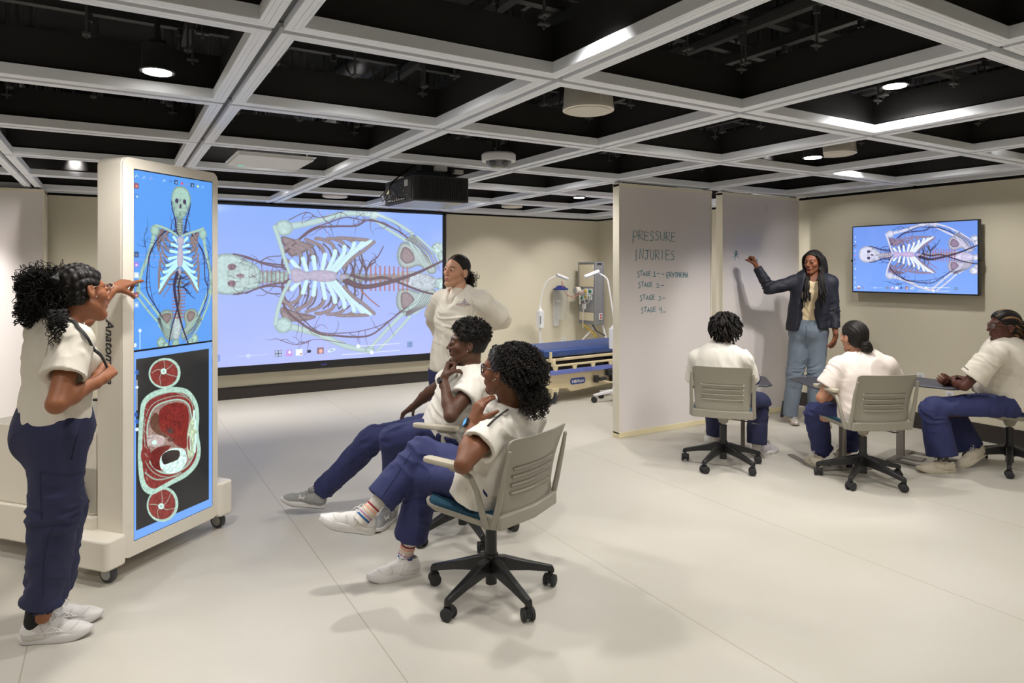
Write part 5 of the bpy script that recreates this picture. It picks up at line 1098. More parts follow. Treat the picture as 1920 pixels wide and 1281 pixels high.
def cloth(name, prims, m, parent, h=.0065, clips=(), amp=.004, bends=(), ax=UP, seed=0, freq=9.0, it=1, fn=None):
    V, Fq = sdf_mesh(prims, h, clips, it=it, fn=fn); N = vnormals(V, Fq)
    Q = V+.05*np.stack([vnoise(V*6+i*7.1, seed+i) for i in range(3)], 1); ax = nrm(ax); al = (Q@ax)[:, None]*ax
    q = (Q-al)+al*.3
    r = 1-np.abs(vnoise(q*freq, seed+5))*2.6; r2 = vnoise(q*freq*.45, seed+9); r3 = 1-np.abs(vnoise(q*freq*2.1, seed+6))*2.6; d = amp*(.7*r+.8*r2+.3*r3)
    for (c, rad, a, dv) in bends:
        wgt = np.exp(-((V-np.asarray(c))**2).sum(1)/rad**2); dv = nrm(dv); t = Q+dv*(Q@dv)[:, None]*1.6
        d = d+wgt*a*1.25*(1-np.abs(vnoise(t*freq*1.15, seed+31))*2.8)
    V = V+N*d[:, None]; off = woff(parent)
    o = mesh_obj(name, V-off, Fq, m, parent, angle=0); o['_v'] = 0; CLOTH[o.name] = (V, Fq); return o
CLOTH = {}
def person(label, loc, group=None):
    t = thing('person', label, 'person', loc, group=group); t['_world'] = [float(x) for x in loc]; return t
def body(t, prims, fine, skin, head=None, lip=None, brow=(.02, .014, .012), h=.009, extra=None):
    """one continuous skin surface: coarse everywhere, the same field meshed finely round the head and hands"""
    lo_all, F_all = sdf_mesh(prims, h); N0 = len(lo_all); cen = lo_all[F_all].mean(1); keep = np.ones(len(F_all), bool)
    Vs = [lo_all]; Fs = []
    for (c, r, hh) in fine: keep &= ((cen-c)**2).sum(1) > (r-.004)**2
    Fs.append(F_all[keep]); n = N0
    for (c, r, hh) in fine:
        c = np.asarray(c); V, Fq = nets(field(prims, c-r-.01, c+r+.01, hh), c-r-.01, hh)
        if len(V) == 0: continue
        V = relax(V, Fq, 1, .4); cc = V[Fq].mean(1); m = ((cc-c)**2).sum(1) < r**2
        for (c2, r2, h2) in fine:
            if h2 < hh: m &= ((cc-c2)**2).sum(1) > (r2-.004)**2
        Fq = Fq[m]; Vs.append(V); Fs.append(Fq+n); n += len(V)
    V = np.concatenate(Vs); Fq = np.concatenate(Fs); used = np.unique(Fq); mp = -np.ones(len(V), int); mp[used] = np.arange(len(used)); V = V[used]; Fq = mp[Fq]
    cols = np.tile(np.array(skin, float), (len(V), 1)); cols *= (1+.07*vnoise(V*28, 3)+.04*vnoise(V*70, 4))[:, None]
    if head is not None:
        q = head.loc(V); x, y, z = np.abs(q[:, 0]), q[:, 1], q[:, 2]
        lipc = np.array(lip if lip else [skin[0]*.85, skin[1]*.6, skin[2]*.62]); w = np.clip(1-np.maximum((x/.021)**2+((z+.0615)/.0108)**2-.75, 0)*4, 0, 1)*(y > .075); cols = cols*(1-w[:, None]*.75)+lipc*w[:, None]*.75
        bl = .0292-.22*np.abs(x-.034); w = np.clip(1-np.abs(z-bl)/.0052, 0, 1)*((x > .014) & (x < .05) & (y > .045)); w = np.clip(w*2, 0, 1)*.85; cols = cols*(1-w[:, None])+np.array(brow)*w[:, None]
        w = np.clip(1-np.sqrt((x-.04)**2+(z+.025)**2)/.03, 0, 1)*(y > .03); cols[:, 0] *= 1+.12*w; 
    if extra is not None: cols = extra(V, cols)
    o = mesh_obj('body', V-np.array(t['_world']), Fq, skin_mat(str(t.name)), t, angle=0, cols=np.clip(cols, 0, 1)); CLOTH[o.name] = (V, Fq)
    if head is not None:
        for q in (-1, 1):
            c = head.w(q*.032, .0757, .003); g = head.R[1]; b = MB(); k = head.s
            vs, fs = [], []
            Mx = frameM(c, head.R[0], head.R[2], head.R[1]); Mx[:3, :3] = np.stack([head.R[0], head.R[2], head.R[1]], 1)*np.array([k, k, k])
            b.lathe([(.012*math.sin(a), .012*math.cos(a)) for a in np.linspace(PI*.95, .05, 12)], 20, Mx); e = b.build('eye', M_eyew, t)
            b = MB(); b.lathe([(.0056, .0117), (.0035, .0126), (.0005, .0129)], 16, Mx); b.build('iris', M_iris, e)
            b = MB(); ar = [head.w(q*(.0185+.028*u), .0898-.012*(u-.4)**2*4, .0035+.0045*math.sin(PI*min(1, u*1.02))) for u in np.linspace(0, 1, 9)]; b.tube(ar, [.0008*k]+[.0018*k]*7+[.0008*k], 6); b.build('eyelash', M_dk, e)
    return o
def torso_prims(J, o=0.0, w=(.16, .132, .15), fl=1.38, bust=0.0, hem=None, loose=0.0):
    pel, shm, f, up = J['pel'], J['shm'], J['f'], nrm(J['shm']-J['pel']); wa = pel+(shm-pel)*.38; ch = pel+(shm-pel)*.72; fp = J.get('fp', f)
    if 'bend' in J: wa = wa+J['bend']; ch = ch+J['bend']*.8
    L = [cone(pel, wa, w[0]+o, w[1]+o+loose, .04, flv=fp, fl=fl), cone(wa, ch, w[1]+o+loose, w[2]+o, .04, flv=f, fl=fl), cone(ch, shm-up*.055, w[2]+o, w[2]*.86+o, .04, flv=f, fl=fl)]
    for k in ('shR', 'shL'): L += [cone(shm+(J[k]-shm)*.25-up*.02, J[k]-up*.012, .058+o*.7, .05+o*.7, .045), cone(shm+up*.045, J[k]-up*.0, .035+o*.6, .036+o*.6, .05)]
    lat = nrm(J['shL']-J['shR'])
    if bust: L += [ell(ch+f*(.055)+lat*q*.068-up*.02, (.068+o*.6, .066+o*.6, .066+o*.6), None, .04) for q in (-1, 1)] if bust > 0 else []
    return L
def limb_prims(J, arms=True, legs=True):
    L = []
    for q in 'RL':
        if arms and 'el'+q in J: L += [cone(J['sh'+q], J['el'+q], .048, .037, .02), cone(J['el'+q], (J['el'+q]*.65+J['wr'+q]*.35), .036, .036, .015), cone((J['el'+q]*.65+J['wr'+q]*.35), J['wr'+q], .036, .0235, .015)]
        if legs and 'kn'+q in J: L += [cone(J['hip'+q], J['kn'+q], .078, .052, .03), cone(J['kn'+q], J['kn'+q]*.6+J['an'+q]*.4, .05, .052, .02), cone(J['kn'+q]*.6+J['an'+q]*.4, J['an'+q], .052, .033, .02)]
    return L
def sleeve(sh, el, frac=.62, r0=.066, r1=.074, fl=1.0, flv=None, inner=.048):
    e = sh+(el-sh)*frac; d = nrm(el-sh); return [cone(sh, sh+(el-sh)*(frac+.25), r0, r1+(r1-r0)*.3, .03, clip=[(e, d)]), cone(e-d*.03, e+d*.09, inner, inner+.008, .006, 's')]
def trousers(J, hipw=.16, r=(.1, .078, .062), cuff=None, flare=None, fl=1.3, hemd=.04, seat=None):
    sc_ = [(np.array([0, 0, seat]), -UP)] if seat else []
    f = J.get('fp', J['f']); pel = J['pel']; up = nrm(J['shm']-J['pel']); L = [cone(pel-up*.03, pel+up*.10, hipw+.012, hipw-.018, .04, flv=f, fl=fl, clip=sc_)]
    for q in 'RL':
        if 'kn'+q not in J: continue
        h, k, a = J['hip'+q], J['kn'+q], J['an'+q]; d = nrm(a-k); e = a-d*hemd; L += [cone(h, k, r[0], r[1], .035, clip=sc_), cone(k, a+d*.03, r[1], r[2] if flare is None else flare, .03, clip=[(e, d)])]
        if cuff: L += [cone(e-d*.02, e+d*.012, cuff, cuff-.003, .008)]
        L += [cone(e-d*.01, e+d*.08, (cuff or r[2])-.010 if flare is None else flare-.012, (cuff or r[2])-.006 if flare is None else flare-.004, .004, 's')]
    return L
def shoe(t, heel, d, up, L=.275, m=None, ms=None, ml=None, soleh=.03, ms2=None, collar=.09, badge=None):
    """heel: point under the back of the heel, d towards the toe, up away from the ground"""
    m = m or M_shoe; ms = ms or M_sole; ml = ml or M_lace; d = nrm(d); up = nrm(up-d*(up@d)); s = np.cross(up, d); w = lambda x, y, z: heel+d*x*L/.275+s*y+up*z; B = np.stack([d, s, up])
    E = lambda c, r, k, op='u': ell(w(*c), r, B, k, op)
    pr = [cone(w(.038, 0, .048), w(.10, 0, .05), .033, .036, .02), cone(w(.10, 0, .048), w(.20, 0, .036), .037, .033, .03, flv=up, fl=1.05), E((.212, 0, .03), (.058, .041, .030), .02), cone(w(.048, 0, .05), w(.052, 0, collar+.02), .037, .034, .02, clip=[(w(.05, 0, collar+.012), nrm(up-d*.25))]),
          cone(w(.085, 0, .07), w(.15, 0, .06), .03, .024, .02), cone(w(.052, 0, collar-.03), w(.058, 0, collar+.06), .028, .036, .006, 's')]
    V, Fq = sdf_mesh(pr, .004, [(w(0, 0, soleh*.55), -up)]); o = mesh_obj('shoe', V-np.array(t['_world']), Fq, m, t, angle=0)
    out = []
    for k in range(36):
        a = 2*PI*k/36; x = .1375+.1385*math.cos(a); u = x/.275; hw = .033+.016*np.clip((u-.25)/.4, 0, 1)**1.3-.012*np.clip((u-.85)/.15, 0, 1); sy = math.sin(a); out.append((x, math.copysign(abs(sy)**.62, sy)*hw))
    b = MB(); b.loft([[w(.1375+(x-.1375)*k, y*k, z+(.018*max(0, (x-.2)/.075)**2 if z < .01 else .010*max(0, (x-.2)/.075))) for x, y in out] for k, z in ((.93, 0), (.98, .004), (1.0, .012), (.99, soleh-.004), (.93, soleh))]); b.build('sole', ms, o, angle=50)
    if ms2: b = MB(); b.loft([[w(.1375+(x-.1375)*k, y*k, z+.018*max(0, (x-.2)/.075)**2) for x, y in out] for k, z in ((.9, -.002), (.955, .001), (.985, .008))]); b.build('outsole', ms2, o, angle=50)
    b = MB()
    for i in range(5): x = .10+.018*i; z = .1135-.0105*i; b.tube([w(x-.004, -.022, z-.012), w(x, -.01, z-.001), w(x+.003, 0, z+.001), w(x, .01, z-.001), w(x-.004, .022, z-.012)], .0028, 6, flat=.6)
    for q in (-1, 1): b.tube([w(.098, 0, .116), w(.09, q*.02, .13), w(.1, q*.038, .122), w(.112, q*.032, .106), w(.1, q*.006, .116)], .0026, 6); b.tube([w(.098, 0, .116), w(.12, q*.022, .11), w(.13, q*.042, .088)], .0024, 6)
    b.build('laces', ml, o)
    bv = BVHTree.FromPolygons([tuple(v) for v in V], [tuple(int(i) for i in f) for f in Fq])
    def surf(lines, mm, r=.0018, nm='side_mark', sides=(-1, 1), top=False):
        b = MB(); k = 0
        for q in sides:
            for ln in lines:
                P = []
                ln = curve2(ln) if len(ln) > 2 else ln
                for i in range(len(ln)-1):
                    for u in (0, .25, .5, .75): P.append(np.array(ln[i])*(1-u)+np.array(ln[i+1])*u)
                P.append(np.array(ln[-1])); out = []
                for x, z in P:
                    a0 = w(x, q*.12, z); h, n_, i_, d_ = bv.ray_cast(Vector(a0.tolist()), Vector((-s*q).tolist()))
                    if h is not None and d_ < .12: out.append(np.array(h)+s*q*.0006)
                if len(out) > 2: b.tube(out, r, 5); k += 1
        if k: b.build(nm, mm, o)
    surf([[(.012, .052), (.05, .045), (.09, .05)], [(.2, .05), (.215, .06), (.225, .068)], [(.085, .085), (.10, .06), (.11, .036)], [(.16, .075), (.15, .055), (.155, .036)]], mat('shoe_stitch', srgb(178, 174, 170), .7), .0011, 'stitching')
    if badge: surf(badge[0], badge[1], badge[2])
    return o
def sock(t, an, kn, m, r=.036, below=.06, above=.1, name='sock'):
    d = nrm(kn-an); b = MB(); b.tube([an-d*below, an-d*.02, an+d*above*.5, an+d*above], [r*1.0, r*.98, r, r*1.05], 20); return b.build(name, m, t)
def band(t, name, p, ax, r, wd, m, th=.003, face=None, fm=None, fd=None):
    ax = nrm(ax); b = MB(); b.tube([p-ax*wd/2, p-ax*wd/2, p+ax*wd/2, p+ax*wd/2], [r-.002, r+th, r+th, r-.002], 24); o = b.build(name, m, t)
    if face is not None:
        fd = nrm(fd-ax*(fd@ax)); s = np.cross(fd, ax); Mx = frameM(p+fd*(r-.002), ax, s, fd); b = MB(); b.prism(rrect(face, face*.95, .008), .011, Mx); f = b.build('watch_face', m, o); b = MB(); b.prism(rrect(face*.82, face*.78, .006), .0125, Mx); b.build('watch_screen', fm or M_dk, f)
    return o
def glasses(t, H, m, lm=None, w=.05, hgt=.04, rad=.018, thick=.0018, z=.004):
    b = MB(); bl = MB()
    for q in (-1, 1):
        pts = [H.w(q*.033+x, .1-.35*abs(q*.033+x)+.003, z+y) for x, y in rrect(w, hgt, rad, 5)]; pts2 = pts+[pts[0], pts[1]]; b.tube(pts2, thick*H.s, 6); bl.add(pts, [tuple(range(len(pts)))])
        b.tube([H.w(q*.058, .083, z+.012), H.w(q*.07, .07, z+.012), H.w(q*.078, .01, z+.008), H.w(q*.079, -.012, z+.004), H.w(q*.076, -.03, z-.012)], thick*H.s, 6)
    b.tube([H.w(-.009, .1, z+.004), H.w(0, .104, z+.007), H.w(.009, .1, z+.004)], thick*H.s, 6)
    o = b.build('glasses', m, t); bl.build('lenses', M_lens, o, smooth=False); return o
# hair ------------------------------------------------------------
def hair_build(t, V, Fq, cols, name='hair'):
    return mesh_obj(name, V-np.array(t['_world']), Fq, M_hair, t, angle=0, cols=cols)
class HairMix:
    def __init__(s): s.V = []; s.F = []; s.C = []; s.n = 0
    def add(s, V, F, c):
        V = np.asarray(V); s.V.append(V); s.F.append(np.asarray(F)+s.n); s.C.append(np.tile(np.asarray(c, float), (len(V), 1)) if np.ndim(c) == 1 else c); s.n += len(V)
    def tube(s, pts, r, c, n=5):
        pts = np.asarray(pts, float); m = len(pts); T = np.gradient(pts, axis=0); T /= np.maximum(np.linalg.norm(T, axis=1, keepdims=True), 1e-9)
        ref = np.array([.31, .52, .79]); A = np.cross(T, ref); A /= np.maximum(np.linalg.norm(A, axis=1, keepdims=True), 1e-9); B = np.cross(A, T); R = np.asarray(r) if np.ndim(r) else np.full(m, r)
        R = R.copy(); R[0] *= .4; R[-1] *= .25; th = np.arange(n)*2*PI/n; V = (pts[:, None]+R[:, None, None]*(np.cos(th)[None, :, None]*A[:, None]+np.sin(th)[None, :, None]*B[:, None])).reshape(-1, 3)
        i = np.arange(m-1)[:, None]*n; k = np.arange(n)[None]; k2 = (k+1) % n; s.add(V, np.stack([i+k, i+k2, i+n+k2, i+n+k], -1).reshape(-1, 4), c)
    def curl(s, p0, path, R, turns, r, c, n=5, seg=9):
        """a ringlet that winds round a path"""
        path = curve2d3(path); m = max(int(turns*seg), 8); u = np.linspace(0, 1, m); P = np.stack([np.interp(u, np.linspace(0, 1, len(path)), path[:, i]) for i in range(3)], 1)
        T = np.gradient(P, axis=0); T /= np.maximum(np.linalg.norm(T, axis=1, keepdims=True), 1e-9); A = np.cross(T, [.3, .5, .8]); A /= np.maximum(np.linalg.norm(A, axis=1, keepdims=True), 1e-9); B = np.cross(T, A)
        ph = p0+u*turns*2*PI; RR = R*np.clip(u*4+.2, 0, 1); s.tube(P+RR[:, None]*(np.cos(ph)[:, None]*A+np.sin(ph)[:, None]*B), r, c, n)
    def build(s, t, name='hair'): return hair_build(t, np.concatenate(s.V), np.concatenate(s.F), np.concatenate(s.C), name)
def curve2d3(pts):
    P = np.asarray(pts, float)
    if len(P) < 3: return P
    out = []; N = len(P)
    for i in range(N-1):
        p0, p1, p2, p3 = P[max(i-1, 0)], P[i], P[i+1], P[min(i+2, N-1)]
        for k in range(6): t = k/6; out.append(.5*((2*p1)+(-p0+p2)*t+(2*p0-5*p1+4*p2-p3)*t*t+(-p0+3*p1-3*p2+p3)*t**3))
    out.append(P[-1]); return np.array(out)
BLK = np.array([.012, .010, .009])
def cap(H, off=.008, hy=.078, hz=.07, n=(.77, -.64), ears=True, k=1.0, low=-.075, side=None, h=.0035, disp=None, col=None, mix=None, extra=None):
    w = H.w; nn = H.v(0, n[0], n[1]); prs = [ell(w(0, -.014, .032), [(.0735+off)*H.s, (.092+off)*H.s, (.084+off)*H.s], H.R, .01), ell(w(0, -.045, -.02), [(.058+off)*H.s, (.05+off)*H.s, (.058+off)*H.s], H.R, .02)]+(extra or [])
    if ears: prs += [ell(w(q*.088, .0, -.012), [.03*H.s, .03*H.s, .036*H.s], H.R, .006, 's') for q in (-1, 1)]
    V, Fq = sdf_mesh(prs, h, [(w(0, hy, hz), nn), (w(0, 0, low), -H.R[2])]); N = vnormals(V, Fq)
    if disp is not None: V = V+N*disp(H.loc(V), V)[:, None]
    c = np.tile(BLK, (len(V), 1)) if col is None else col(H.loc(V)); (mix.add(V, Fq, c) if mix is not None else None); return V, Fq, c
def on_surface(obj, px_pts, off=.001):
    V, Fq = CLOTH[obj.name]; bv = BVHTree.FromPolygons([tuple(v) for v in V], [tuple(int(i) for i in f) for f in Fq]); out = []
    for px, py in px_pts:
        ray = nrm(FW+RT*((px-CXP)/F_PX)+UP*((HYP-py)/F_PX)); h, n, i, d = bv.ray_cast(Vector(CAMP.tolist()), Vector(ray.tolist()))
        if h is not None: out.append(np.array(h)-ray*off)
    return out
def seam(t, obj, px_pts, m, r=.0016, name='seam'):
    n = []; P = np.asarray(px_pts, float)
    for i in range(len(P)-1): n += [tuple(P[i]+(P[i+1]-P[i])*k/4) for k in range(4)]
    pts = on_surface(obj, n+[tuple(P[-1])], .0005)
    if len(pts) > 2: b = MB(); b.tube(pts, r, 5); b.build(name, m, obj if obj.type == 'MESH' else t)
def ringlets(H, mix, n, cen, rad, zmin=-.1, R=.007, r=.0035, L=.05, turns=3, seed=1, out=.3, ymax=.07, jit=.4, col=BLK):
    """short ringlets standing on an ellipsoid round the head"""
    rs = np.random.RandomState(seed); k = 0
    while k < n:
        v = rs.normal(size=3); v /= np.linalg.norm(v); p = np.array(cen)+np.array(rad)*v
        if p[2] < zmin or p[1] > ymax-(.07-p[2])*.85*(p[1] > 0): k += 0; 
        if p[2] < zmin or (p[1]-.05)*.77-(p[2]-.05)*.64 > 0: continue
        k += 1; d = v*out+np.array([0, -.3, -.75])*(1-out)+rs.normal(size=3)*jit*.4; d /= np.linalg.norm(d); l = L*rs.uniform(.6, 1.3)
        mix.curl(rs.uniform(0, 6), [H.w(*p), H.w(*(p+v*.012+d*l*.4)), H.w(*(p+v*.006+d*l))], R*rs.uniform(.7, 1.2), turns*rs.uniform(.8, 1.3), r, col*rs.uniform(.7, 1.6))
# ================= the woman pointing at the display
J = {}; d0 = 2.86
J['pel'] = W(103, 785, d0); J['shm'] = W(112, 622, d0-.02); J['f'] = DIR(.72, .69); lat = DIR(-.69, .72)
J['shR'] = W(140, 640, 2.76); J['shL'] = W(82, 622, 2.98); J['elR'] = LIMB(J['shR'], 106, 758, .285, -1); J['wrR'] = LIMB(J['elR'], 186, 712, .225, 1)
J['wrL'] = W(212, 542, 3.30); J['elL'] = (J['shL']+J['wrL'])/2+np.array([0, 0, -.05])+DIR(.2, .1)*.02
for q, s in (('R', -1), ('L', 1)): J['hip'+q] = J['pel']+lat*s*.085-UP*.05
J['knR'] = W(102, 960, 2.80); J['anR'] = W(80, 1155, 2.83); J['knL'] = W(116, 955, 3.0); J['anL'] = W(96, 1125, 3.02)
t = person('person in ivory scrub top with long curly ponytail, pointing at the anatomy display', FL(85, 1190)); H = Head(W(153, 550, 2.88), DIR(.38, .925, .03), nrm(UP*1-RT*.20+FW*.05), 1.05)
sk = srgb(150, 96, 66); nb = J['shm']+UP*.03+J['f']*.01; pd = nrm(W(257, 519, 3.44)-J['wrL'])
hn = nrm(-RT*.25+UP*-.8-FW*.3)
hL = hand_prims(J['wrL'], pd, hn, False, ((.12, .12, .08), (.9, 1.3, .8), (1.1, 1.4, .9), (1.2, 1.4, .9)), th=(.4, .25, .3), thdir=(.75, .35, .7), s=.98)
hd = nrm(W(214, 682, 2.92)-J['wrR']); hR = hand_prims(J['wrR'], hd, nrm(-RT*.3+FW*.9+UP*.1), True, FIST, th=(.5, .7, .6), thdir=(.6, .3, .75), s=1.0)
pr = H.prims()+H.neck(nb, .048)+torso_prims(J, -.004, (.15, .118, .135), 1.4)+limb_prims(J)+hL+hR
body(t, pr, [(H.c, .155, .0028), (J['wrL']+pd*.09, .125, .0024), (J['wrR']+hd*.06, .105, .0024)], sk, H)
up = nrm(J['shm']-J['pel']); hem = J['pel']-up*.005
tp = torso_prims(J, .012, (.15, .128, .142), 1.32, bust=1)+[cone(J['pel']+up*.25, hem-up*.1, .148, .172, .04, flv=J['f'], fl=1.3, clip=[(hem, nrm(-up*.97+J['f']*.2))])]+sleeve(J['shR'], J['elR'], .60, .064, .086, inner=.058)+sleeve(J['shL'], J['elL'], .72, .06, .075)+[cone(H.w(0, -.01, -.09), nb+J['f']*.05+UP*.02, .062, .072, .012, 's'), cone(nb+J['f']*.06+UP*.03, nb+J['f']*.15-UP*.06, .05, .02, .012, 's')]
top = cloth('scrub_top', tp, M_top, t, clips=[(hem-up*.03, -up)], amp=.0055, bends=[(J['shR'], .11, .006, RT), (J['pel']+up*.16, .16, .006, UP*.4+RT), (J['elR'], .1, .006, UP)], seed=2)
tr = trousers(J, .155, (.108, .088, .074), cuff=.054, fl=1.12, hemd=.065)+[ell(J['pel']-J['f']*.035-up*.08, (.115, .11, .12), None, .06)]
trs = cloth('scrub_trousers', tr, M_navy2, t, clips=[(J['pel']+up*.06, up)], amp=.006, bends=[(J['knR'], .14, .010, UP), (J['anR']+UP*.1, .13, .016, UP), (J['anL']+UP*.12, .12, .014, UP), (J['knL'], .12, .008, UP)], seed=5)
seam(t, trs, [(75, 884), (95, 888), (130, 890), (158, 884)], M_seam, .0022, 'pocket_edge'); seam(t, trs, [(75, 886), (76, 930), (78, 975)], M_seam, .0015); seam(t, trs, [(102, 985), (90, 1010), (82, 1050), (80, 1120)], M_seam, .0016)
seam(t, trs, [(150, 800), (140, 835), (134, 862)], M_seam, .0018, 'pocket_edge'); seam(t, top, [(85, 668), (92, 640), (104, 618), (118, 606)], M_seamw, .0013)
seam(t, top, [(83, 717), (110, 724), (140, 722), (160, 719)], M_seamw, .0012)
# hip pocket bag of the top that hangs in front
for q, (hx, hy, dd, ax_) in (('R', (36, 1208, 2.80, DIR(.97, .28))), ('L', (60, 1180, 2.97, DIR(.95, .33)))):
    hp = FL(hx, hy); shoe(t, hp, ax_, UP, .275, soleh=.034, ms2=M_shoeg, badge=([[(.10, .05), (.13, .07), (.155, .045)], [(.125, .045), (.145, .062), (.17, .045)], [(.06, .06), (.11, .052), (.18, .046)]], mat('mark_white', srgb(240, 238, 238), .4), .0024)); a = hp+ax_*.055+UP*.07; sock(t, a+UP*.01, J['kn'+q], mat('sock_black', (.012, .012, .013), .9), .040, .05, .09)
band(t, 'watch', J['wrL']-nrm(J['wrL']-J['elL'])*.012, J['wrL']-J['elL'], .029, .024, mat('watch_band_pink', srgb(232, 190, 170), .5), .003, .03, M_dk, UP*.7+RT*.2-FW*.6)
glasses(t, H, mat('rose_gold', srgb(200, 140, 120), .25, metal=.8), w=.052, hgt=.042, rad=.016, thick=.0016)
b = MB(); b.lathe([(.001, .004), (.003, .003), (.0035, 0), (.001, -.002)], 12, frameM(H.w(.087, -.004, -.03), H.R[1], H.R[2], H.R[0])); b.build('earring', M_silver, t)
# lanyard from the neck into the fist
hl = J['wrR']+hd*.075; b = MB(); b.tube(curve2d3([nb-J['f']*.075+UP*.03, *on_surface(top, [(134, 600), (146, 612), (158, 625), (168, 640), (176, 655)], .008), W(190, 668, 2.80), hl]), .0075, 8, flat=.35); b.build('lanyard', M_dk2, t)
b = MB(); b.tube(curve2d3([W(146, 598, 2.97), W(156, 608, 2.99), W(168, 625, 2.99), W(176, 642, 2.95)]), .0065, 8, flat=.35); b.build('lanyard', M_dk2, t)
mix = HairMix(); braid = lambda q, V: .0055*np.abs(np.sin(np.arctan2(q[:, 0], q[:, 2]+.06)*15))*(1+.35*np.sin(q[:, 1]*260))-.0015
cap(H, .007, .07, .075, mix=mix, disp=braid, h=.003, low=-.05)
tie = H.w(0.0, -.098, .052); rs = np.random.RandomState(4)
fill = [ell(W(95, 550, 2.86), (.08, .08, .07), None, .03), ell(W(70, 572, 2.86), (.062, .065, .058), None, .03), ell(W(110, 585, 2.82), (.06, .055, .07), None, .03), cone(tie, W(95, 545, 2.86), .035, .06, .03)]
V, Fq = sdf_mesh(fill, .006); N = vnormals(V, Fq); V = V+N*(.010*vnoise(V*55)+.006*vnoise(V*110))[:, None]; mix.add(V, Fq, BLK*.8)
for i in range(680):
    a = rs.uniform(0, 1); ex, ey = (lambda u: (112-78*u+rs.uniform(-8, 12), 622-30*u+rs.uniform(-70, 16)))(a); dd = 2.86+rs.uniform(-.09, .07); st = tie+rs.normal(size=3)*.016
    if a < .12 and rs.rand() < .6: ex, ey, dd = 112+rs.uniform(-18, 14), 610+rs.uniform(0, 42), 2.745
    e = W(ex, ey, dd); mid = (st+e)/2+UP*rs.uniform(.0, .07)+rs.normal(size=3)*.025-RT*rs.uniform(0, .04); mix.curl(rs.uniform(0, 6), [st, mid, e+UP*.02, e], rs.uniform(.006, .012), rs.uniform(5, 9), rs.uniform(.0012, .0021), BLK*rs.uniform(.6, 1.6), n=4, seg=7)
for i in range(46): x_ = rs.uniform(92, 126); e = W(x_-4, rs.uniform(612, 658-abs(x_-104)*1.6), 2.655); mix.curl(rs.uniform(0, 6), [W(x_, 580, 2.74), W(x_+rs.uniform(-5, 5), 602, 2.67), e], .010, 3.5, .0016, BLK, n=4, seg=9)
mix.build(t); b = MB(); b.lathe([(.018, -.006), (.024, 0), (.018, .006)], 16, frameM(tie, H.R[0], H.R[2], H.R[1])); b.build('hair_tie', mat('hair_tie_beige', srgb(190, 180, 150), .5), t)

# ================= the standing woman with hands on hips
J = {}; d0 = 4.8; J['f'] = DIR(-.60, -.80); lat = DIR(.80, -.60)
J['pel'] = W(848, 690, d0); J['shm'] = W(864, 560, d0); J['shR'] = W(829, 563, 4.88); J['shL'] = W(902, 566, 4.71); J['elL'] = LIMB(J['shL'], 944, 602, .27, 1); J['wrL'] = LIMB(J['elL'], 893, 618, .22, 1); J['elR'] = LIMB(J['shR'], 810, 603, .26, 1); J['wrR'] = LIMB(J['elR'], 835, 655, .24, 1)
J['fp'] = J['f']
for q, s in (('R', -1), ('L', 1)): J['hip'+q] = J['pel']+lat*s*.085-UP*.05; p = J['hip'+q]; J['kn'+q] = p-UP*.42+J['f']*.02; J['an'+q] = np.array([p[0], p[1], .09])
t = person('person in long-sleeved ivory scrub top with slicked-back dark hair, standing hands on hips', (J['pel'][0], J['pel'][1], 0)); H = Head(W(856, 508, 4.78), DIR(-.62, -.77, .06), nrm(UP+RT*.18-FW*.03), 1.0); sk = srgb(200, 150, 122)
nb = J['shm']+UP*.03
hd = DIR(-.3, .6, -.7); pr = H.prims()+H.neck(nb, .049)+torso_prims(J, -.004, (.15, .12, .14), 1.4)+limb_prims(J)+hand_prims(J['wrL'], DIR(-.4, .2, -.85), DIR(-.9, 0, 0), False)+hand_prims(J['wrR'], DIR(.4, .2, -.85), DIR(.9, 0, 0), True)
body(t, pr, [(H.c, .16, .0032)], sk, H, lip=srgb(170, 100, 90), brow=(.03, .02, .016))
up = nrm(J['shm']-J['pel']); hem = J['pel']-UP*.01
tp = torso_prims(J, .018, (.155, .135, .15), 1.28, bust=1)+[cone(J['pel']+up*.3, hem-up*.1, .16, .168, .04, flv=J['f'], fl=1.28)]+sleeve(J['shR'], J['elR'], .72, .066, .082, inner=.06)+sleeve(J['shL'], J['elL'], .78, .07, .088, inner=.066)+[cone(H.w(0, -.01, -.1), nb+J['f']*.03+UP*.035, .06, .068, .01, 's'), cone(nb+J['f']*.07+UP*.02, nb+J['f']*.16-UP*.085, .045, .02, .01, 's')]
top = cloth('scrub_top', tp, M_top, t, clips=[(hem, -UP)], amp=.007, bends=[(J['shm']+J['f']*.12-UP*.15, .15, .009, UP+RT*.4), (J['shL'], .1, .007, UP+RT), (J['pel']+UP*.12, .16, .008, RT)], seed=12)
ul = [cone(J['sh'+q], J['el'+q], .054, .047, .02) for q in 'RL']+[cone(J['el'+q], J['wr'+q], .046, .036, .02) for q in 'RL']+[cone(nb-UP*.01, nb+UP*.01+J['f']*.02, .075, .062, .02, clip=[(nb+UP*.032, nrm(UP*.9-J['f']*.35))])]+[cone(J['shm']+J['f']*.04-UP*.06, nb+J['f']*.06-UP*.03, .07, .05, .03)]
cloth('undershirt', ul, mat('undershirt_cream', srgb(222, 212, 196), .8), t, amp=.004, bends=[(J['elL'], .09, .008, J['elL']-J['shL']), (J['wrL'], .1, .006, RT)], seed=14, h=.006)
cloth('scrub_trousers', trousers(J, .155, (.1, .085, .08), fl=1.2), M_navy, t, clips=[(J['pel']+UP*.06, UP)], amp=.006, seed=15, h=.009)
for q in 'RL': shoe(t, np.array([J['an'+q][0], J['an'+q][1], 0])-J['f']*.07, J['f'], UP)
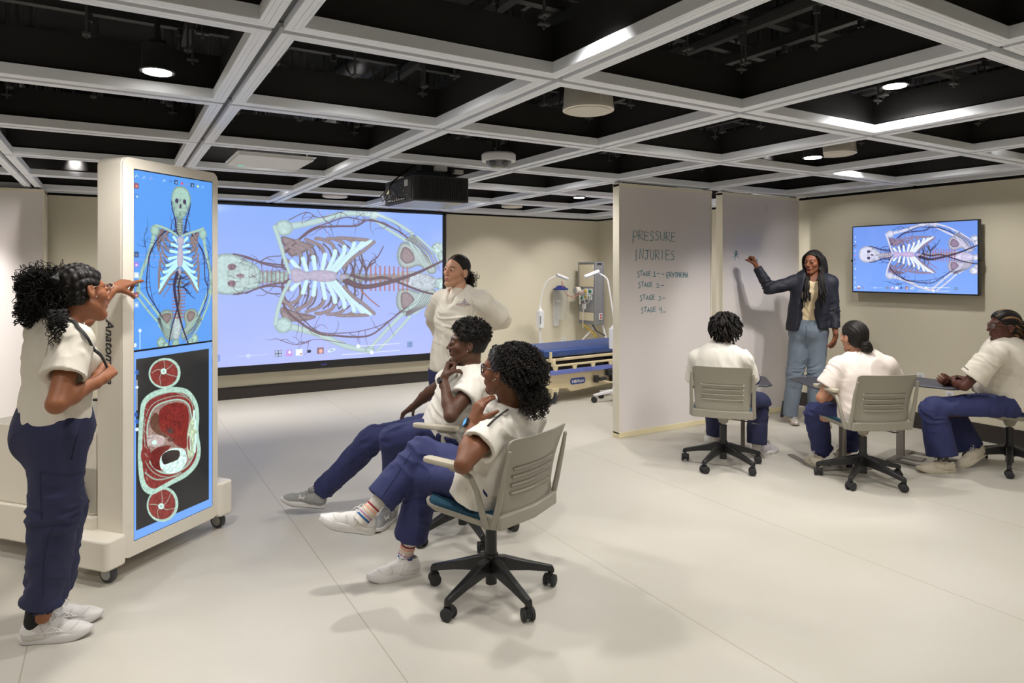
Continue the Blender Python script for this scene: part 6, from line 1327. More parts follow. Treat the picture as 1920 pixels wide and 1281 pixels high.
seam(t, top, [(803, 640), (815, 642), (836, 652), (842, 672)], M_seamw, .0016, 'pocket_edge'); seam(t, top, [(884, 560), (888, 575), (886, 592)], M_seamw, .0014)
# breast emblem: a slim blue spire over a red and blue line
em = [((869.5, 566), (871, 560), (872.5, 566)), ((866, 569), (869, 565), (870.5, 569)), ((871.5, 569), (872.5, 565), (877, 569))]
for k, pl in enumerate(em): seam(t, top, list(pl), mat('emblem_blue', srgb(60, 62, 120), .7), .0016, 'breast_emblem')
seam(t, top, [(855, 570), (868, 570.2), (881, 571)], mat('emblem_blue', srgb(60, 62, 120), .7), .0018, 'breast_emblem'); seam(t, top, [(855, 572), (868, 572.2), (881, 573)], mat('emblem_red', srgb(170, 90, 80), .7), .0016, 'breast_emblem'); seam(t, top, [(861, 574.5), (874, 575.3)], mat('emblem_blue', srgb(60, 62, 120), .7), .0010, 'breast_emblem')
mix = HairMix(); part = lambda q, V: -.0045*np.exp(-(q[:, 0]/.0035)**2)*(q[:, 1] > -.02)+.0006*np.sin(np.arctan2(q[:, 0], q[:, 1]+.3)*260)
pcol = lambda q: np.where(((np.abs(q[:, 0]) < .003) & (q[:, 1] > -.01) & (q[:, 2] > .06))[:, None], np.array(sk)*.8, BLK*1.3)
cap(H, .0055, .066, .082, mix=mix, disp=part, h=.003, low=-.06, col=pcol); rs = np.random.RandomState(8); tie = H.w(0, -.105, -.005)
V, Fq = sdf_mesh([cone(tie, H.w(.01, -.13, -.05), .03, .045, .03), ell(H.w(.02, -.135, -.075), (.045, .045, .055), None, .03)], .005); N = vnormals(V, Fq); V = V+N*(.009*vnoise(V*70))[:, None]; mix.add(V, Fq, np.array([.022, .016, .013]))
for i in range(260): e = H.w(rs.normal()*.03+.01, -.145+rs.normal()*.025, -.10+rs.normal()*.035); mix.curl(rs.uniform(0, 6), [tie, (tie+e)/2+rs.normal(size=3)*.025-H.R[1]*.015, e], .006, 4.5, .0014, np.array([.022, .016, .013])*rs.uniform(.6, 1.7), n=4)
mix.build(t)

# ================= the seated bearded man
UAM = ([[(.135, .072), (.138, .06), (.15, .056), (.162, .06), (.165, .072)], [(.135, .048), (.138, .058), (.15, .062), (.162, .058), (.165, .048)]], mat('mark_pale', srgb(232, 230, 228), .5), .0026)
J = {}; J['f'] = DIR(-.93, -.15, .35); J['fp'] = DIR(-.55, 0, .8); J['pel'] = W(838, 806, 4.05); J['shm'] = W(880, 706, 4.0); J['shL'] = W(893, 716, 3.86); J['shR'] = W(862, 700, 4.16); J['elL'] = LIMB(J['shL'], 845, 780, .27, -1); J['wrL'] = LIMB(J['elL'], 832, 712, .235, 1)
J['elR'] = W(806, 735, 4.30); J['wrR'] = W(776, 762, 4.38); J['hipL'] = W(845, 812, 3.96); J['hipR'] = W(822, 798, 4.16); J['knL'] = W(742, 822, 3.96); J['anL'] = W(737, 935, 4.2); J['knR'] = W(697, 826, 4.26); J['anR'] = W(607, 918, 4.38)
t = person('bearded person in white t-shirt slouching in a chair, one leg stretched out', (*W(838, 806, 4.05)[:2], 0)); H = Head(W(876, 644, 3.97), DIR(-.95, -.08, .05), nrm(UP+RT*.12), 1.06); sk = srgb(88, 58, 42); nb = J['shm']+UP*.025
hd = DIR(.02, .15, 1); hL = hand_prims(J['wrL'], nrm(W(840, 684, 3.88)-J['wrL']), DIR(.95, .1, -.1), False, FIST, th=(.4, .7, .6), thdir=(.6, .3, .75), s=1.05)
pr = H.prims(True)+H.neck(nb, .055)+torso_prims(J, 0, (.155, .14, .16), 1.4)+limb_prims(J)+hL+hand_prims(J['wrR'], DIR(-.7, .2, -.5), DIR(-.1, 0, -1), False, RELAX)
body(t, pr, [(H.c, .165, .003), (J['wrL']+hd*.05, .105, .0026)], sk, H, lip=srgb(96, 62, 54), brow=(.008, .006, .005))
up = nrm(J['shm']-J['pel']); tp = torso_prims(J, .012, (.165, .15, .168), 1.32)+sleeve(J['shL'], J['elL'], .50, .068, .085, inner=.056)+sleeve(J['shR'], J['elR'], .50, .066, .08)+[cone(J['pel']-up*.06, J['pel']+up*.2, .178, .16, .05, flv=J['fp'], fl=1.12), cone(H.w(0, -.02, -.09), nb+J['f']*.02+UP*.03, .062, .066, .01, 's')]
top = cloth('t_shirt', tp, M_topw, t, clips=[(J['pel']-up*.05, -up)], amp=.006, bends=[(J['pel']+up*.1, .16, .011, up), (J['shL'], .12, .007, RT), ((J['pel']+J['shm'])/2, .16, .006, up+RT)], seed=22)
trs = cloth('scrub_trousers', trousers(J, .15, (.098, .083, .068), cuff=.05, fl=1.15, hemd=.0, seat=.455), M_navy, t, clips=[(J['pel']+up*.03, up)], amp=.006, bends=[(J['hipR'], .16, .009, J['knR']-J['hipR']), (J['hipL'], .16, .009, J['knL']-J['hipL']), (J['knL'], .12, .010, UP), (J['knR'], .12, .009, UP), (J['anR'], .12, .011, J['knR']-J['anR'])], seed=25)
seam(t, trs, [(697, 800), (715, 800), (745, 792), (762, 782)], M_seam, .0022, 'pocket_edge'); seam(t, trs, [(640, 880), (668, 858), (700, 835)], M_seam, .0016)
hp = W(612, 953, 4.36); shoe(t, hp, DIR(-.95, -.12, .17), UP*.95+RT*.2, .30, M_shoeg, M_sole, M_shoeg, .03, M_soled, badge=UAM); sock(t, J['anR']+np.array([0, 0, -.01]), J['knR'], mat('sock_light', srgb(190, 188, 184), .9), .037, .06, .09)
hp = np.array([*W(741, 900, 4.27)[:2], 0]); shoe(t, hp, DIR(-.32, -.94), UP, .30, M_shoeg, M_sole, M_shoeg, .03, M_soled, badge=UAM); sock(t, J['anL']-UP*.02, J['knL'], mat('sock_light', srgb(190, 188, 184), .9), .037, .06, .09)
band(t, 'watch', J['wrL']-nrm(J['wrL']-J['elL'])*.012, J['wrL']-J['elL'], .030, .026, M_dk, .003, .034, mat('watch_glass', (.01, .01, .012), .08), -RT*.6-FW*.8)
b = MB(); b.lathe([(.001, .004), (.004, .003), (.004, 0), (.001, -.002)], 12, frameM(H.w(-.087, -.002, -.032), H.R[1], H.R[2], -H.R[0])); b.build('earring', M_silver, t)
# the shoe's side mark
mix = HairMix(); fuzz = lambda q, V: (.010+.008*np.abs(vnoise(V*75, 2))+.005*vnoise(V*150, 3))*np.clip((q[:, 2]-.0)/.05, .05, 1)
cap(H, .006, .066, .076, mix=mix, disp=fuzz, h=.0028, low=-.045, extra=[ell(H.w(0, -.02, .072), (.072, .085, .058), H.R, .02), ell(H.w(0, -.075, .03), (.055, .045, .06), H.R, .03)])
ringlets(H, mix, 480, (0, -.02, .06), (.078, .095, .07), zmin=.02, R=.0045, r=.0018, L=.018, turns=2, seed=3, out=.9)
V, Fq = sdf_mesh([cone(H.w(0, .074, -.106), H.w(0, .078, -.138), .024, .013, .01), cone(H.w(-.026, .055, -.094), H.w(0, .074, -.107), .012, .02, .01), cone(H.w(.026, .055, -.094), H.w(0, .074, -.107), .012, .02, .01), cone(H.w(-.018, .094, -.0475), H.w(.018, .094, -.0475), .004, .004, .005)], .0025); N = vnormals(V, Fq); V = V+N*(.003*vnoise(V*160))[:, None]; mix.add(V, Fq, BLK)
mix.build(t)
# ================= the seated woman with the black headband
J = {}; J['f'] = DIR(-.80, .56, .1); J['fp'] = DIR(-.5, .35, .6); lat = DIR(-.57, -.82); J['pel'] = W(918, 898, 3.20); J['shm'] = W(958, 782, 3.14); J['shL'] = W(934, 800, 3.03); J['shR'] = W(997, 780, 3.28)
J['elL'] = LIMB(J['shL'], 868, 872, .27, -1); J['wrL'] = LIMB(J['elL'], 886, 795, .225, 1); J['elR'] = W(965, 872, 3.42); J['wrR'] = W(905, 880, 3.50)
J['hipL'] = W(905, 908, 3.12); J['hipR'] = W(925, 893, 3.30); J['knL'] = W(802, 892, 3.40); J['anL'] = W(765, 1024, 3.45); J['knR'] = W(792, 848, 3.44); J['anR'] = W(697, 953, 3.30)
t = person('person in ivory scrub top with black headband, curly hair and glasses, legs crossed', (*J['pel'][:2], 0)); H = Head(W(944, 694, 3.10), DIR(-.88, .46, .03), nrm(UP-RT*.03), 1.02); sk = srgb(122, 78, 54); nb = J['shm']+UP*.03
hd = nrm(W(925, 742, 3.10)-J['wrL']); pn = DIR(.35, .5, .35)
hL = hand_prims(J['wrL'], nrm(W(904, 744, 3.02)-J['wrL']), DIR(.82, .55, .1), False, ((.35, .45, .3), (.45, .5, .35), (.6, .6, .4), (.7, .7, .4)), th=(.1, .1, .1), thdir=(.75, .75, .3), s=1.0)
pr = H.prims()+H.neck(nb, .05)+torso_prims(J, 0, (.155, .13, .14), 1.38)+limb_prims(J)+hL+hand_prims(J['wrR'], DIR(-.9, 0, 0), -UP, False, RELAX)
body(t, pr, [(H.c, .155, .0028), (J['wrL']+hd*.09, .13, .0023)], sk, H, lip=srgb(128, 74, 66))
up = nrm(J['shm']-J['pel']); tp = torso_prims(J, .014, (.16, .142, .15), 1.3, bust=1)+sleeve(J['shL'], J['elL'], .56, .066, .09, inner=.06)+sleeve(J['shR'], J['elR'], .6, .066, .085)+[cone(J['pel']-up*.09, J['pel']+up*.25, .19, .158, .05, flv=J['f'], fl=1.2), cone(H.w(0, -.03, -.09), nb+UP*.035-J['f']*.01, .062, .07, .012, 's'), cone(nb+J['f']*.06+UP*.03, nb+J['f']*.14-UP*.06, .05, .02, .012, 's')]
top = cloth('scrub_top', tp, M_topw, t, clips=[(J['pel']-up*.085, -up)], amp=.006, bends=[(J['shL'], .12, .008, RT+UP*.4), (J['shm']-J['f']*.1-UP*.08, .13, .006, UP+RT*.5), (J['pel']+up*.12, .15, .008, up)], seed=32, h=.0055)
trs = cloth('scrub_trousers', trousers(J, .14, (.1, .078, .07), fl=1.2, flare=.085, hemd=.055, seat=.455), M_navy, t, clips=[(J['pel']+up*.05, up)], amp=.005, bends=[(J['knR'], .13, .009, J['knR']-J['anR']), (J['hipL'], .15, .008, J['knL']-J['hipL']), (J['knL']-UP*.1, .13, .007, UP)], seed=35, h=.006)
seam(t, trs, [(718, 930), (745, 890), (770, 850)], M_seam, .0014); seam(t, top, [(877, 838), (884, 845), (893, 851)], M_seamw, .0012)
seam(t, top, [(880, 832), (886, 838), (893, 842)], mat('print_dark', srgb(50, 46, 60), .7), .0018, 'sleeve_print')
M_sockw = mat('sock_white', srgb(222, 216, 206), .9, bump=.4, bscale=500)
def striped(an, kn, r):
    s = sock(t, an, kn, M_sockw, r, .05, .11); d = nrm(kn-an)
    for z, c, nm in ((.045, (150, 40, 50), 'red'), (.028, (236, 170, 140), 'peach'), (.010, (214, 190, 170), 'sand'), (-.006, (180, 140, 165), 'mauve'), (-.022, (30, 90, 150), 'blue')):
        b = MB(); b.tube([an+d*(z-.0045), an+d*(z-.004), an+d*(z+.004), an+d*(z+.0045)], [r-.002, r+.0018, r+.0018, r-.002], 24); b.build('stripe', mat('stripe_'+nm, srgb(*c), .9), s)
dR = nrm(W(612, 985, 3.24)-W(702, 1003, 3.30)); shoe(t, W(702, 1003, 3.33), dR, UP+RT*.2, .285, soleh=.038, ms2=M_shoeg, collar=.095); striped(J['anR']+nrm(J['anR']-J['knR'])*.035, J['knR'], .037)
hp = FL(790, 1078); shoe(t, hp, DIR(-.93, -.30), UP, .28, soleh=.038, collar=.095); striped(J['anL']+nrm(J['anL']-J['knL'])*.035, J['knL'], .037)
band(t, 'watch', J['wrL']-nrm(J['wrL']-J['elL'])*.01, J['wrL']-J['elL'], .029, .026, M_dk, .0035, .038, mat('watch_dial_blue', srgb(60, 140, 200), .15, emit=srgb(60, 150, 210), estr=.6), -RT*.75-FW*.55+UP*.1)
glasses(t, H, mat('frame_black', (.012, .014, .02), .25), w=.05, hgt=.036, rad=.008, thick=.0028)
for z in (-.032, -.026): b = MB(); b.lathe([(.001, .004), (.0035, .003), (.004, 0), (.001, -.002)], 12, frameM(H.w(-.087, -.002-(z+.03)*1.5, z), H.R[1], H.R[2], -H.R[0])); b.build('earring', M_silver, t)
b = MB(); b.tube(curve2d3(on_surface(top, [(988, 754), (975, 757), (962, 762), (950, 769), (940, 776), (931, 783), (922, 791), (915, 798)], .009)), .007, 8, flat=.5); b.tube(curve2d3([W(944, 748, 3.12), W(935, 756, 3.08), W(927, 768, 3.06), W(920, 784, 3.06)]), .0035, 8); b.tube(curve2d3([W(946, 752, 3.11), W(938, 762, 3.06), W(926, 776, 3.04), W(917, 790, 3.04)]), .0035, 8); b.build('lanyard', M_dk2, t)
mix = HairMix(); rs = np.random.RandomState(5)
V, Fq = sdf_mesh([ell(H.w(0, -.055, .035), (.092, .105, .095), H.R, .02), ell(H.w(0, -.10, -.03), (.06, .05, .06), H.R, .03), ell(H.w(.01, -.155, -.105), (.055, .055, .06), H.R, .03)], .006, [(H.w(0, .03, .09), H.v(0, .80, -.60))]); N = vnormals(V, Fq); V = V+N*(.006*vnoise(V*70))[:, None]; mix.add(V, Fq, BLK*.7)
for i in range(1100):
    v = rs.normal(size=3); v /= np.linalg.norm(v); p = np.array([0, -.055, .035])+v*np.array([.094, .108, .098])
    if (p[1]-.02)*.80-(p[2]-.09)*.60 > 0 or p[2] < -.075: continue
    d = np.array([v[0]*.3, -.55, -.55-.3*p[2]])+rs.normal(size=3)*.15; d /= np.linalg.norm(d); l = rs.uniform(.04, .075); c = BLK*rs.uniform(.7, 2.0); mix.curl(rs.uniform(0, 6), [H.w(*p), H.w(*(p+v*.014+d*l*.45)), H.w(*(p+v*.006+d*l))], .0052, rs.uniform(4, 6.5), .0019, c, n=4, seg=8)
for i in range(300):
    v = rs.normal(size=3); v /= np.linalg.norm(v); c0 = np.array([.01, -.155, -.105])+v*np.array([.055, .055, .06]); l = rs.uniform(.02, .045); d = v*.6+np.array([0, 0, -.6]); mix.curl(rs.uniform(0, 6), [H.w(0, -.12, -.05), H.w(*(c0*.7+np.array([0, -.12, -.05])*.3)), H.w(*c0), H.w(*(c0+d*l))], .006, 5, .0018, BLK*rs.uniform(.7, 1.9), n=4)
for i in range(4): mix.curl(i, [H.w(.01, -.17, -.15), H.w(.02+.02*i, -.18, -.18), H.w(.01+.025*i, -.17, -.205)], .008, 2.5, .0016, BLK, n=4)
for i in range(30): a = rs.uniform(-1.2, 1.2); mix.curl(i, [H.w(.06*math.sin(a), .062*math.cos(a)-.0, .088-.02*abs(a)), H.w(.07*math.sin(a), .052*math.cos(a), .108-.03*abs(a)), H.w(.07*math.sin(a), .03, .11-.03*abs(a))], .004, 3, .002, BLK, n=4)
mix.build(t)
V, Fq = sdf_mesh([ell(H.w(0, -.02, .03), (.0855*H.s, .106*H.s, .0955*H.s), H.R, .02)], .0035, [(H.w(0, .066, .088), H.v(0, .83, -.56)), (H.w(0, .022, .1), -H.v(0, .80, -.60))]); N = vnormals(V, Fq); q = H.loc(V); V = V+N*(.0018*np.sin(q[:, 1]*260+q[:, 2]*190))[:, None]; mesh_obj('headband', V-woff(t), Fq, M_dk2, t, angle=0)

# ================= the man with short twists, back to us
J = {}; J['f'] = DIR(.28, .95); J['fp'] = DIR(.3, .7, .5); J['pel'] = W(1352, 752, 5.35); J['shm'] = W(1352, 664, 5.36); J['shR'] = W(1392, 674, 5.28); J['shL'] = W(1310, 672, 5.44); J['elR'] = LIMB(J['shR'], 1408, 722, .27, 1); J['wrR'] = W(1396, 735, 5.75); J['elL'] = W(1303, 720, 5.58); J['wrL'] = W(1335, 735, 5.75)
J['hipR'] = W(1370, 756, 5.33); J['hipL'] = W(1335, 756, 5.42); J['knR'] = W(1422, 756, 5.66); J['anR'] = W(1418, 836, 5.62); J['knL'] = W(1340, 760, 5.82); J['anL'] = W(1342, 818, 5.86)
t = person('person with short black twists seen from behind, seated before the handwritten whiteboard', (*J['pel'][:2], 0)); H = Head(W(1360, 618, 5.38), DIR(.42, .9, .0), UP, 1.05); sk = srgb(84, 54, 42); nb = J['shm']+UP*.03
pr = H.prims(True)+H.neck(nb, .054)+torso_prims(J, 0, (.155, .14, .155), 1.38)+limb_prims(J)+hand_prims(J['wrR'], DIR(0, .9, -.2), -UP, True, RELAX)+hand_prims(J['wrL'], DIR(0, .9, -.2), -UP, False, RELAX)
body(t, pr, [(H.c, .16, .0035)], sk, H)
tp = torso_prims(J, .016, (.17, .165, .172), 1.3)+sleeve(J['shR'], J['elR'], .80, .075, .088, inner=.066)+sleeve(J['shL'], J['elL'], .8, .072, .085)+[cone(J['pel']-UP*.04, J['pel']+UP*.3, .18, .165, .05, flv=J['f'], fl=1.25), cone(H.w(0, -.02, -.1), nb+UP*.045, .055, .060, .01, 's')]
top = cloth('scrub_top', tp, M_topw, t, clips=[(J['pel']-UP*.1, -UP)], amp=.006, bends=[(J['shm']-UP*.1, .13, .007, UP*.8+RT), (J['shR'], .1, .006, UP+RT)], seed=42, h=.007)
ul = [cone(J['shR'], J['elR'], .055, .05, .02), cone(J['elR'], J['wrR'], .05, .04, .02)]; cloth('undershirt', ul, mat('undershirt_white', srgb(228, 224, 216), .8), t, amp=.005, seed=43, h=.007)
trs = cloth('scrub_trousers', trousers(J, .16, (.098, .085, .08), flare=.078, fl=1.15, hemd=.02, seat=.455), M_navy2, t, clips=[(J['pel']+UP*.05, UP)], amp=.006, bends=[(J['knR'], .14, .009, UP)], seed=45, h=.0075)
b = MB(); e = J['shR']+(J['elR']-J['shR'])*.80; dd = nrm(J['elR']-J['shR']); b.tube([e-dd*.012, e-dd*.010, e+dd*.004, e+dd*.006], [.084, .0885, .0885, .084], 28); b.build('sleeve_trim', M_navy2, t)
shoe(t, FL(1412, 855), DIR(.85, .45), UP, .30, m=mat('shoe_white_b', srgb(206, 200, 206), .55), collar=.085); shoe(t, FL(1330, 838), DIR(.25, .95), UP, .30, collar=.085)
for q in 'RL': sock(t, J['an'+q]-UP*.01, J['kn'+q], M_sockw, .036, .05, .08)
glasses(t, H, M_gold, w=.048, hgt=.036, rad=.014)
b = MB(); b.tube([nb+UP*.018+np.array([.056*math.cos(a), .056*math.sin(a), 0])+H.R[1]*.01 for a in np.linspace(0, 2*PI, 24)], .0022, 6); b.build('necklace', M_dk2, t)
mix = HairMix(); cap(H, .007, .068, .076, mix=mix, disp=lambda q, V: .003*vnoise(V*80), h=.004, low=-.06, ears=False); rs = np.random.RandomState(11); k = 0
while k < 300:
    v = rs.normal(size=3); v /= np.linalg.norm(v); p = np.array([0, -.016, .03])+v*np.array([.08, .098, .09])
    if p[2] < -.045 or (p[1]-.06)*.77-(p[2]-.06)*.64 > 0: continue
    k += 1; d = v*.75+np.array([0, 0, -.75]); d /= np.linalg.norm(d); l = rs.uniform(.035, .06); mix.tube(curve2d3([H.w(*p), H.w(*(p+v*.016+d*l*.3)), H.w(*(p+v*.012+d*l*.7+rs.normal(size=3)*.004)), H.w(*(p+v*.006+d*l+np.array([0, 0, -.01])))]), .0056, BLK*rs.uniform(.6, 1.7), n=6)
mix.build(t)

# ================= the woman with the low bun, back to us
J = {}; J['f'] = DIR(-.08, .99, -.05); J['fp'] = DIR(0, .7, .5); J['pel'] = W(1622, 772, 4.98); J['shm'] = W(1618, 678, 5.02); J['shL'] = W(1574, 688, 5.02); J['shR'] = W(1663, 686, 4.98); J['elL'] = LIMB(J['shL'], 1540, 746, .27, 1); J['wrL'] = LIMB(J['elL'], 1572, 738, .22, 1); J['elR'] = W(1692, 740, 5.10); J['wrR'] = W(1650, 740, 5.34)
J['hipL'] = W(1600, 775, 5.0); J['hipR'] = W(1645, 775, 4.98); J['knL'] = W(1530, 778, 5.30); J['anL'] = W(1543, 852, 5.42); J['knR'] = W(1612, 775, 5.44); J['anR'] = W(1590, 845, 5.55)
t = person('person with sleek black low bun seen from behind, middle of the right-hand seated group', (*J['pel'][:2], 0)); H = Head(W(1601, 632, 5.04), DIR(-.25, .96, .02), nrm(UP-RT*.05), 1.02); sk = srgb(178, 130, 104); nb = J['shm']+UP*.025
pr = H.prims()+H.neck(nb, .05)+torso_prims(J, 0, (.165, .14, .155), 1.38)+limb_prims(J)+hand_prims(J['wrL'], DIR(.7, .5, .1), -UP, False, RELAX)+hand_prims(J['wrR'], DIR(-.7, .5, 0), -UP, True, RELAX)
body(t, pr, [(H.c, .155, .0032), (J['wrL']+DIR(.7, .5, .1)*.08, .11, .003)], sk, H)
tp = torso_prims(J, .016, (.175, .15, .165), 1.28)+sleeve(J['shL'], J['elL'], .62, .07, .084, inner=.058)+sleeve(J['shR'], J['elR'], .95, .068, .075)+[cone(J['pel']-UP*.06, J['pel']+UP*.25, .17, .155, .05, flv=J['f'], fl=1.2), cone(H.w(0, -.02, -.1), nb+UP*.045, .052, .058, .01, 's')]
top = cloth('scrub_top', tp, mat('scrub_pinkish_white', srgb(234, 222, 214), .8, bump=.12, bscale=900, crease=.35), t, clips=[(J['pel']-UP*.1, -UP)], amp=.006, bends=[((J['shm']+J['pel'])/2, .13, .007, UP), (J['shL'], .1, .006, UP+RT), (J['pel']+UP*.05, .15, .008, UP*.8+RT)], seed=52, h=.007)
trs = cloth('scrub_trousers', trousers(J, .165, (.105, .088, .068), cuff=.05, fl=1.1, hemd=.03, seat=.455), M_navy, t, clips=[(J['pel']+UP*.02, UP)], amp=.006, bends=[(J['knL'], .14, .010, UP), (J['anL']+UP*.08, .1, .012, UP), (J['anR']+UP*.08, .1, .012, UP)], seed=55, h=.0075)
shoe(t, FL(1540, 882), DIR(.0, .99), UP, .26, M_shoec, M_shoec, collar=.08); shoe(t, FL(1578, 868), DIR(.45, .9), UP, .26, M_shoec, M_shoec, collar=.08)
mix = HairMix(); cap(H, .010, .07, .075, mix=mix, disp=lambda q, V: .0012*np.sin(np.arctan2(q[:, 0], q[:, 2]+.12)*70+3*vnoise(V*14)), h=.0035, low=-.07, col=lambda q: BLK*(1+.6*np.clip(vnoise(q*60), 0, 1))[:, None])
V, Fq = sdf_mesh([ell(H.w(.01, -.105, -.055), (.036*1, .036, .036), H.R, .01), ell(H.w(.02, -.118, -.075), (.03, .03, .03), H.R, .01), cone(H.w(0, -.06, -.04), H.w(.01, -.1, -.05), .045, .03, .02)], .004); N = vnormals(V, Fq); V = V+N*(.003*np.sin(V@np.array([170, 90, 240])+4*vnoise(V*30)))[:, None]; mix.add(V, Fq, BLK)
for i in range(16): a = rs.uniform(-.8, .8); mix.tube(curve2d3([H.w(.06*math.sin(a), -.09, -.05), H.w(.07*math.sin(a)+rs.normal()*.01, -.1, -.075), H.w(.07*math.sin(a)+rs.normal()*.02, -.09, -.10)]), .0012, BLK, 4)
mix.build(t)

# ================= the rightmost woman, in profile
J = {}; J['f'] = DIR(-.93, .28); J['fp'] = DIR(-.6, .2, .6); lat = DIR(-.3, -.93); J['pel'] = W(1886, 748, 5.30); J['shm'] = W(1886, 655, 5.28); J['shL'] = W(1862, 668, 5.10); J['shR'] = W(1905, 655, 5.46); J['elL'] = LIMB(J['shL'], 1808, 724, .28, -1); J['wrL'] = LIMB(J['elL'], 1782, 717, .19, 1); J['elR'] = W(1835, 720, 5.52); J['wrR'] = W(1795, 709, 5.42)
J['hipL'] = W(1880, 762, 5.20); J['hipR'] = W(1885, 752, 5.40); J['knL'] = W(1752, 770, 5.28); J['anL'] = W(1768, 862, 5.24); J['knR'] = W(1782, 775, 5.52); J['anR'] = W(1822, 848, 5.46)
t = person('person with highlighted braids and round glasses in ivory scrubs, hands clasped at the right edge', (*J['pel'][:2], 0)); H = Head(W(1882, 612, 5.26), DIR(-.95, .18, .0), UP, 1.05); sk = srgb(88, 52, 42); nb = J['shm']+UP*.03
hdL = nrm(W(1760, 716, 5.22)-J['wrL']); hdR = nrm(W(1765, 708, 5.30)-J['wrR'])
hL = hand_prims(J['wrL'], hdL, DIR(.1, .9, .45), False, ((.45, .55, .4), (.5, .6, .4), (.55, .6, .4), (.6, .6, .4)), th=(.3, .3, .3), thdir=(.85, .3, .35)); hR = hand_prims(J['wrR'], hdR, DIR(0, -.5, -.85), True, ((.5, .7, .4),), th=(.3, .3, .3))
pr = H.prims()+H.neck(nb, .054)+torso_prims(J, 0, (.18, .17, .175), 1.15)+limb_prims(J)+hL+hR
pc = sk
def pinkpalm(V, c):
    m = np.clip(1-np.linalg.norm(V-W(1763, 714, 5.25), axis=1)/.10, 0, 1)*.6; return c*(1-m[:, None])+np.array(srgb(150, 92, 78))*m[:, None]
body(t, pr, [(H.c, .16, .003), (W(1768, 714, 5.25), .11, .0028)], sk, H, extra=pinkpalm)
up = UP; tp = torso_prims(J, .016, (.19, .185, .185), 1.1, bust=1)+sleeve(J['shL'], J['elL'], .72, .085, .1, inner=.07)+sleeve(J['shR'], J['elR'], .7, .08, .095)+[cone(J['pel']-UP*.10, J['pel']+UP*.25, .205, .185, .05, flv=J['f'], fl=1.08), cone(H.w(0, -.01, -.1), nb+UP*.045, .055, .062, .01, 's')]
tp += [ell(J['pel']+J['f']*.10+UP*.10, (.13, .13, .12), None, .06)]
top = cloth('scrub_top', tp, M_top, t, clips=[(J['pel']-UP*.045, nrm(-UP*.92+J['f']*.38))], amp=.007, bends=[(J['shL'], .13, .010, RT+UP), ((J['shm']+J['pel'])/2, .16, .009, UP*.8+RT*.6), (J['elL'], .1, .009, UP)], seed=62, h=.0065)
trs = cloth('scrub_trousers', trousers(J, .19, (.118, .098, .09), flare=.108, fl=1.05, hemd=.035, seat=.455), M_navy, t, clips=[(J['pel']+UP*.05, UP)], amp=.006, bends=[(J['knL'], .15, .008, UP), (J['hipL'], .15, .007, RT)], seed=65, h=.0075)
seam(t, top, [(1808, 688), (1812, 691), (1816, 694)], mat('print_dark', srgb(50, 46, 60), .7), .004, 'sleeve_label')
seam(t, trs, [(1731, 752), (1722, 790), (1716, 832)], M_seam, .0014)
shoe(t, FL(1792, 886), DIR(-.99, .05), UP, .30, M_shoec, M_shoec, soleh=.036, collar=.085, ms2=None); sock(t, J['anL'], J['knL'], mat('sock_grey', srgb(84, 82, 84), .9), .038, .06, .09)
shoe(t, W(1852, 850, 5.40), DIR(-.86, -.1, -.42), UP+RT*-.3, .30, M_shoec, M_shoec, soleh=.036, collar=.085, ms2=M_shoeg); sock(t, J['anR'], J['knR'], mat('sock_black', (.012, .012, .013), .9), .038, .06, .09)
band(t, 'bracelet', J['wrL']-nrm(J['wrL']-J['elL'])*.03, J['wrL']-J['elL'], .029, .008, M_gold, .003); glasses(t, H, mat('frame_brown', srgb(90, 64, 40), .3), w=.05, hgt=.044, rad=.02, thick=.0022)
b = MB(); b.lathe([(.001, .004), (.004, .003), (.004, 0), (.001, -.002)], 12, frameM(H.w(-.087, -.002, -.032), H.R[1], H.R[2], -H.R[0])); b.build('earring', M_gold, t)
mix = HairMix(); bw = lambda q: np.arctan2(q[:, 0], q[:, 2]+.10)*16
def hcol(q): s = np.clip(vnoise(np.stack([bw(q)*.9, q[:, 1]*14, q[:, 2]*6], 1), 7)*2.2-.25, 0, 1); return BLK*(1-s[:, None])+np.array([.30, .15, .06])*s[:, None]
cap(H, .012, .072, .074, mix=mix, disp=lambda q, V: .004*np.abs(np.sin(bw(q)))-.001, h=.003, low=-.08, col=hcol, extra=[ell(H.w(0, -.09, -.03), (.05, .05, .055), H.R, .03)])
for i in range(60):
    v = rs.normal(size=3)*.028; g = rs.rand() < .3; mix.tube(curve2d3([H.w(0+v[0], -.10, .0+v[2]), H.w(v[0]*1.5, -.145+v[1], -.02+v[2]), H.w(v[0]*1.3, -.14+v[1], -.09+v[2])]), .0055, np.array([.26, .13, .05]) if g else BLK*1.5, 6)
mix.build(t)

# ================= the instructor writing on the board
J = {}; J['f'] = DIR(-.35, -.93); J['fp'] = J['f']; lat = DIR(.93, -.35); J['pel'] = W(1516, 612, 6.86); J['shm'] = W(1524, 522, 6.84); J['shR'] = W(1491, 529, 6.90); J['shL'] = W(1557, 529, 6.78); J['elR'] = LIMB(J['shR'], 1443, 541, .28, -1); J['wrR'] = LIMB(J['elR'], 1418, 499, .25, 1); J['elL'] = LIMB(J['shL'], 1563, 585, .29, 1); J['wrL'] = LIMB(J['elL'], 1567, 630, .25, -1)
J['hipR'] = W(1500, 622, 6.90); J['hipL'] = W(1533, 622, 6.82); J['knR'] = W(1491, 702, 6.88); J['anR'] = W(1481, 777, 6.93); J['knL'] = W(1530, 702, 6.80); J['anL'] = W(1530, 777, 6.84)
t = person('person in dark blazer, beige top and jeans with long dark hair, writing on the whiteboard', (*FL(1500, 790)[:2], 0)); H = Head(W(1525, 492, 6.80), DIR(-.80, -.58, -.04), nrm(UP+RT*.04), 1.02); sk = srgb(134, 84, 60); nb = J['shm']+UP*.03
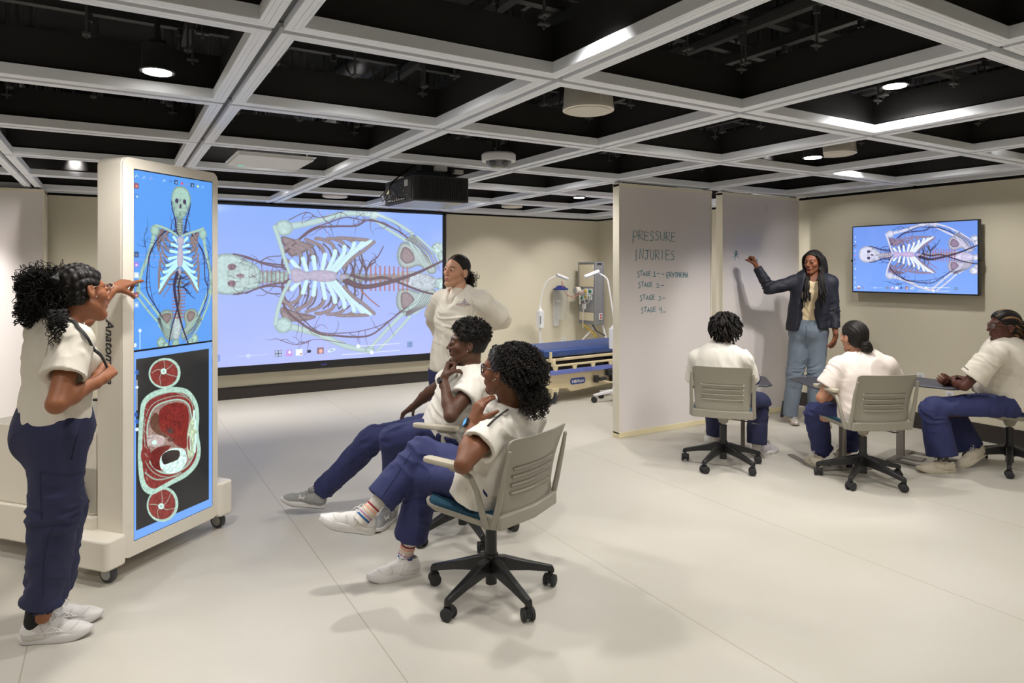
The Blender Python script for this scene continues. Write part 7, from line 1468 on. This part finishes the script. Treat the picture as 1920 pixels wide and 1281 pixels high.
hd = nrm(W(1412, 478, 6.93)-J['wrR']); hR = hand_prims(J['wrR'], hd, DIR(-.75, .35, .3), True, ((.9, 1.1, .5), (1.0, 1.2, .7), (1.1, 1.4, .9), (1.2, 1.5, .9)), th=(.3, .5, .4), thdir=(.75, .3, .6), s=1.0); hl = nrm(W(1565, 655, 6.76)-J['wrL']); hL = hand_prims(J['wrL'], hl, DIR(-.7, .6, 0), False, RELAX)
pr = H.prims()+H.neck(nb, .05)+torso_prims(J, 0, (.165, .135, .145), 1.38)+limb_prims(J)+hR+hL
body(t, pr, [(H.c, .155, .0035), (J['wrR']+hd*.07, .11, .003), (J['wrL']+hl*.08, .11, .003)], sk, H, lip=srgb(130, 62, 58))
tp = torso_prims(J, .006, (.165, .14, .148), 1.32, bust=1)+[cone(nb+J['f']*.02+UP*.03, nb-UP*.02+J['f']*.04, .085, .07, .01, 's'), cone(nb+J['f']*.16+lat*.05-UP*.0, nb+J['f']*.16-UP*.07+lat*.1, .075, .07, .01, 's'), cone(nb+J['f']*.15-lat*.05+UP*.03, nb+J['f']*.15-UP*.03, .07, .05, .01, 's')]
cloth('camisole', tp, mat('camisole_beige', srgb(222, 200, 160), .55, sheen=.3), t, clips=[(J['pel']+UP*.03, -UP)], amp=.004, bends=[((J['pel']+J['shm'])/2+J['f']*.1, .14, .006, UP+RT*.8)], seed=72, h=.0065)
jk = torso_prims(J, .026, (.178, .165, .165), 1.22)+[cone(J['shR'], J['elR'], .068, .057, .03), cone(J['elR'], J['wrR'], .057, .04, .02, clip=[(J['wrR']-nrm(J['wrR']-J['elR'])*.02, nrm(J['wrR']-J['elR']))]), cone(J['shL'], J['elL'], .068, .056, .03), cone(J['elL'], J['wrL'], .056, .046, .02, clip=[(J['wrL']-nrm(J['wrL']-J['elL'])*.01, nrm(J['wrL']-J['elL']))]), cone(J['pel']-UP*.05, J['pel']+UP*.2, .20, .168, .05, flv=J['f'], fl=1.2)]
fr = J['f']; jk += [cone(nb+fr*.12+UP*.04, J['pel']+fr*.2+UP*.18-lat*.02, .06, .10, .01, 's'), cone(J['pel']+fr*.2+UP*.18-lat*.02, J['pel']+fr*.24-UP*.1-lat*.01, .10, .155, .01, 's'), cone(nb+UP*.06, nb+fr*.1+UP*.02, .078, .07, .01, 's')]
jk += [cone(J['wrR']-nrm(J['wrR']-J['elR'])*.03, J['wrR']+nrm(J['wrR']-J['elR'])*.1, .031, .034, .004, 's'), cone(J['wrL']-nrm(J['wrL']-J['elL'])*.03, J['wrL']+nrm(J['wrL']-J['elL'])*.1, .034, .038, .004, 's')]
jc = cloth('blazer', jk, mat('blazer_navy', srgb(26, 28, 42), .65, bump=.1, bscale=900), t, clips=[(J['pel']-UP*.02, nrm(-UP+RT*.10))], amp=.005, bends=[(J['elR'], .13, .008, UP), (J['elL'], .12, .006, UP), (J['shR'], .1, .006, RT)], seed=75, h=.0065)
trs = cloth('jeans', trousers(J, .165, (.104, .08, .068), flare=.078, fl=1.22, hemd=-.01), mat('denim', srgb(116, 128, 142), .8, bump=.25, bscale=700, crease=.3, var=.18, vscale=6, stretch=(1, 1, .4)), t, clips=[(J['pel']+UP*.07, UP)], amp=.005, bends=[(J['knR'], .12, .009, UP), (J['knL'], .12, .008, UP), (J['hipR'], .12, .006, RT+UP*.3)], seed=78, h=.0075)
seam(t, trs, [(1511, 612), (1512, 622), (1510, 634)], mat('seam_denim', srgb(60, 76, 100), .8), .003); seam(t, trs, [(1497, 610), (1490, 618), (1484, 622)], mat('seam_denim', srgb(60, 76, 100), .8), .002)
M_slv = mat('shoe_silver', srgb(190, 182, 174), .3, metal=.3)
shoe(t, np.array([*W(1480, 700, 7.02)[:2], 0]), DIR(-.12, -.99), UP, .26, M_slv, M_slv, M_slv, .015, None, .07); shoe(t, np.array([*W(1532, 700, 6.92)[:2], 0]), DIR(.05, -.99), UP, .26, M_slv, M_slv, M_slv, .015, None, .07)
b = MB(); b.bar(J['anR']+UP*.14-RT*.068, J['anR']-UP*.03-RT*.085, .016, .012, w2=.03, h2=.02, upv=(0, 1, 0)); b.build('trouser_slit_lining', M_dk2, t)
b = MB(); b.tube([H.w(.088, -.002, -.03)+np.array([0, 0, -.02])+(RT*math.sin(a)*.011+UP*math.cos(a)*.018) for a in np.linspace(0, 2*PI, 18)], .002, 6); b.tube([H.w(-.088, -.002, -.03)+np.array([0, 0, -.02])+(RT*math.sin(a)*.011+UP*math.cos(a)*.018) for a in np.linspace(0, 2*PI, 18)], .002, 6); b.build('hoop_earrings', M_silver, t)
mix = HairMix(); cap(H, .011, .068, .078, mix=mix, ears=False, disp=lambda q, V: .001*np.sin(np.arctan2(q[:, 0], q[:, 2]+.12)*60), h=.0035, low=-.03, col=lambda q: np.tile(BLK*1.1, (len(q), 1)))
for sgn in (-1, 1):
    for i in range(220):
        a = rs.uniform(.0, 1.0); y0 = .055-.14*a; p0 = np.array([sgn*rs.uniform(.0, .012), y0*.9, .118-.03*a*a]); p1 = np.array([sgn*(.078+.006*rs.rand()), y0*.8+.004, .05]); p2 = np.array([sgn*(.09+rs.uniform(-.004, .012)), y0*.75-.02, -.05]); fr_ = (a < .35)
        p3 = H.w(*p2)-UP*.10+lat*sgn*.012+J['f']*(.085 if fr_ else -.02)+rs.normal(size=3)*.008; ln = rs.uniform(.16, .26) if fr_ else rs.uniform(.14, .24); p4 = p3-UP*ln+J['f']*(.055 if fr_ else -.02)+rs.normal(size=3)*.016
        mix.tube(curve2d3([H.w(*p0), H.w(*p1), H.w(*p2), p3, (p3+p4)/2+rs.normal(size=3)*.008, p4]), rs.uniform(.003, .0058), BLK*rs.uniform(.8, 1.8), 5)
mix.build(t)
# the marker in the writing hand
mt = W(1409, 480, 6.93)
m_ = thing('marker', 'white and cyan marker held against the whiteboard by the instructor', 'marker', mt); m_['_world'] = mt.tolist(); ma = nrm(W(1425, 489, 6.86)-W(1406, 482, 6.97)); p0 = W(1406, 482, 6.97)
b = MB(); b.cyl(p0+ma*.02, p0+ma*.125, .008, 14); b.build('barrel', mat('marker_white', srgb(230, 232, 235), .4), m_); b = MB(); b.cyl(p0+ma*.045, p0+ma*.065, .0085, 14); b.cyl(p0+ma*.10, p0+ma*.112, .0085, 14); b.build('colour_ring', mat('marker_cyan', srgb(20, 160, 190), .4), m_); b = MB(); b.cyl(p0, p0+ma*.02, .0025, 10, .006); b.build('nib', M_dk, m_)
# ------------------------------------------------------------------ camera and render look
cd = bpy.data.cameras.new('camera'); cam = bpy.data.objects.new('camera', cd); COL.objects.link(cam)
cam.location = (0, 0, CAM_H); cam.rotation_euler = (PI/2, 0, -YAW)
cd.sensor_fit = 'HORIZONTAL'; cd.sensor_width = 36; cd.lens = F_PX/1920*36; cd.shift_y = -(640.5-HYP)/1920; cd.clip_start = .05
scene.camera = cam
w = bpy.data.worlds.new('world'); scene.world = w; w.use_nodes = True; w.node_tree.nodes['Background'].inputs[0].default_value = (1, 1, 1, 1); w.node_tree.nodes['Background'].inputs[1].default_value = 0.02
vs_ = scene.view_settings; vs_.view_transform = 'Standard'; vs_.look = 'None'; vs_.gamma = 1; vs_.exposure = EXPOSURE; vs_.use_curve_mapping = False
try: scene.cycles.use_denoising = True; scene.cycles.max_bounces = 7; scene.cycles.diffuse_bounces = 4; scene.cycles.adaptive_threshold = .02; scene.cycles.transparent_max_bounces = 8; scene.cycles.sample_clamp_indirect = 6
except Exception: pass
